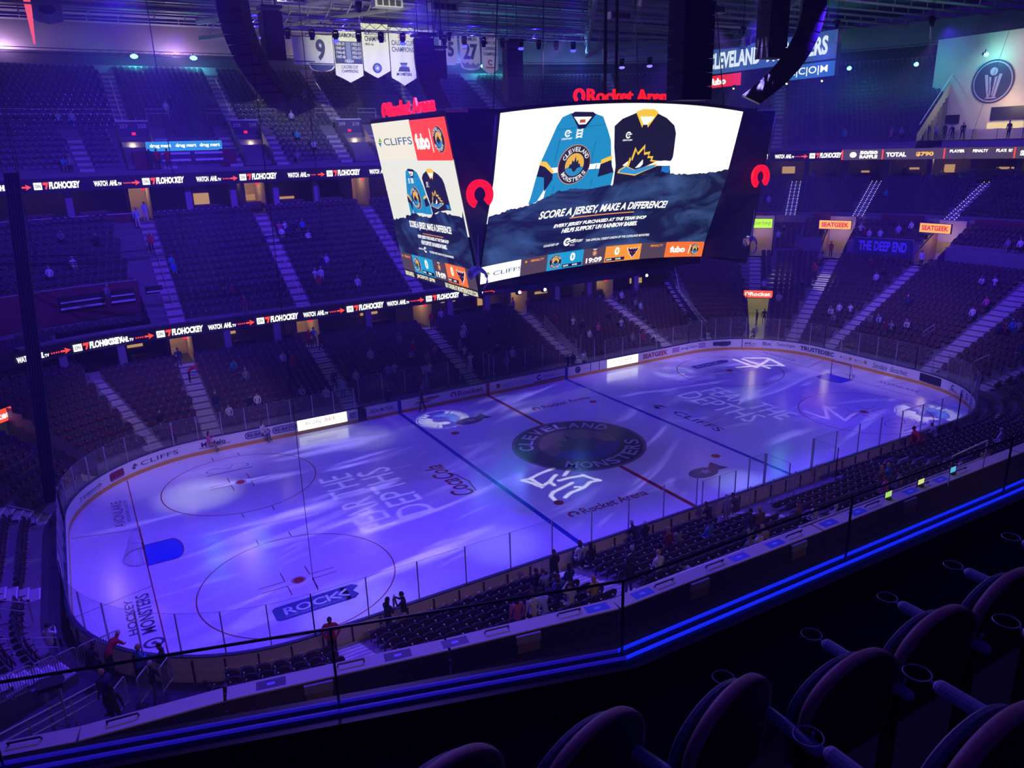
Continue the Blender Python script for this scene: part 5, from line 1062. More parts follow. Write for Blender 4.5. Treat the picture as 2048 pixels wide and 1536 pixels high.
line_array([(-5.95, -16, 28.0-.5*i) for i in range(15)], 1.5, .9, PI*.5, 'large dark speaker column seen from behind over the main screen')
line_array(J(8.0, -10, 27.2, 13, .48, -1, .05, 2.75), 1.45, 1.15, PI*.75, 'long curved line array speaker hanging over the right corner panel')
line_array([(5.5, -9.6, 26.6-.52*i) for i in range(7)], 1.35, .9, PI*.5, 'straight speaker stack hanging left of the long curved array')
# ------------------------------------------------------------------ banners
def banner(x0, x1, zt, zb, shape, col, lines, label, y=30., extra=None):
    """cloth with folds, bottom pointed / round / straight"""
    w = x1-x0; cx = (x0+x1)/2; t = empty('championship_banner', (cx, y, zt), 0, label, 'banner'); nx, nz = 16, 10; vs = []
    for j in range(nz+1):
        for i in range(nx+1):
            u = -w/2+w*i/nx; f = j/nz; e = abs(u)/(w/2); bot = {'v': (1-e)*.14, 'r': math.sqrt(max(0, 1-e*e))*.12, 's': 0}[shape]
            H = zt-zb; hh = H*(1-.14 if shape != 's' else 1); z = -f*(hh+bot*H); vs.append((u, .05*math.sin(u*5+x0), z))
    m_ = MB(); m_.add(vs, [(j*(nx+1)+i, j*(nx+1)+i+1, (j+1)*(nx+1)+i+1, (j+1)*(nx+1)+i) for j in range(nz) for i in range(nx)], col); m_.build('cloth', t)
    m_ = MB(); m_.tube([(-w/2-.1, 0, .02), (w/2+.1, 0, .02)], .04, DARK, 5); m_.tube([(-w/2, 0, .02), (-w/2, 0, 34-zt)], .015, DARK, 3); m_.tube([(w/2, 0, .02), (w/2, 0, 34-zt)], .015, DARK, 3); m_.build('hanging_bar', t)
    a = Art(lambda X, Z, l: (X, -.08-l, Z), 0, .01)
    for s_, X, Z, tw, th, c, bo in lines: a.text(s_, X-tw/2, Z, tw, th, c, 1, bold=bo)
    if extra: extra(a)
    a.build('banner_lettering', t); return t
BC = mat('banner_cream', (.75, .76, .6), .8); BL = mat('banner_ivory', (.7, .7, .72), .8); BN = mat('banner_navy_ink', (.05, .06, .16), .8); BR_ = mat('banner_red_ink', (.45, .1, .08), .8); BG = mat('banner_steel_blue', (.2, .25, .42), .8)
banner(-8.4, -6.6, 29.0, 26.8, 's', BL, [], 'plain pale banner half hidden by the speaker stack', extra=lambda a: a.rect(-.9, -2.0, .9, -1.92, BN, 1))
banner(-8.0+.9, -4.9, 29.2, 26.2, 'r', BL, [('9', 0, -2.05, .8, 1.7, BN, .03)], 'pale retired number banner with a 9 and a rounded navy foot', extra=lambda a: (a.rect(-1.08, -2.35, 1.08, -2.27, BN, 1), a.poly([(-1.08, -2.4), (1.08, -2.4), (.8, -2.75), (0, -2.98), (-.8, -2.75)], BN, 1)))
banner(-5.6+.8, -2.25, 29.7, 25.4, 'v', BC, [('BARONS', 0, -.62, 1.5, .34, BN, .01), ('CALDER CUP', 0, -3.15, 1.5, .26, BN, 0), ('CHAMPIONS', 0, -3.5, 1.5, .26, BN, 0)], 'pale banner with a navy panel listing winning seasons', extra=lambda a: (a.rect(-1.2, -2.75, 1.2, -.95, BN, 1), a.rect(-.22, -2.7, .22, -1.0, BG, 2), [a.text(s_, x_, z_, .8, .26, BL, 3, .02) for s_, x_, z_ in (('1938-39', -1.12, -1.3), ('1940-41', -1.12, -1.65), ('1944-45', -1.12, -2.0), ('1947-48', -1.12, -2.35), ('1950-51', .32, -1.3), ('1952-53', .32, -1.65), ('1953-54', .32, -2.0), ('1956-57', .32, -2.35), ('1963-64', -.4, -2.68))]))
banner(-2.2, .3, 30.3, 25.8, 'v', BC, [('NORTH DIVISION', 0, -.95, 2.0, .3, BN, .01), ('CHAMPIONS', 0, -1.45, 2.0, .42, BN, .01), ('2015-16', -.6, -1.8, .8, .2, BN, 0)], 'cream North Division banner with a round crest near its foot', extra=lambda a: (a.disc(0, -3.65, .42, BN, 1), a.disc(0, -3.65, .28, BG, 2), a.poly(leap(SPIKES, 0, -3.65, .25, .25), BC, 3)))
banner(.4, 2.85, 30.1, 25.2, 'v', BC, [('2016', 0, -.9, .9, .4, BR_, .01), ('CALDER CUP', 0, -1.5, 2.1, .42, BN, .01), ('CHAMPIONS', 0, -2.05, 2.1, .42, BN, .01), ('MONSTERS', 0, -4.05, 1.5, .26, BN, .02)], 'cream 2016 Calder Cup banner with a dark trophy sketch', extra=lambda a: (a.rect(-.35, -3.1, .35, -2.95, BN, 1), a.rect(-.28, -3.3, .28, -3.1, BG, 1), a.poly([(-.6, -3.7), (.6, -3.7), (.5, -3.3), (-.4, -3.3)], BN, 1)))
banner(3.0, 4.9, 30.0, 26.0, 'v', BC, [('2015-16', 0, -.9, 1.3, .4, BR_, .01), ('WESTERN', 0, -1.5, 1.5, .36, BN, .01), ('CONFERENCE', 0, -2.0, 1.6, .36, BN, .01), ('CHAMPIONS', 0, -2.5, 1.6, .36, BN, .01)], 'cream Western Conference banner partly behind the hanging array')
banner(5.3, 7.2, 29.9, 27.0, 'r', BL, [('LEGENDS', 0, -.5, 1.3, .25, BN, .01), ('15', 0, -2.1, 1.1, 1.3, BN, .04)], 'pale retired number banner with a 15')
banner(7.5, 9.6, 29.8, 26.6, 'r', BL, [('HAMLIN', 0, -.55, 1.4, .3, BN, .01), ('27', 0, -2.2, 1.5, 1.4, BN, .04)], 'pale retired number banner with a large 27 and jagged blue foot', extra=lambda a: a.poly([(-1, -2.4), (-.6, -2.6), (-.4, -2.4), (0, -2.7), (.2, -2.45), (.6, -2.7), (.7, -2.45), (1, -2.6), (.7, -2.95), (-.7, -2.95)], BG, 1))
banner(9.8, 11.6, 30.0, 26.3, 'v', BL, [('2014', 0, -.55, .8, .3, BR_, .01), ('AMERICAN', 0, -1.0, 1.4, .3, BN, .01), ('CONFERENCE', 0, -1.5, 1.5, .3, BN, .01), ('CHAMPIONS', 0, -2.0, 1.5, .3, BN, .01)], 'pale American Conference banner at the right end of the row', extra=lambda a: (a.ring(0, -2.6, .14, .26, BR_, 1, 30, 320), a.rect(-.5, -3.1, .5, -3.0, BR_, 1)))
banner(-26.9, -24.6, 33.2, 31.0, 'v', mat('banner_grey', (.3, .28, .4), .8), [], 'small dim banner high among the roof beams on the left', y=44., extra=lambda a: a.disc(0, -1.0, .5, BN, 1, 12, 1.3, .8))
light('SPOT', 'banner_light', (-3, 13, 27.5), 12000, (1, 1, .7), (-1.5, 30, 28.2), 44, .8, .1); light('SPOT', 'banner_light', (7, 13, 27.5), 3500, (.8, .8, 1), (8, 30, 28), 34, .9, .1)
# ================================================================== GOBO PROJECTORS: stencil plates under small lamps
def inside(p, poly):
    c = False; n = len(poly); x, y = p
    for i in range(n):
        x0, y0 = poly[i]; x1, y1 = poly[(i+1) % n]
        if (y0 > y) != (y1 > y) and x < (x1-x0)*(y-y0)/(y1-y0)+x0: c = not c
    return c
def strokes(lines, w):
    out = []
    for L in lines:
        for (x0, y0), (x1, y1) in zip(L, L[1:]):
            dx, dy = x1-x0, y1-y0; q = math.hypot(dx, dy) or 1; ex, ey = dx/q*w*.3, dy/q*w*.3; nx, ny = -dy/q*w/2, dx/q*w/2
            out.append([(x0-ex+nx, y0-ey+ny), (x0-ex-nx, y0-ey-ny), (x1+ex-nx, y1+ey-ny), (x1+ex+nx, y1+ey+ny)])
    return out
def text_polys(string, x, y, w, h, ax, bold=.0, shear=0.):
    v, f = text2d(string, bold, shear, 1., 2); ux, uy, vx, vy = ax
    q = [(x+ux*a_*w+vx*b_*h, y+uy*a_*w+vy*b_*h) for a_, b_ in v]; return [[q[i] for i in p] for p in f]
def ring_poly(cx, cy, r0, r1, a0, a1, n=8):
    t = [math.radians(a0+(a1-a0)*i/n) for i in range(n+1)]
    return [(cx+r1*math.cos(k), cy+r1*math.sin(k)) for k in t]+[(cx+r0*math.cos(k), cy+r0*math.sin(k)) for k in reversed(t)]
def gobo(cx, cy, R, polys, power, color, label, off=(0, 0), soft=.0012, H=26.1):
    lx, ly = cx*.9+off[0], cy*.8+off[1]; f = .03
    V, E = [], []
    def addp(pl):
        n0 = len(V)
        for p in pl: V.append(Vector(p))
        for i in range(len(pl)): E.append((n0+i, n0+(i+1) % len(pl)))
    M_ = R*1.7; addp([(cx-M_, cy-M_), (cx+M_, cy-M_), (cx+M_, cy+M_), (cx-M_, cy+M_)])
    for p in polys: addp(p)
    r = geometry.delaunay_2d_cdt(V, E, [], 0, 1e-4); vv, tt = r[0], r[2]; keep = []
    bbs = [(min(p[0] for p in pl), max(p[0] for p in pl), min(p[1] for p in pl), max(p[1] for p in pl)) for pl in polys]
    for t in tt:
        c = ((vv[t[0]].x+vv[t[1]].x+vv[t[2]].x)/3, (vv[t[0]].y+vv[t[1]].y+vv[t[2]].y)/3)
        if not any(b[0] <= c[0] <= b[1] and b[2] <= c[1] <= b[3] and inside(c, pl) for b, pl in zip(bbs, polys)): keep.append(tuple(t))
    o_ = empty('gobo_projector', (lx, ly, H), 0, label, 'projector')
    m_ = MB(); m_.add([((p.x-lx)*f, (p.y-ly)*f, -H*f) for p in vv], keep, BLACK); m_.build('gobo_plate', o_)
    m_ = MB(); m_.tube([(0, 0, .05), (0, 0, .35)], [.1, .13], BLACK, 8); m_.box((0, 0, .45), (.14, .12, .1), BLACK); m_.tube([(0, 0, .5), (0, 0, 8)], .02, DARK, 4)
    for sx, sy in ((-1, -1), (1, -1), (1, 1), (-1, 1)): m_.tube([(sx*.1, sy*.1, .1), ((cx-lx+sx*M_)*f, (cy-ly+sy*M_)*f, -H*f)], .004, DARK, 3)
    m_.build('projector_body', o_)
    light('SPOT', 'gobo_light', (lx, ly, H), power, color, (cx, cy, 0), 2*math.degrees(math.atan(R*1.25/H)), .15, soft)
MP = [[(-3.65, -2.48), (-4.77, -2.67), (-5.76, -2.99), (-6.28, -2.91), (-6.01, -3.57), (-5.77, -4.47)], [(-5.71, -3.09), (-5.69, -4.12)], [(-5.53, -4.23), (-4.95, -4.02), (-4.34, -3.53), (-4.09, -3.41)], [(-4.98, -4.06), (-5.02, -4.64)], [(-4.45, -4.21), (-3.71, -4.23), (-2.84, -4.4)], [(-3.05, -3.25), (-3.75, -3.78)], [(-2.77, -4.3), (-2.6, -4.97), (-2.33, -5.57), (-2.97, -5.41), (-3.7, -5.85), (-4.13, -5.5)], [(-3.9, -4.92), (-4.88, -5.19), (-5.6, -5.36), (-6.0, -5.72), (-6.09, -6.27)], [(-3.84, -5.89), (-4.82, -6.01), (-5.43, -6.35)]]
gobo(-4.3, -4.4, 2.9, strokes(MP, .27), 17000, (1, .97, .9), 'small projector throwing the bright white M mark near centre ice', off=(0, -7))
gobo(24.6, 7.0, 3.4, strokes([[(24.04, 9.13), (23.61, 6.04), (26.75, 7.29), (25.96, 5.02)], [(22.28, 7.01), (24.35, 6.33), (25.85, 5.31)], [(24.75, 8.76), (24.36, 5.16)], [(25.1, 8.87), (26.85, 7.59)]], .34), 20000, (1, .9, 1), 'small projector throwing the white M mark at the far right of the ice')
gobo(19.1, -5.4, 2.6, strokes([[(17.64, -4.11), (17.68, -6.19), (19.82, -4.21), (18.37, -7.1), (20.35, -6.47)], [(19.29, -4.32), (20.11, -4.89)]], .26), 6000, (.8, .5, 1), 'small projector throwing the dim violet M mark in the right faceoff circle')
gobo(-14.6, .3, 5.4, text_polys('DEPTHS', -12.4, -3.5, 7.4, 2.15, AXL)+text_polys('FEAR THE', -14.85, -3.9, 8.2, 2.0, AXL), 9000, (.45, .4, 1), 'small projector throwing the slogan left of the centre circle')
gobo(14.7, -.2, 5.4, text_polys('DEPTHS', 12.4, 4.1, 7.6, 2.1, AXR)+text_polys('FEAR THE', 14.8, 3.8, 8.2, 2.0, AXR), 8000, (.45, .4, 1), 'small projector throwing the slogan right of the centre circle')
def crest_polys(cx, cy, R, tilt=0):
    out = []
    for i in range(9): out.append(ring_poly(cx, cy, R*.66, R*.92, tilt+20+i*15.5, tilt+20+i*15.5+11, 3))
    for i in range(8): out.append(ring_poly(cx, cy, R*.66, R*.92, tilt+205+i*16, tilt+205+i*16+11, 3))
    for i in range(6): out.append(ring_poly(cx, cy, R*.97, R*1.0, i*60+1, i*60+59, 6))
    return out
for cx, cy, R, p, c, tl, nm in ((-5.6, 9.9, 2.0, 13000, (1, 1, .85), 90, 'far left of centre'), (24.4, -9.5, 2.2, 14000, (1, 1, .8), 60, 'near right corner'), (16.7, 9.1, 1.9, 7000, (.8, .75, 1), 120, 'far right circle')):
    gobo(cx, cy, R, crest_polys(cx, cy, R, tl)+[ring_poly(cx-.1*R, cy, R*.3, R*.58, 130+tl-90, 290+tl-90, 10)], p, c, 'small projector throwing the round crest at the %s' % nm)
    gobo(cx, cy, R*.8, [ring_poly(cx+.05, cy, R*.25, R*.6, -70+tl-90, 110+tl-90, 10)], p*.6, (.1, .5, 1), 'small projector adding the blue crescent to the crest at the %s' % nm, off=(.8, .4))
# added fill lights: low angle spots brightening the boards, points for the roof
for x in (-24, -10, 4, 16, 26): light('SPOT', 'board_fill_light', (x, -6, 26), 15000, (.45, .28, 1), (x*.98, 15.5, 1.2), 34, .8, .2)
light('SPOT', 'board_fill_light', (8, -3, 26), 17000, (.45, .28, 1), (31, 2, 1.2), 44, .8, .2); light('SPOT', 'board_fill_light', (2, 4, 26), 12000, (.45, .28, 1), (-30.5, 4, .9), 34, .8, .2)
for x, y, z, p, c in ((-30, 55.3, 30.9, 500, (.7, .4, .8)), (-14, 55.3, 30.9, 500, (.7, .4, .8)), (2, 55.3, 31, 350, (.8, .6, .7)), (20, 55.3, 30.9, 400, (.2, .35, 1)), (36, 51, 31, 350, (.15, .35, 1)), (-10, 26, 31.5, 300, (.6, .5, .9)), (15, 22, 31.5, 250, (.4, .35, .9)), (50, 14, 31, 450, (.4, .25, .9)), (-30, 30, 31.6, 300, (.5, .4, .9))): light('POINT', 'roof_fill_light', (x, y, z), p*(1.3 if y > 44 else .8), c, radius=.3)  # added fill points brightening the upper back wall and roof steel
# microphone on a long cable over the near glass
m_ = MB(); m_.tube([(-21.75, -12.9, 3.6), (-21.7, -12.9, 12), (-21.6, -12.9, 34)], .012, BLACK, 4); m_.tube([(-21.75, -12.9, 3.6), (-21.7, -12.9, 3.35), (-21.6, -12.93, 3.0)], .02, BLACK, 5); tag(m_.build('hanging_cable'), 'thin black cable hanging from the roof to the near glass on the left', 'cable')
# narrow black slanted strip hanging on the left
m_ = MB(); n = 12
pts = [(-30.1+.062*i, 6.0+.06*(i % 2)) for i in range(n)]
m_.add([(x-d_, y, z) for z, d_ in ((1.6, 1.25), (19, -.2)) for x, y in pts]+[(x-d_, y+.06, z) for z, d_ in ((1.6, 1.25), (19, -.2)) for x, y in pts], [(i, i+1, n+i+1, n+i) for i in range(n-1)]+[(2*n+i, 3*n+i, 3*n+i+1, 2*n+i+1) for i in range(n-1)], BLACK); m_.tube([(-29.9, 6, 19), (-29.9, 6, 34)], .02, DARK, 4); m_.tube([(-29.2, 6, 19), (-29.2, 6, 34)], .02, DARK, 4)
tag(m_.build('slanted_black_strip'), 'narrow black slanted strip hanging in front of the left corner seats', 'drape')
m_ = MB(); m_.add([(-27.5, 44, 34.5), (-26.7, 44, 34.5), (-27.15, 44, 29.4), (-27.3, 44, 29.4), (-27.5, 44.2, 34.5), (-26.7, 44.2, 34.5), (-27.15, 44.2, 29.4), (-27.3, 44.2, 29.4)], [(0, 1, 2, 3), (7, 6, 5, 4), (0, 4, 5, 1), (1, 5, 6, 2), (2, 6, 7, 3), (3, 7, 4, 0)], led('ff5a70', 1.)); tag(m_.build('hanging_light_fin'), 'tapering pink lit fin hanging from the roof at the top left', 'light')
# openings in the left club wall
for k, sk in enumerate((-CX-1.9, -CX-.9, -CX+.05)):
    m_ = MB(); w = (.55, .3, .35)[k]
    wallbox(m_, sk-w, sk+w, 16.95, 17.08, 8.15, 9.3, BLACK); o = m_.build('wall_opening'); tag(o, kind='structure'); m_ = MB(); wallbox(m_, sk-w, sk+w, 16.8, 16.95, 8.3, 8.45, WHITE); wallbox(m_, sk-w*.95, sk+w*.95, 16.85, 16.95, 8.8, 8.9, WHITE); m_.build('white_shelf', o)
# ================================================================== NEAR COUNTER (suite level in front of the camera deck)
mb = MB(); cp = [(-40, -16.5), (-33, -18.3), (-29.9, -19.1), (-26.15, -19.6), (-19.65, -21.0), (-13.8, -22.1), (-3.7, -22.25), (10.7, -22.3), (22, -22.3)]
for (x0, y0), (x1, y1) in zip(cp, cp[1:]): mb.quad((x0, y0+.45, 3.6), (x1, y1+.45, 3.6), (x1, -40, 3.6), (x0, -40, 3.6), mat('suite_floor_black', (.01, .01, .014), .9)); mb.quad((x0, y0+.45, 0), (x1, y1+.45, 0), (x1, y1+.45, 3.6), (x0, y0+.45, 3.6), mat('suite_floor_black', (.01, .01, .014), .9))
tag(mb.build('suite_floor'), kind='structure')
CTOP = mat('counter_top_cream', (.52, .5, .46), .55); CFR = mat('counter_front_black', (.006, .006, .008), .7)
WHERE = ('at the far left of the near side', 'left of the front aisle', 'below the rail post on the left', 'right of the rail bend', 'beside the crouching staff', 'at the right edge of the near side', 'beyond the frame on the right')
def along(i, f): (x0, y0), (x1, y1) = cp[i], cp[i+1]; return x0+(x1-x0)*f, y0+(y1-y0)*f, math.atan2(y1-y0, x1-x0)
for i in range(1, 8):
    (x0, y0), (x1, y1) = cp[i], cp[i+1]; L = math.hypot(x1-x0, y1-y0); an = math.atan2(y1-y0, x1-x0); cx, cy = (x0+x1)/2, (y0+y1)/2
    t = empty('drink_counter', (cx, cy, 3.6), an, 'long cream topped counter with black front %s' % WHERE[i-1], 'counter')
    m_ = MB(); m_.box((0, .3, .88), (L/2-.04, .3, .025), CTOP); m_.build('counter_top', t)
    m_ = MB(); m_.box((0, .05, .43), (L/2-.04, .03, .42), CFR); m_.build('front_panel', t)
PADM = mat('blue_pad', (.03, .06, .6), .4); PADD = mat('dark_tray', (.03, .03, .08), .4)
def on_counter(x):
    for i in range(len(cp)-1):
        if cp[i][0] <= x < cp[i+1][0]:
            f = (x-cp[i][0])/(cp[i+1][0]-cp[i][0]); return along(i, f)
def ordn(i): return ['first', 'second', 'third', 'fourth', 'fifth', 'sixth', 'seventh', 'eighth', 'ninth', 'tenth', 'eleventh', 'twelfth', 'thirteenth', 'fourteenth', 'fifteenth', 'sixteenth', 'seventeenth', 'eighteenth', 'nineteenth', 'twentieth'][i]
for k, x in enumerate((-24.9, -21.2, -19.4, -14.5, -12.6, -8.0, -6.1, -3.0, -1.2, 2.4, 4.6)):
    px, py, an = on_counter(x); M = PADD if k < 3 else PADM
    a = Art(lambda X, Y, l: (X, Y, l), 0, .002); a.rect(-.42, -.2, .42, .2, M); a.rect(-.12, -.06, .12, .06, mat('pad_logo', (.3, .35, .9), .4), 1, bev=.04); o = a.build('counter_mat'); o.location = (px-.3*math.sin(an), py+.3*math.cos(an), 4.508); o.rotation_euler = (0, 0, an)
    tag(o, '%s service mat lying on the near counter, %s from the left' % ('dark' if k < 3 else 'blue', ordn(k)), 'mat')
for k, x in enumerate((-31.2, -28.8, -22.6, -18.0, -15.5, -11.6, -9.2, -5.0, -.2, 3.3, 6.2)):
    px, py, an = on_counter(x); m_ = MB(); m_.tube([(-.4, .08, 0), (-.4, .0, .12), (.4, .0, .12), (.4, .08, 0)], .03, mat('black_handle', (.03, .03, .05), .3, .3), 6); o = m_.build('grab_handle', loc=(px-.3*math.sin(an), py+.3*math.cos(an), 4.52), rz=an)
    tag(o, 'black bracket handle standing on the near counter, %s from the left' % ordn(k), 'handle')
for k, x in enumerate((-23.6, -17.1, -10.3, -5.2, 1.8)):
    px, py, an = on_counter(x); m_ = MB(); m_.box((0, -.02, -.1), (.42, .05, .14), mat('placard_grey', (.2, .2, .27), .5)); o = m_.build('counter_placard', loc=(px+.05*math.sin(an), py-.08*math.cos(an), 4.4), rz=an); tag(o, 'small grey placard fixed to the counter front, %s from the left' % ordn(k), 'placard')
    m_ = MB(); m_.box((0, -.02, -.42), (.38, .04, .17), mat('placard_ochre', (.16, .1, .03), .6)); m_.build('lower_plate', o)
m_ = MB(); m_.tube([(4.3, -22.5, 4.5), (4.3, -22.5, 5.9), (7.4, -22.3, 5.9), (7.4, -22.3, 4.5)], .035, RAIL, 6); tag(m_.build('steel_frame'), 'tall square steel frame standing on the right part of the near counter', 'frame')
for k, (x, c, lab) in enumerate(((3.2, 'e8f890', 'pale yellow'), (5.6, '60c8e8', 'teal'), (.9, 'b8f078', 'lime'))):
    px, py, an = on_counter(x); m_ = MB(); m_.box((0, 0, .04), (.1, .1, .04), BLACK); m_.box((0, .03, .22), (.24, .015, .15), BLACK); o = m_.build('counter_monitor', loc=(px, py+.35, 4.51)); tag(o, 'small monitor with a %s screen on the near counter' % lab, 'monitor')
    m_ = MB(); m_.quad((-.22, .01, .09), (.22, .01, .09), (.22, .01, .35), (-.22, .01, .35), led(c, 1.)); m_.build('screen', o)
mb = MB()
for (x0, y0), (x1, y1), z in (((-13.0, -21.3), (-4.0, -21.4), 4.3), ((-4.0, -21.3), (9.0, -21.4), 4.3)): mb.tube([(x0, y0, z), (x1, y1, z)], .05, RAIL, 6)
tag(mb.build('counter_rail'), 'long pale rail running along the rink side of the near counter', 'rail')
# ------------------------------------------------------------------ gates and guard rails
def gate(x, y, z, an, w, h, lab, grp, bars=8):
    t = empty('bar_gate', (x, y, z), an, lab, 'gate', grp); m_ = MB(); m_.tube([(-w/2, 0, 0), (-w/2, 0, h-.06), (-w/2+.06, 0, h), (w/2-.06, 0, h), (w/2, 0, h-.06), (w/2, 0, 0)], .025, RAIL, 6); m_.tube([(-w/2, 0, .12), (w/2, 0, .12)], .018, RAIL, 5); m_.build('frame', t)
    m_ = MB()
    for i in range(1, bars): xx = -w/2+w*i/bars; m_.tube([(xx, 0, .12), (xx, 0, h)], .011, RAIL, 4, False)
    m_.build('bars', t)
for k in range(7):
    f = k/6; gate(-33.4+4.3*f, -11.0+1.7*f, .9-.45*f+.1, .35, .68, 1.1, 'white barred gate in the stepped row at the lower left corner of the bowl', 'barred gates at the lower left')
for k in range(3): gate(-28.9+.75*k, -13.9+.35*k, 1.3-.1*k, 1.0, .75, 1.1, 'white barred gate beside the stair at the lower left', 'barred gates beside the lower left stair')
for r, (x, y, z) in enumerate(((29.9, -11.8, .45), (31.5, -10.2, 1.1))):
    for k in range(4): gate(x+1.0*k, y-.25*k, z, -.15, .9, 1.15, 'white barred gate in the %s row beyond the right near corner of the rink' % ('front', 'back')[r], ('front', 'back')[r]+' barred gates beyond the right corner')
def urail(pts, lab, name='guard_rail'):
    m_ = MB(); (x0, y0, z0), (x1, y1, z1) = pts; m_.tube([(x0, y0, z0), (x0, y0, z0+.95), (x1, y1, z1+.95), (x1, y1, z1)], .028, RAIL, 6); m_.tube([(x0, y0, z0+.5), (x1, y1, z1+.5)], .022, RAIL, 6); tag(m_.build(name), lab, 'railing')
urail(((-33.0, -4.3, .9), (-31.9, -4.6, .5)), 'bent steel guard rail in the left end seats, upper of the lower pair'); urail(((-33.0, 6.3, .9), (-31.9, 5.7, .5)), 'bent steel guard rail in the left end seats beside the far aisle'); urail(((-31.7, -7.6, .5), (-30.9, -7.9, .4)), 'bent steel guard rail nearest the lower left rink corner'); urail(((-33.5, -7.3, 1.0), (-32.5, -7.5, .7)), 'bent steel guard rail at the left edge of the frame')
urail(((36.4, -1.2, 1.9), (37.6, -1.4, 2.4)), 'bent guard rail beside the right end aisle'); urail(((33.8, -7.2, .9), (35.0, -7.7, 1.4)), 'bent guard rail above the right barred gates')
mb = MB()
for dz in (.35, .65, .95): mb.tube([(-32.4, -16.9, 2.9+dz), (-29.2, -13.0, 1.2+dz)], .03, RAIL, 6)
for f in (0, .33, .66, 1): mb.tube([(-32.4+3.2*f, -16.9+3.9*f, 2.6-1.7*f), (-32.4+3.2*f, -16.9+3.9*f, 3.85-1.7*f)], .03, RAIL, 6)
tag(mb.build('stair_railing'), 'three bar steel stair railing at the bottom left corner', 'railing')
mb = MB(); tw = [(-30.9, -14.6), (-30.5, -14.6), (-30.5, -14.2), (-30.9, -14.2)]
for x, y in tw: mb.tube([(x, y, 1.5), (x, y, 3.4)], .03, TRM, 5)
for j in range(5):
    for i in range(4): (x0, y0), (x1, y1) = tw[i], tw[(i+1) % 4]; z = 1.5+.38*j; mb.tube([(x0, y0, z), (x1, y1, z+.38)], .015, TRM, 3, False)
o = mb.build('truss_stand'); tag(o, 'short lattice truss stand behind the lower left gates', 'truss stand'); m_ = MB(); m_.box((-30.7, -14.4, 3.5), (.35, .3, .08), BLACK); m_.build('equipment_tray', o)
# ================================================================== CAMERA DECK
DK = mat('deck_floor', (.035, .03, .035), .9, noise=.3, nscale=6)
fp = [(-36, -34.0), (-32.5, -34.95), (-28.43, -36.1), (-25.6, -36.95), (-22, -36.98), (-8, -37.0), (4, -37.0)]
mb = MB()
for (x0, y0), (x1, y1) in zip(fp, fp[1:]):
    mb.quad((x0, y0, 16.6), (x1, y1, 16.6), (x1, -46, 16.6), (x0, -46, 16.6), DK); mb.quad((x0, y0+.1, 16.0), (x1, y1+.1, 16.0), (x1, y1+.1, 16.86), (x0, y0+.1, 16.86), BLACK)
    mb.quad((x0, y0-.12, 16.6), (x1, y1-.12, 16.6), (x1, y1-.12, 16.86), (x0, y0-.12, 16.86), BLACK); mb.quad((x0, y0+.1, 16.86), (x1, y1+.1, 16.86), (x1, y1-.12, 16.86), (x0, y0-.12, 16.86), mat('curb_cap', (.03, .025, .05), .35))
    mb.quad((x0, y0+.1, 16.0), (x1, y1+.1, 16.0), (x1, -46, 16.0), (x0, -46, 16.0), BLACK)
for yy, z0, z1 in ((-38.42, 16.6, 17.02), (-39.28, 17.02, 17.44)): mb.box((-16, yy-4, (16.6+z1)/2), (20, 4, (z1-16.6)/2), DK)
tag(mb.build('floor_upper_deck'), kind='structure')
LB1 = led('1428ff', .9); LB2 = led('2418d0', .5)
for nm, segs, M, lab in (('led_strip', fp[3:], LB1, 'bright blue double LED strip along the deck curb right of the rail bend'), ('led_strip', fp[:4], LB2, 'dim violet double LED strip along the deck curb left of the rail bend')):
    mb = MB()
    for (x0, y0), (x1, y1) in zip(segs, segs[1:]):
        for off in (.035, -.035): mb.box(((x0+x1)/2, (y0+y1)/2+off, 16.87), (math.hypot(x1-x0, y1-y0)/2, .006, .008), M, math.atan2(y1-y0, x1-x0))
    tag(mb.build(nm), lab, 'LED strip')
rg = empty('deck_glass_rail', (-25.6, -36.95, 16.86), 0, 'clear glass guard with slim posts and dark top rail along the deck front', 'glass rail')
def rl(p, z): return (p[0]+25.6, p[1]+36.95, z-16.86)
for (x0, y0), (x1, y1) in zip(fp[:-1], fp[1:]):
    n = max(1, round(math.hypot(x1-x0, y1-y0)/1.47))
    for i in range(n):
        a_ = (x0+(x1-x0)*i/n, y0+(y1-y0)*i/n); b_ = (x0+(x1-x0)*(i+1)/n, y0+(y1-y0)*(i+1)/n)
        m_ = MB(); m_.quad(rl(a_, 16.87), rl(b_, 16.87), rl(b_, 17.31), rl(a_, 17.31), GL); m_.build('glass_pane', rg); m_ = MB(); m_.box(rl(a_, 17.085), (.005, .006, .225), mat('deck_post', (.12, .12, .2), .3, .6)); m_.build('post', rg)
    m_ = MB(); m_.tube([rl((x0, y0), 17.315), rl((x1, y1), 17.315)], .0075, mat('top_rail', (.03, .03, .07), .3, .5), 6); m_.build('top_rail', rg)
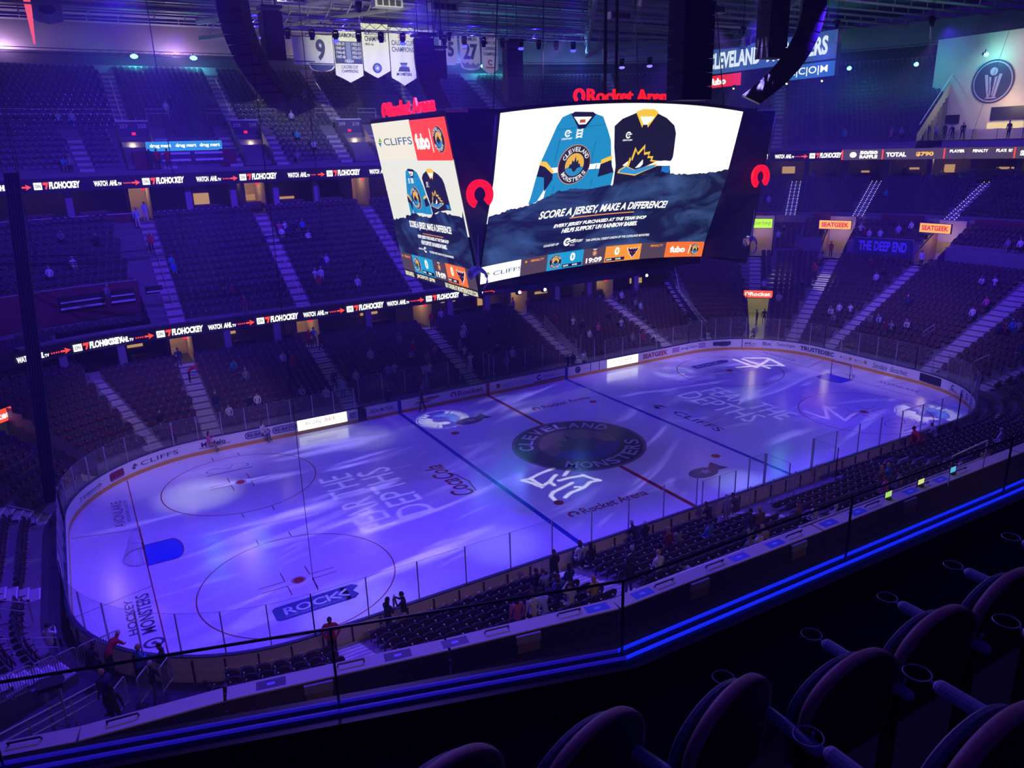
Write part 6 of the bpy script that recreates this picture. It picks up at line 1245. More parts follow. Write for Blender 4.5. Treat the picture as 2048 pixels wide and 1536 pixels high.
# foreground seats
FBK = mat('seat_shell_black', (.012, .012, .018), .5); FRM = mat('seat_rim_upholstery', (.3, .13, .18), .6); FPN = mat('seat_pan_blue_black', (.12, .12, .25), .45); FAR_ = mat('armrest_plastic', (.35, .35, .6), .35); BDG = mat('number_badge', (.25, .27, .8), .4)
def capsule(mb, a_, b_, r, M, n=12):
    a_, b_ = Vector(a_), Vector(b_); d_ = (b_-a_).normalized(); pts = []; rr_ = []
    for q in (90, 60, 30, 0): pts.append(a_-d_*r*math.sin(math.radians(q))); rr_.append(max(.001, r*math.cos(math.radians(q))))
    for q in (0, 30, 60, 90): pts.append(b_+d_*r*math.sin(math.radians(q))); rr_.append(max(.001, r*math.cos(math.radians(q))))
    mb.tube(pts, rr_, M, n)
def slab(mb, pts, prof, f, mats):
    """outline pts swept through profile [(depth, scale)], closed with end faces"""
    n = len(pts); vs = []
    for c, sc in prof: vs += [f(px*sc, .26+(pz-.26)*sc, c) for px, pz in pts]
    k = len(prof)
    mb.add(vs, [(r*n+i, r*n+(i+1) % n, (r+1)*n+(i+1) % n, (r+1)*n+i) for r in range(k-1) for i in range(n)], mats[0])
    mb.add(vs[:n], [tuple(range(n))[::-1]], mats[1]); mb.add(vs[-n:], [tuple(range(n))], mats[2])
def fseat(x, y, z, hd, lab):
    t = empty('stadium_chair', (x, y, z), hd, lab, 'seat'); n = 29
    pts = [(-.26, 0), (.26, 0), (.28, .12), (.287, .24)]+[(.287*math.cos(PI*k/(n-1)), .3+.21*math.sin(PI*k/(n-1))) for k in range(n)]+[(-.287, .24), (-.28, .12)]
    m_ = MB(); f = lambda a_, b_, c: (c-.0-.07*b_, a_, .37+b_)
    slab(m_, pts, [(-.03, .94), (-.034, .97), (-.026, .99), (-.012, .999), (.004, 1.), (.018, .985), (.024, .95)], f, (FRM, FBK, SEATF)); o_ = m_.build('backrest', t)
    o_.data.polygons.foreach_set('use_smooth', [True]*(len(o_.data.polygons)-2)+[False]*2)
    m_ = MB(); q = [(-.24, 0), (.24, 0), (.27, .16)]+[(.272*math.cos(PI*k/18), .25+.185*math.sin(PI*k/18)) for k in range(19)]+[(-.27, .16)]
    g = lambda a_, b_, c: (.065+c-.05*b_, a_, .375+b_)
    slab(m_, q, [(-.022, .93), (-.018, .97), (-.005, 1.), (.012, 1.), (.018, .97)], g, (FPN, FPN, FPN)); m_.build('seat_pan', t)
    m_ = MB(); m_.prism([(.026*math.cos(k*PI/8), .026*math.sin(k*PI/8)) for k in range(16)], 0, .004, BDG, lambda a_, b_, c: g(a_+.1, .335+b_, -.024-c)); m_.build('number_badge', t)
    m_ = MB(); capsule(m_, (-.1, .288, .605), (.3, .288, .605), .028, FAR_); m_.box((-.04, .288, .3), (.03, .012, .3), FBK); o_ = m_.build('armrest', t)
    m_ = MB(); R_ = .047; pr2 = [(.39+R_*math.cos(k*PI/16), .288+R_*math.sin(k*PI/16), .61) for k in range(33)]; m_.tube(pr2, .0028, FAR_, 5, False); m_.tube([(.32, .288, .605), (.344, .288, .61)], .006, FAR_, 5); m_.build('cup_holder', t)
    m_ = MB(); m_.tube([(-.06, .262, .62), (-.07, .275, .66), (-.09, .3, .68)], [.009, .008, .005], FAR_, 6); m_.build('side_clip', t)
PLC = ['at the right frame edge', 'second from the right edge', 'third from the right edge', 'fourth from the right edge', 'in the middle of the row', 'where the row bends', 'first past the bend', 'second past the bend', 'at the bottom centre']
for k in range(5, -1, -1): fseat(-25.32+.575*k, -38.06, 16.6, PI/2, 'dark rounded deck seat in the front foreground row, %s' % PLC[5-k])
for k in (1, 2, 3): fseat(-25.32-.558*k, -38.06+.129*k, 16.6, PI/2+.227, 'dark rounded deck seat in the front foreground row, %s' % PLC[5+k])
for k in range(-1, 3): fseat(-25.7+.575*k, -38.78, 17.02, PI/2, 'dark rounded deck seat in the second foreground row, %s' % ('lowest at the frame bottom', 'second up from the frame bottom', 'third up along the right edge', 'highest along the right edge')[k+1])
light('AREA', 'deck_fill_light', (-22, -20, 24), 1300, (.2, .1, 1), (-25, -38, 17), 2.5)  # added fill lifting the foreground chairs, no fixture there
# ================================================================== SEATS
def arch(w, h, y0, y1, z0, n=7, tilt=0.):
    """rounded top slab outline: half width w, height h, depth y0..y1"""
    pts = [(-w*.92, 0), (w*.92, 0), (w, h*.45)]+[(w*math.cos(PI*k/(n-1))*.98, h*.62+h*.38*math.sin(PI*k/(n-1))) for k in range(n)]+[(-w, h*.45)]
    return [(x, z) for x, z in pts]
def seat_parts(mb_back, mb_pan, mb_arm, lod=1, back=SEATF, pan=SEATM, T=None):
    """chair facing +x at origin, floor z=0; T maps local -> out"""
    T = T or (lambda x, y, z: (x, y, z)); n = 7 if lod else 5
    o = arch(.25, .46, 0, 0, 0, n)
    mb_back.prism([(x, z) for x, z in o], -.05, .0, back, lambda a, b, c: T(c-.16-.22*b, a, .42+b))
    q = arch(.22, .3, 0, 0, 0, 5)
    mb_pan.prism([(x, z) for x, z in q], 0, .05, pan, lambda a, b, c: T(c-.03-.12*b, a, .40+b*.95))
    def bx(mb, x0, x1, y0, y1, z0, z1, M):
        vs = [T(x, y, z) for z in (z0, z1) for y in (y0, y1) for x in (x0, x1)]
        mb.add(vs, [(0, 2, 3, 1), (4, 5, 7, 6), (0, 1, 5, 4), (2, 6, 7, 3), (0, 4, 6, 2), (1, 3, 7, 5)], M)
    bx(mb_arm, -.14, .16, .26, .295, .6, .64, SEATP)
    if lod: bx(mb_arm, -.06, .0, .262, .292, .0, .6, SEATP)
    bx(mb_arm, .13, .185, .255, .30, .605, .655, CHROME)
vis = []
for q in SEATS:
    pr_ = project((q[0], q[1], q[2]+.6))
    if pr_ is None or not (-30 < pr_[0] < 2078 and -20 < pr_[1] < 1540): continue
    vis.append((pr_[2], q, pr_))
vis.sort(key=lambda t: t[0])
def hidden(pr_, q):    # behind the near counter and deck
    return q[4] == 'n' and q[1] < -20.9
indiv = []; rest = []
for w, q, pr_ in vis:
    if hidden(pr_, q): continue
    if len(indiv) < 300 and q[4] in 'nm': indiv.append((q, pr_))
    else: rest.append(q)
def proto(name, pan, lab, grp):
    t = empty(name, (0, 0, 0), 0, lab, 'seat', grp)
    b_, p_, a_ = MB(), MB(), MB(); seat_parts(b_, p_, a_, 1, SEATF, pan)
    b_.build('backrest', t); p_.build('seat_pan', t); a_.build('armrest', t); return t
PR = {}
PR['w'] = proto('arena_seat', SEATM, '', ''); PR['k'] = proto('arena_seat', SEATP, '', ''); PR['l'] = proto('arena_seat', SEATM, '', '')
def klass(q):
    if q[4] == 'm': return 'l', 'folded maroon and charcoal seat in the rows behind the left end boards', 'seats behind the left end boards'
    if q[5] <= 3: return 'w', 'maroon and charcoal folding seat in the front rows behind the near boards', 'front row seats behind the near boards'
    return 'k', 'black folding seat with a bright armrest tip in the rows below the near counter', 'black seats below the near counter'
usedp = set()
for q, pr_ in indiv:
    k, lab, grp = klass(q); p = PR[k]
    if k in usedp: o = dup(p, (q[0], q[1], q[2]), q[3])
    else: o = p; o.location = q[:3]; o.rotation_euler = (0, 0, q[3]); usedp.add(k)
    o['label'] = lab; o['group'] = grp
for k, p in PR.items():
    if k not in usedp:
        for ch in list(p.children): bpy.data.objects.remove(ch)
        bpy.data.objects.remove(p)
st_ = MB()
# one template, copied by arithmetic into a single mesh
def template(pan):
    m_ = MB(); seat_parts(m_, m_, m_, 0, SEATF, pan); return m_
for kinds, pan in ((('l', 'm', 'n'), SEATM), (('c', 'u', 'e'), SEATP)):
    tp = template(pan)
    for q in rest:
        if q[4] not in kinds: continue
        c, s_ = math.cos(q[3]), math.sin(q[3]); n0 = len(st_.v)
        st_.v.extend([(q[0]+c*x-s_*y, q[1]+s_*x+c*y, q[2]+z) for x, y, z in tp.v])
        st_.f.extend([[n0+i for i in f] for f in tp.f]); mm = [st_.mi(M) for M in tp.mats]; st_.m.extend([mm[i] for i in tp.m])
o = st_.build('distant_seats'); tag(o, 'rows of dark folding seats filling the far and end stands', 'seats', kind='stuff')
print('seats', len(SEATS), 'visible', len(vis), 'individual', len(indiv), 'rest', len(rest), 'verts', len(st_.v))
FARP = {
'SITF': [(-24.3,16.5,1.04),(-23.7,14.9,0.5),(-21.9,13.0,0.1),(-18.3,12.9,0.1),(-18.0,21.8,2.66),(-17.7,20.2,2.12),(-18.0,16.8,1.04),(-17.3,16.8,1.04),(-19.5,16.0,0.77),(-20.2,18.4,1.58),(-14.0,17.0,1.04),(-12.3,16.7,1.04),(-14.2,22.6,2.66),(-13.6,21.8,2.66),(-13.7,21.5,2.39),(-7.1,20.8,2.12),(-3.9,22.4,2.66),(-4.0,19.9,1.85),(-3.1,20.9,2.39),(-2.9,19.2,1.85),(-1.7,19.3,1.85),(-9.2,18.3,1.31),(-8.4,18.4,1.58),(-5.9,17.6,1.31),(-6.6,17.6,1.31),(-3.8,17.4,1.04),(-3.3,17.4,1.04),(-4.7,15.9,0.77),(-4.4,15.6,0.5),(-0.0,19.2,1.58),(2.5,22.5,2.66),(4.7,21.7,2.39),(2.1,21.7,2.39),(0.7,20.1,2.12),(12.0,21.6,2.39),(13.7,20.9,2.39),(13.7,18.4,1.58),(14.6,19.3,1.85),(18.0,20.6,2.12),(19.7,20.8,2.12),(18.2,19.1,1.58),(24.3,24.0,3.2),(22.1,23.5,3.2),(22.8,21.8,2.66),(23.1,21.3,2.39),(15.3,18.6,1.58),(4.9,17.0,1.04),(3.7,16.0,0.77),(3.8,17.6,1.31),(19.1,16.0,0.77),(20.5,15.1,0.5),(17.9,16.1,0.77)],
'CLUB': [(-26.0,29.0,8.67),(-29.5,30.8,10.11),(-27.5,32.1,10.59),(-25.3,35.0,12.03),(-28.2,36.0,12.51),(-20.4,31.8,10.11),(-21.1,31.0,9.63),(-10.2,35.2,12.03),(-9.4,35.5,12.03),(-8.0,35.2,12.03),(-7.6,33.8,11.07),(-10.2,34.4,11.55),(-11.9,33.5,11.07),(-16.1,27.6,7.71),(-16.8,28.5,8.19),(-15.8,26.0,6.75),(-7.9,30.2,9.15),(-7.1,30.2,9.15),(-8.8,28.8,8.19),(-10.0,35.2,12.03),(-8.5,35.2,12.03),(-8.7,28.5,8.19),(-8.6,28.1,7.71),(-5.6,26.8,7.23),(-4.0,29.3,8.67),(-3.5,28.5,8.19)],
'UPD': [(-26.5,45.0,22.5),(-25.5,45.6,22.5),(-17.3,48.5,24.0),(-17.0,47.0,23.5),(-16.2,47.8,24.0),(-26.5,38.3,18.5),(-26.4,38.3,18.5),(-5.1,45.5,22.5),(-2.1,49.5,25.0),(-5.5,41.9,20.5),(-4.3,40.2,19.5),(-6.7,38.6,18.5),(52.7,21.2,19.0),(54.7,16.8,19.0),(55.0,15.8,19.0),(54.2,26.4,14.14)],
'RIGHT': [(48.3,14.7,8.92),(47.9,13.4,8.5),(49.4,11.3,8.92),(50.4,10.5,9.34),(43.8,22.3,8.5),(44.2,21.9,8.92),(43.5,18.6,6.44),(44.4,16.6,6.11),(41.8,15.4,5.12),(45.1,11.1,5.78),(44.0,8.8,5.12),(43.1,8.7,4.79),(39.3,13.8,3.8),(36.3,16.9,3.8),(35.3,14.2,2.81),(36.2,8.5,2.15),(37.4,7.1,2.48),(37.1,8.3,2.48),(35.6,7.6,1.82),(36.8,4.5,2.15),(36.8,3.9,2.15),(36.6,2.2,1.82),(40.2,3.5,3.47),(42.0,-3.5,4.13),(49.4,-0.1,8.5),(49.4,-1.5,8.5),(45.2,-0.6,5.45),(45.2,-2.0,5.45),(38.3,-6.5,2.81),(39.2,-6.7,3.14),(36.0,-9.2,2.15),(48.4,13.6,8.5),(48.3,12.3,8.5),(36.0,2.0,1.82),(37.6,0.9,2.15),(40.1,-2.9,3.47),(46.8,26.3,11.62),(54.7,16.2,12.34),(30.9,13.0,0),(39.1,-7.1,3.14),(38.4,-6.1,2.81)]}
# ================================================================== PEOPLE
HAIRC = {'dark': (.03, .02, .02), 'brown': (.12, .06, .03), 'grey': (.45, .43, .42), 'fair': (.5, .33, .16), 'cap': (.7, .7, .72)}
COLS = {'white': (.72, .72, .75), 'black': (.025, .025, .03), 'navy': (.03, .04, .12), 'grey': (.3, .3, .33), 'red': (.55, .03, .04), 'blue': (.05, .2, .6), 'teal': (.05, .4, .55), 'pink': (.65, .15, .35), 'pale blue': (.45, .55, .75), 'maroon': (.25, .03, .06), 'khaki': (.35, .28, .18), 'purple': (.25, .1, .45), 'jeans blue': (.07, .1, .22), 'orange': (.7, .22, .04), 'yellow': (.75, .5, .08), 'brown': (.2, .11, .06)}
def cm(n): return mat('cloth_'+n.replace(' ', '_'), COLS[n], .85)
SKIN = mat('skin', (.5, .3, .22), .6); SKIN2 = mat('skin_deep', (.16, .09, .06), .6); EYE = mat('eye_dark', (.02, .02, .02), .3); SHOE = mat('shoe', (.08, .08, .09), .6)
def joints(pose):
    J = {}
    if pose in ('sit', 'lean', 'phone', 'hands'):
        ln = .22 if pose == 'lean' else 0.
        J.update(pel=(-.02, 0, .5), sp=(0+ln*.4, 0, .74), ch=(.01+ln, 0, 1.0-ln*.15), nk=(.03+ln*1.3, 0, 1.17-ln*.25), hd=(.05+ln*1.45, 0, 1.27-ln*.3), tp=(.07+ln*1.55, 0, 1.42-ln*.32))
        for s in (-1, 1):
            k = 'LR'[s > 0]
            J['sh'+k] = (.01+ln, s*.19, 1.1-ln*.2)
            if pose == 'phone': J['el'+k] = (.14, s*.23, .92); J['wr'+k] = (.33, s*.1, 1.04)
            elif pose == 'hands' and s > 0: J['el'+k] = (.05, .36, 1.2); J['wr'+k] = (.1, .14, 1.38)
            elif pose == 'lean': J['el'+k] = (.33, s*.22, .78); J['wr'+k] = (.5, s*.07, .72)
            else: J['el'+k] = (.06, s*.25, .82); J['wr'+k] = (.28, s*.13, .66)
            J['hp'+k] = (.02, s*.1, .49); J['kn'+k] = (.43, s*.13, .52); J['an'+k] = (.43, s*.13, .1); J['to'+k] = (.6, s*.15, .045)
    else:
        b = {'bend': .42}.get(pose, 0.)
        J.update(pel=(0, 0, .93), sp=(.01+b*.35, 0, 1.14-b*.05), ch=(.02+b, 0, 1.36-b*.35), nk=(.03+b*1.25, 0, 1.5-b*.42), hd=(.05+b*1.45, 0, 1.6-b*.46), tp=(.07+b*1.65, 0, 1.74-b*.5))
        for s in (-1, 1):
            k = 'LR'[s > 0]; st_ = {'walk': .18}.get(pose, 0)*s
            J['sh'+k] = (.02+b, s*.19, 1.44-b*.38)
            if pose == 'bend': J['el'+k] = (.62, s*.24, 1.02); J['wr'+k] = (.8, s*.14, .93)
            elif pose == 'fold': J['el'+k] = (.1, s*.27, 1.16); J['wr'+k] = (.28, -s*.06, 1.16)
            elif pose == 'camera': J['el'+k] = (.2, s*.27, 1.3); J['wr'+k] = (.3, s*.08, 1.5)
            elif pose == 'pockets': J['el'+k] = (-.03, s*.34, 1.17); J['wr'+k] = (.1, s*.2, .96)
            else: J['el'+k] = (0-st_*.5, s*.27, 1.16); J['wr'+k] = (.08-st_, s*.27, .92)
            J['hp'+k] = (0, s*.1, .9); J['kn'+k] = (.03+st_*.8, s*.11, .5); J['an'+k] = (0+st_*1.2-.02, s*.12, .09); J['to'+k] = (.17+st_*1.2, s*.14, .045)
    return J
RAD = dict(pel=.15, sp=.14, ch=.155, nk=.06, hd=.085, tp=.06, sh=.075, el=.05, wr=.032, hp=.095, kn=.065, an=.045, to=.04)
BONES = [('pel', 'sp', 1), ('sp', 'ch', 1), ('ch', 'nk', 1), ('nk', 'hd', 0), ('hd', 'tp', 0)]
for k in 'LR': BONES += [('ch', 'sh'+k, 1), ('sh'+k, 'el'+k, 1), ('el'+k, 'wr'+k, 1), ('pel', 'hp'+k, 2), ('hp'+k, 'kn'+k, 2), ('kn'+k, 'an'+k, 2), ('an'+k, 'to'+k, 3)]
BODY = {}
def body_mesh(pose, near, wide=1.):
    key = (pose, near, wide)
    if key in BODY: return BODY[key]
    J = joints(pose); names = list(J); me = bpy.data.meshes.new('b'); vs = [Vector(J[n]) for n in names]; es = [(names.index(a_), names.index(b_)) for a_, b_, _ in BONES]
    rad = [RAD[n if n in RAD else n[:-1]]*(wide if n[:2] in ('pe', 'sp', 'ch', 'sh', 'el') else 1) for n in names]
    hands = []
    for k in 'LR':
        w = Vector(J['wr'+k]); d_ = (w-Vector(J['el'+k])).normalized(); s = 1 if k == 'R' else -1
        sd = d_.cross(Vector((0, s, 0.01))); sd = sd.normalized() if sd.length > .1 else Vector((0, 0, 1)); pn = d_.cross(sd).normalized()
        palm = w+d_*.07; vs.append(palm); rad.append(.036); es.append((names.index('wr'+k), len(vs)-1)); pi = len(vs)-1; hands.append((w, palm))
        if near:
            for q, (off, ln) in enumerate(((-.027, .06), (-.009, .075), (.009, .07), (.027, .055))):
                a_ = palm+sd*off+d_*.03; b_ = a_+d_*ln*.5; c_ = b_+d_*ln*.35-pn*s*ln*.35
                n0 = len(vs); vs += [a_, b_, c_]; rad += [.0095, .009, .008]; es += [(pi, n0), (n0, n0+1), (n0+1, n0+2)]
            a_ = w+d_*.035+sd*.04; b_ = a_+d_*.035+sd*.015; n0 = len(vs); vs += [a_, b_]; rad += [.011, .009]; es += [(pi, n0), (n0, n0+1)]
    me.from_pydata(vs, es, []); o = bpy.data.objects.new('b', me); COL.objects.link(o)
    md = o.modifiers.new('s', 'SKIN'); md.use_smooth_shade = True
    for i, r in enumerate(rad): me.skin_vertices[0].data[i].radius = (r, r*.82 if names[i] in ('pel', 'sp', 'ch') else r) if i < len(names) else (r, r)
    for i, n in enumerate(names):
        if n in ('pel', 'sp', 'ch'): me.skin_vertices[0].data[i].radius = (rad[i]*.72, rad[i]*1.05)
    me.skin_vertices[0].data[names.index('pel')].use_root = True
    sb = o.modifiers.new('u', 'SUBSURF'); sb.levels = 1; sb.render_levels = 1
    dg = bpy.context.evaluated_depsgraph_get(); out = bpy.data.meshes.new_from_object(o.evaluated_get(dg)); bpy.data.objects.remove(o); bpy.data.meshes.remove(me)
    B_ = [(Vector(J[a_]), Vector(J[b_]), c) for a_, b_, c in BONES]+[(a_, b_, 0) for a_, b_ in hands]
    mb = MB(); mb.v = [tuple(v.co) for v in out.vertices]
    lab = []
    for p in out.polygons:
        c = p.center; best = 9; bl = 0
        for a_, b_, l in B_:
            ab = b_-a_; t = max(0, min(1, (c-a_).dot(ab)/max(1e-6, ab.length_squared))); dd = (c-a_-ab*t).length-(.06 if l == 1 else .0)
            if dd < best: best = dd; bl = l
        if bl == 2 and pose not in ('sit', 'lean', 'phone', 'hands') and c.z > .92: bl = 1
        lab.append(bl)
    fs = [tuple(p.vertices) for p in out.polygons]; bpy.data.meshes.remove(out)
    # head: skull, jaw, nose, ears, eyes and mouth joined to the neck
    h = (Vector(J['hd'])+Vector(J['tp']))/2; tmp = MB(); tmp.sphere(h+Vector((0, 0, .01)), .1, SKIN, 12, 9, (1., .82, 1.2)); tmp.sphere(h+Vector((.03, 0, -.055)), .062, SKIN, 8, 6, (1, .9, 1))
    n0 = len(mb.v); mb.v += tmp.v; fs += [tuple(i+n0 for i in f) for f in tmp.f]; lab += [0]*len(tmp.f)
    tmp = MB(); tmp.add([tuple(h+Vector(q)) for q in ((.09, 0, .025), (.09, .016, -.02), (.09, -.016, -.02), (.122, 0, -.015))], [(0, 1, 3), (0, 3, 2), (1, 2, 3)], SKIN)
    for s in (-1, 1): tmp.sphere(h+Vector((-.005, s*.085, 0)), .022, SKIN, 6, 4, (.8, .4, 1.2))
    n0 = len(mb.v); mb.v += tmp.v; fs += [tuple(i+n0 for i in f) for f in tmp.f]; lab += [0]*len(tmp.f)
    tmp = MB()
    for s in (-1, 1): tmp.sphere(h+Vector((.086, s*.033, .022)), .011, EYE, 6, 4, (.7, 1.2, .8))
    tmp.box(h+Vector((.092, 0, -.055)), (.006, .02, .004), EYE)
    n0 = len(mb.v); mb.v += tmp.v; fs += [tuple(i+n0 for i in f) for f in tmp.f]; lab += [4]*len(tmp.f)
    M = bpy.data.meshes.new('person_body'); M.from_pydata(mb.v, [], fs)
    for q in (SKIN, cm('white'), cm('jeans blue'), SHOE, EYE): M.materials.append(q)
    M.polygons.foreach_set('material_index', lab); M.polygons.foreach_set('use_smooth', [True]*len(fs)); M.update()
    # hair shell
    hs = {}
    for long_ in (0, 1):
        hm = MB(); n = 12; rows_ = 6; vv = []
        for j in range(rows_+1):
            a_ = math.radians(4+(88 if not long_ else 95)*j/rows_)
            for i in range(n):
                b_ = 2*PI*i/n; front = max(0, math.cos(b_)); aa = a_*(1-.52*front); r_ = .108+(.006 if j == rows_ else 0)
                x = math.sin(aa)*math.cos(b_)*r_; y = math.sin(aa)*math.sin(b_)*r_*.86; z = math.cos(aa)*r_*1.2
                if long_ and j >= rows_-1 and math.cos(b_) < .35: z -= .1*(j-rows_+2); x -= .01
                vv.append((x, y, z+.012))
        vv.append((0, 0, .108*1.2+.016))
        ff = [(j*n+i, (j+1)*n+i, (j+1)*n+(i+1) % n, j*n+(i+1) % n) for j in range(rows_) for i in range(n)]+[((rows_+1)*n, i, (i+1) % n) for i in range(n)]
        H = bpy.data.meshes.new('hair'); H.from_pydata(vv, [], ff); H.materials.append(mat('hair_dark', HAIRC['dark'], .8)); H.polygons.foreach_set('use_smooth', [True]*len(ff)); H.update(); hs[long_] = H
    BODY[key] = (M, hs, h); return BODY[key]
LABS = {}
def person(x, y, z, hd, pose, top, legs, hair, label, near=False, long_=0, skin=None, sc=1., wide=1.):
    for w_ in (' the', ' a', ' and', ' haired', ' of'):
        while len(label.split()) > 16 and w_+' ' in label: label = label.replace(w_+' ', ' ', 1)
    M, hs, h = body_mesh(pose, near, wide); o = bpy.data.objects.new('person', M); COL.objects.link(o); o.location = (x, y, z); o.rotation_euler = (0, 0, hd); o.scale = (sc, sc, sc)
    for i, q in ((0, skin or SKIN), (1, cm(top)), (2, cm(legs))): o.material_slots[i].link = 'OBJECT'; o.material_slots[i].material = q
    hh = bpy.data.objects.new('cap' if hair == 'cap' else 'hair', hs[long_]); COL.objects.link(hh); hh.parent = o; hh.location = h; hh.material_slots[0].link = 'OBJECT'; hh.material_slots[0].material = mat('hair_'+hair, HAIRC[hair], .85)
    tag(o, label, 'person'); LABS.setdefault(label, []).append(o); return o
used = set()
def seat_near(x, y, z):
    best = None; bd_ = 9e9
    for i, q in enumerate(SEATS):
        if i in used: continue
        d_ = (q[0]-x)**2+(q[1]-y)**2+4*(q[2]-z)**2
        if d_ < bd_: bd_ = d_; best = i
    if bd_ < 3: used.add(best); return SEATS[best]
    return (x, y, z, 0, '', 0, 0)
def row_word(i): return ordn(min(i, 19))
def where(q):
    x, y, s = q[0], q[1], q[6]; k = q[4]
    if k in 'n' and y < 0: blk = 'near lower seats'
    elif k == 'm': blk = 'left end seats'
    elif k == 'c': blk = 'middle tier'
    elif k == 'u': blk = 'upper deck'
    elif k == 'e': blk = 'high right end seats'
    elif y > 12 and x < 24: blk = 'far lower seats'
    else: blk = 'right end seats'
    if blk in ('far lower seats', 'middle tier', 'upper deck', 'near lower seats'):
        if x < -21.7: c = 'left of all stairs'
        elif x < -10.9: c = 'right of first stairs'
        elif x < 0: c = 'right of second stairs'
        elif x < 10.6: c = 'right of third stairs'
        elif x < 22: c = 'right of fourth stairs'
        else: c = 'at the right corner'
    else: c = 'nearer the far side' if y > 8 else ('behind the goal' if y > -3 else 'nearer the camera')
    return 'in %s row %d, %s' % (blk, q[5]+1, c)
rp = random.Random(11)
def desc(top, hair, long_): return 'person in %s%s' % (top, {'cap': ' and cap', 'grey': ', grey hair,', 'fair': ', fair hair,', 'dark': ', dark hair,', 'brown': ', brown hair,'}[hair])
for reg in ('SITF', 'CLUB', 'UPD', 'RIGHT'):
    for n_, (x, y, z) in enumerate(FARP[reg]):
        q = seat_near(x, y, z); top = rp.choice(['white']*6+['pale blue']*3+['grey']*2+['navy']*2+['black']*2+['blue', 'maroon', 'pink', 'red', 'teal']); hair = rp.choice(['dark', 'dark', 'brown', 'brown', 'fair', 'grey', 'cap', 'cap']); lg = rp.choice([0, 0, 1]) if hair != 'cap' else 0
        pose = rp.choice(('sit', 'sit', 'lean', 'phone')); hd = q[3] if q[4] else math.atan2(-y, -x)
        person(q[0]+.12*math.cos(hd), q[1]+.12*math.sin(hd), q[2], hd+rp.uniform(-.2, .2), pose, top, rp.choice(('jeans blue', 'black', 'khaki')), hair, '%s %s %s' % (desc(top, hair, lg), {'sit': 'sitting', 'lean': 'leaning', 'phone': 'hands up'}[pose], where(q) if q[4] else 'on the end stands'), long_=lg, sc=rp.uniform(.92, 1.04))
HD = PI/2
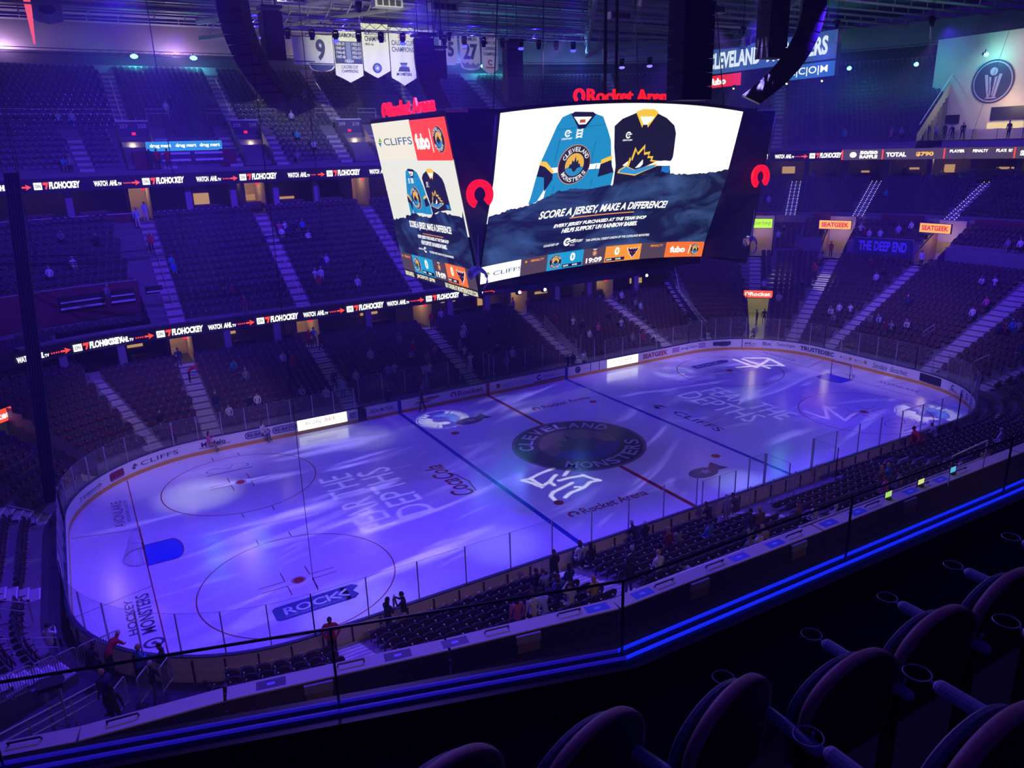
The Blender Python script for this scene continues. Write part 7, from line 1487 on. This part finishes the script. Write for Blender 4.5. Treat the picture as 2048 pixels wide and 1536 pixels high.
NEARP = [ # x, y, z, pose, top, legs, hair, long, heading(None = seat), label
 (-21.5, -13.75, .35, 'pockets', 'red', 'black', 'dark', 0, -1.9, 'bearded man in a red jacket standing with hands in pockets at the near glass'),
 (-19.15, -13.75, .35, 'fold', 'black', 'jeans blue', 'dark', 1, .3, 'long haired woman in a black top standing at the near glass left of a man'),
 (-18.4, -13.7, .35, 'camera', 'black', 'white', 'dark', 0, 2.6, 'man in a black sweater and pale trousers reading a sheet at the near glass'),
 (-15.98, -18.9, 2.15, 'stand', 'pink', 'jeans blue', 'dark', 1, HD, 'long haired woman in a pale pink top standing above the near seats'),
 (-15.35, -19.0, 2.15, 'stand', 'white', 'black', 'brown', 0, HD, 'man in a white t-shirt standing beside the woman in pink above the near seats'),
 (-14.4, -19.1, 2.15, 'lean', 'pale blue', 'white', 'dark', 0, None, 'child in a pale blue shirt sitting right of the standing man in white'),
 (-13.5, -18.2, 1.85, 'sit', 'navy', 'black', 'dark', 0, None, 'person in navy sitting left of the near aisle beside the man holding his head'),
 (-13.45, -19.1, 2.15, 'hands', 'white', 'khaki', 'brown', 0, None, 'man in a pale shirt with one hand on his head left of the near aisle'),
 (-12.6, -19.1, 2.15, 'sit', 'yellow', 'black', 'fair', 1, None, 'fair haired child in yellow sitting at the edge of the near aisle'),  # yellow top stands in for golden light on the child
 (-12.8, -16.0, .95, 'sit', 'black', 'black', 'dark', 0, None, 'person in black sitting in the fourth near row left of the aisle'),
 (-12.7, -16.6, 1.25, 'lean', 'grey', 'black', 'brown', 0, None, 'person in grey leaning forward in the near rows left of the aisle'),
 (-12.1, -16.6, 1.25, 'sit', 'navy', 'black', 'dark', 1, None, 'long haired person in navy sitting beside the leaning person in grey'),
 (-12.7, -17.5, 1.55, 'sit', 'blue', 'black', 'brown', 0, None, 'person in a blue top sitting left of the near aisle'),
 (-11.35, -14.3, .35, 'walk', 'black', 'black', 'brown', 0, HD, 'man in black standing by the glass at the foot of the near aisle'),
 (-10.2, -14.4, .35, 'sit', 'black', 'black', 'dark', 1, None, 'long haired woman in a black jersey seated by the glass right of the aisle'),
 (-9.6, -14.3, .35, 'sit', 'white', 'jeans blue', 'brown', 1, None, 'woman in a white jersey seated by the glass beside the black jersey'),
 (-6.3, -13.9, .35, 'lean', 'black', 'jeans blue', 'grey', 0, None, 'grey haired man in black leaning toward the near glass'),
 (-5.7, -14.2, .35, 'sit', 'black', 'black', 'cap', 0, None, 'person in black and a white cap by the near glass left of the timekeeper bench'),
 (-10.9, -19.0, 2.15, 'stand', 'black', 'jeans blue', 'dark', 1, HD, 'long haired woman in black standing in the near aisle below the counter'),
 (-9.2, -17.6, 1.55, 'phone', 'navy', 'black', 'grey', 0, None, 'grey haired man in navy holding up a paper right of the near aisle'),
 (-8.9, -19.0, 2.15, 'sit', 'white', 'black', 'fair', 0, None, 'fair haired person in white sitting right of the man with the paper'),
 (-.7, -14.3, .35, 'stand', 'grey', 'khaki', 'grey', 0, HD, 'grey haired official standing at the timekeeper bench'),
 (.3, -14.1, .35, 'lean', 'black', 'black', 'dark', 0, HD, 'official in black bent over the timekeeper bench'),
 (-1.6, -14.1, .35, 'lean', 'black', 'black', 'brown', 0, HD, 'official in black seated at the left end of the timekeeper bench'),
 (-3.4, -18.3, 1.85, 'stand', 'navy', 'white', 'dark', 0, HD, 'man in a striped navy jersey standing on the third near aisle'),
 (-2.7, -18.2, 1.85, 'stand', 'brown', 'black', 'fair', 0, HD, 'person in brown standing beside the navy jersey on the third near aisle'),
 (-6.1, -16.7, 1.25, 'sit', 'maroon', 'black', 'fair', 1, None, 'fair haired woman in maroon sitting in the near middle seats'),
 (-5.5, -16.8, 1.25, 'sit', 'grey', 'black', 'dark', 1, None, 'long haired person in grey sitting between the maroon and blue tops'),
 (-4.9, -17.2, 1.55, 'sit', 'blue', 'black', 'dark', 0, None, 'person in a blue top at the right end of three sitters in the near middle seats'),
 (-.7, -19.2, 2.15, 'sit', 'brown', 'black', 'brown', 0, None, 'person in brown sitting by the third near aisle beside a white top'),
 (.1, -19.3, 2.15, 'sit', 'white', 'black', 'brown', 1, None, 'person in a white top sitting right of the third near aisle'),
 (-6.0, -20.7, 2.75, 'sit', 'grey', 'black', 'fair', 0, None, 'fair haired person in grey sitting just below the near counter, left of two others'),
 (-5.4, -20.7, 2.75, 'sit', 'white', 'black', 'brown', 0, None, 'person in white sitting just below the near counter in the middle of three'),
 (-4.8, -20.7, 2.75, 'lean', 'khaki', 'black', 'fair', 1, None, 'long fair haired person in khaki just below the near counter, right of two others'),
 (-2.1, -21.4, 3.05, 'bend', 'grey', 'grey', 'grey', 0, .4, 'staff member in grey bending over beside the counter rail'),
 (6.4, -17.8, 1.55, 'sit', 'brown', 'black', 'fair', 1, None, 'fair haired person in brown among the near seats right of the penalty box'),
 (7.2, -17.9, 1.55, 'sit', 'blue', 'black', 'fair', 0, None, 'person in blue beside the brown top right of the penalty box'),
 (5.3, -19.9, 2.45, 'sit', 'grey', 'black', 'dark', 0, None, 'person in grey sitting below the counter monitors, right of a pink top'),
 (4.6, -19.9, 2.45, 'sit', 'pink', 'black', 'brown', 0, None, 'person in pink sitting below the counter monitors'),
 (15.7, -13.9, .35, 'walk', 'red', 'red', 'dark', 0, HD, 'man in red standing against the near glass on the right'),
 (15.1, -14.7, .65, 'bend', 'red', 'black', 'dark', 0, 1.2, 'person in red bending behind the man in red near the right glass'),
 (18.7, -14.0, .35, 'lean', 'white', 'black', 'brown', 0, None, 'person in white leaning toward the glass at the right'),
 (19.3, -14.5, .65, 'sit', 'black', 'black', 'dark', 0, None, 'person in black with a raised elbow beside the white top at the right glass'),
 (15.9, -19.0, 2.15, 'sit', 'pale blue', 'black', 'grey', 0, None, 'grey haired person in pale blue in the right near seats'),
 (9.5, -21.2, 2.75, 'sit', 'khaki', 'black', 'fair', 1, None, 'person in khaki sitting below the right end of the counter'),
 (10.2, -21.2, 2.75, 'sit', 'grey', 'black', 'brown', 0, None, 'person in grey at the right end below the counter'),
 (-10.1, -21.3, 2.75, 'bend', 'grey', 'black', 'brown', 0, -.5, 'staff member in a grey shirt bending against the near counter'),
 (-9.2, -21.1, 2.75, 'bend', 'grey', 'black', 'dark', 0, 2.6, 'second staff member in a grey shirt bending opposite the first at the near counter'),
 (-31.2, -7.4, .35, 'phone', 'white', 'black', 'dark', 0, 1.0, 'person in a white jersey sitting in the lower left end seats'),
 (-29.9, -9.9, .35, 'lean', 'black', 'black', 'dark', 0, .8, 'person in black crouched behind the lower left corner of the rink'),
 (-29.2, -10.1, .35, 'bend', 'red', 'black', 'cap', 0, .8, 'person in red bending over the boards in the lower left corner'),
 (-28.2, -11.6, .35, 'fold', 'blue', 'black', 'fair', 0, .4, 'fair haired person in blue facing the man in the black jacket at the lower left'),
 (-27.4, -11.95, .35, 'fold', 'black', 'brown', 'dark', 0, 2.8, 'man in a black jacket standing behind the lower left boards'),
 (-27.9, -13.2, .65, 'walk', 'black', 'jeans blue', 'grey', 0, .9, 'person in black jacket and grey knit hat walking at the lower left'),
 (-29.3, -13.5, 1.0, 'stand', 'navy', 'black', 'fair', 0, 2.4, 'broad man in navy with reddish hair standing among the lower left gates'),
 (-29.1, -15.3, 1.6, 'stand', 'black', 'black', 'dark', 1, 1.2, 'person in a patterned black top at the head of the lower left stair'),
 (-26.4, -17.0, 1.55, 'lean', 'black', 'black', 'dark', 0, None, 'person in black slumped in the seats at the bottom left'),
]
for x, y, z, pose, top, legs, hair, lg, hd, lab in NEARP:
    if hd is None:
        q = seat_near(x, y, z); hd = q[3] if q[4] else HD; x, y, z = q[0]+.12*math.cos(hd), q[1]+.12*math.sin(hd), q[2]
    person(x, y, z, hd, pose, top, legs, hair, lab, True, lg, SKIN2 if 'bearded' in lab else None, 1.04 if 'man' in lab else .97, 1.22 if 'red jacket' in lab or 'broad' in lab else 1.)
STANDP = [(-6.15, 12.3, .02, 'walk', 'black', 'black', 'dark', 2.6, 'referee in black skating along the far boards'),
 (-8.3, 13.8, .12, 'stand', 'black', 'black', 'dark', -HD, 'dark coach standing behind the players bench left of the servpro advert'.replace('servpro ', '')),
 (-5.3, 14.0, .12, 'stand', 'grey', 'grey', 'brown', -HD, 'person in grey standing in the left players bench'),
 (-11.4, 17.4, 1.31, 'walk', 'navy', 'jeans blue', 'dark', -HD, 'person in navy walking down the second far stairs'), (-11.1, 16.3, .9, 'stand', 'pale blue', 'jeans blue', 'fair', 1.2, 'person in pale blue standing low on the second far stairs'),
 (-11.3, 24.0, 3.35, 'stand', 'red', 'black', 'dark', -HD, 'steward in red at the top of the second far lower stairs'), (-10.8, 24.3, 3.4, 'stand', 'teal', 'black', 'dark', 1.2, 'person in teal entering the suites passage at the second stairs'), (-10.4, 23.6, 3.2, 'walk', 'black', 'black', 'brown', -1.2, 'person in black right of the steward at the second stairs'),
 (-21.7, 24.6, 3.2, 'stand', 'navy', 'jeans blue', 'dark', HD, 'person in navy seen from behind at the first suites passage'), (-21.4, 22.2, 2.6, 'bend', 'red', 'black', 'brown', 0, 'person in red bending at the top of the first far lower stairs'),
 (.35, 16.7, 1.04, 'camera', 'white', 'white', 'fair', -HD, 'brightly lit person in white filming on the third far stairs'),
 (10.6, 14.3, .1, 'stand', 'white', 'navy', 'grey', -HD, 'person in white beside the bench end glass'), (9.4, 14.3, .12, 'stand', 'black', 'black', 'dark', -HD, 'person in black at the right end of the players bench'), (8.8, 14.2, .12, 'walk', 'navy', 'black', 'fair', 0, 'fair person in navy walking by the bench end'),
 (.4, 24.4, 3.35, 'stand', 'red', 'black', 'dark', -HD, 'steward in red at the third suites passage'), (1.9, 25.6, 3.2, 'stand', 'white', 'khaki', 'fair', -HD, 'person in white standing in the suite right of the third passage'), (11.0, 24.4, 3.35, 'stand', 'maroon', 'black', 'dark', -HD, 'steward in maroon at the fourth suites passage'), (10.2, 26.0, 3.2, 'walk', 'purple', 'black', 'dark', 2.8, 'person in purple on the fourth passage steps'),
 (-21.5, 34.0, 11.55, 'stand', 'red', 'black', 'fair', HD, 'man in a red shirt climbing the first middle tier stairs'), (-22.0, 37.6, 13.5, 'walk', 'pale blue', 'white', 'brown', -HD, 'fan in a striped blue jersey at the top of the first middle stairs, left one'), (-21.2, 38.2, 13.95, 'walk', 'pale blue', 'white', 'dark', HD, 'fan in a striped blue jersey at the top of the first middle stairs, right one'),
 (36.2, 17.6, 0.0, 'stand', 'black', 'black', 'cap', 2.4, 'left of the three staff standing in the ice tunnel'), (37.0, 17.3, 0.0, 'stand', 'black', 'black', 'dark', -2.4, 'middle of the three staff standing in the ice tunnel'), (37.6, 17.0, 0.0, 'stand', 'grey', 'black', 'dark', 2.4, 'right of the three staff standing in the ice tunnel'),
 (46.2, 16.6, 6.62, 'stand', 'red', 'black', 'dark', 3.4, 'usher in red standing in the portal left of the supporters banner'), (46.4, 6.0, 6.62, 'stand', 'white', 'black', 'dark', 3.1, 'person in white in the portal right of the supporters banner')]
for x, y, z, pose, top, legs, hair, hd, lab in STANDP: person(x, y, z, hd, pose, top, legs, hair, lab)
for k, (y, top, pose) in enumerate(((16.2, 'black', 'stand'), (14.6, 'black', 'stand'), (13.6, 'grey', 'fold'), (12.6, 'black', 'stand'), (11.7, 'navy', 'bend'), (10.6, 'black', 'walk'), (5.8, 'brown', 'stand'))):
    person(58.3, y, 18.86, 3.0+.5*(k % 3), pose, top, 'black', 'dark', 'person in %s %s on the end plaza, %s from the left' % (top, 'leaning over a bar table' if pose == 'bend' else 'standing', ordn(k)))
for k, (x, c) in enumerate(((-20.0, 'navy'), (-19.4, 'red'), (-18.5, 'red'))): person(x, 38.9, 18.5, HD, 'stand', c, 'black', 'dark', 'person in %s standing in front of the blue drug store sign, %s from the left' % (c, ordn(k)))
# terrace guests at the right end
for k, (ph, dd, top, pose) in enumerate(((50, 32.4, 'red', 'sit'), (55.5, 32.2, 'white', 'sit'), (57, 32.6, 'grey', 'fold'), (59, 32.5, 'navy', 'sit'), (66, 33, 'navy', 'stand'), (70, 33, 'black', 'stand'), (76, 32.5, 'white', 'sit'), (80, 32.6, 'red', 'bend'), (84, 32.6, 'red', 'stand'), (86, 32.2, 'white', 'fold'), (88, 32.8, 'black', 'stand'))):
    x, y, nx, ny = P(CX+deg(ph), dd); person(x, y, 14.2, math.atan2(-ny, -nx), pose, top, 'black', 'dark' if k % 2 else 'fair', 'guest in %s %s on the warm lit end terrace, %s from the left' % (top, {'sit': 'sitting', 'fold': 'standing with folded arms', 'stand': 'standing', 'bend': 'bending over'}[pose], ordn(k)))
# sheet held by the man at the glass
m_ = MB(); m_.box((0, 0, 0), (.01, .2, .26), mat('printed_sheet', (.5, .35, .42), .7)); tag(m_.build('paper_sheet', loc=(-18.75, -13.5, 1.75), rz=2.6), 'printed sheet held up by the man in black at the near glass', 'paper')
m_ = MB(); m_.box((0, 0, 0), (.17, .01, .12), WHITE); tag(m_.build('paper_sheet', loc=(-9.25, -17.05, 2.6), rz=0), 'white paper held by the grey haired man right of the near aisle', 'paper')
for lab, L in LABS.items():
    if len(L) > 1:
        for o in L: o['group'] = lab.replace('person', 'people', 1)
HZ = bpy.data.materials.new('arena_haze'); HZ.use_nodes = True; nt = HZ.node_tree; nt.nodes.clear()
o_ = nt.nodes.new('ShaderNodeOutputMaterial'); v_ = nt.nodes.new('ShaderNodeVolumeScatter'); v_.inputs['Color'].default_value = (.6, .48, 1, 1); v_.inputs['Density'].default_value = .0022; v_.inputs['Anisotropy'].default_value = .2  # haze itself is white; blue light is tinted into its colour
nt.links.new(v_.outputs[0], o_.inputs['Volume'])
m_ = MB(); m_.box((8, 10, 15), (66, 56, 15.2), HZ); hz = m_.build('haze'); tag(hz, 'thin blue stage haze filling the air over the rink', 'haze', kind='stuff')
print('SCENE READY', len(bpy.data.objects))
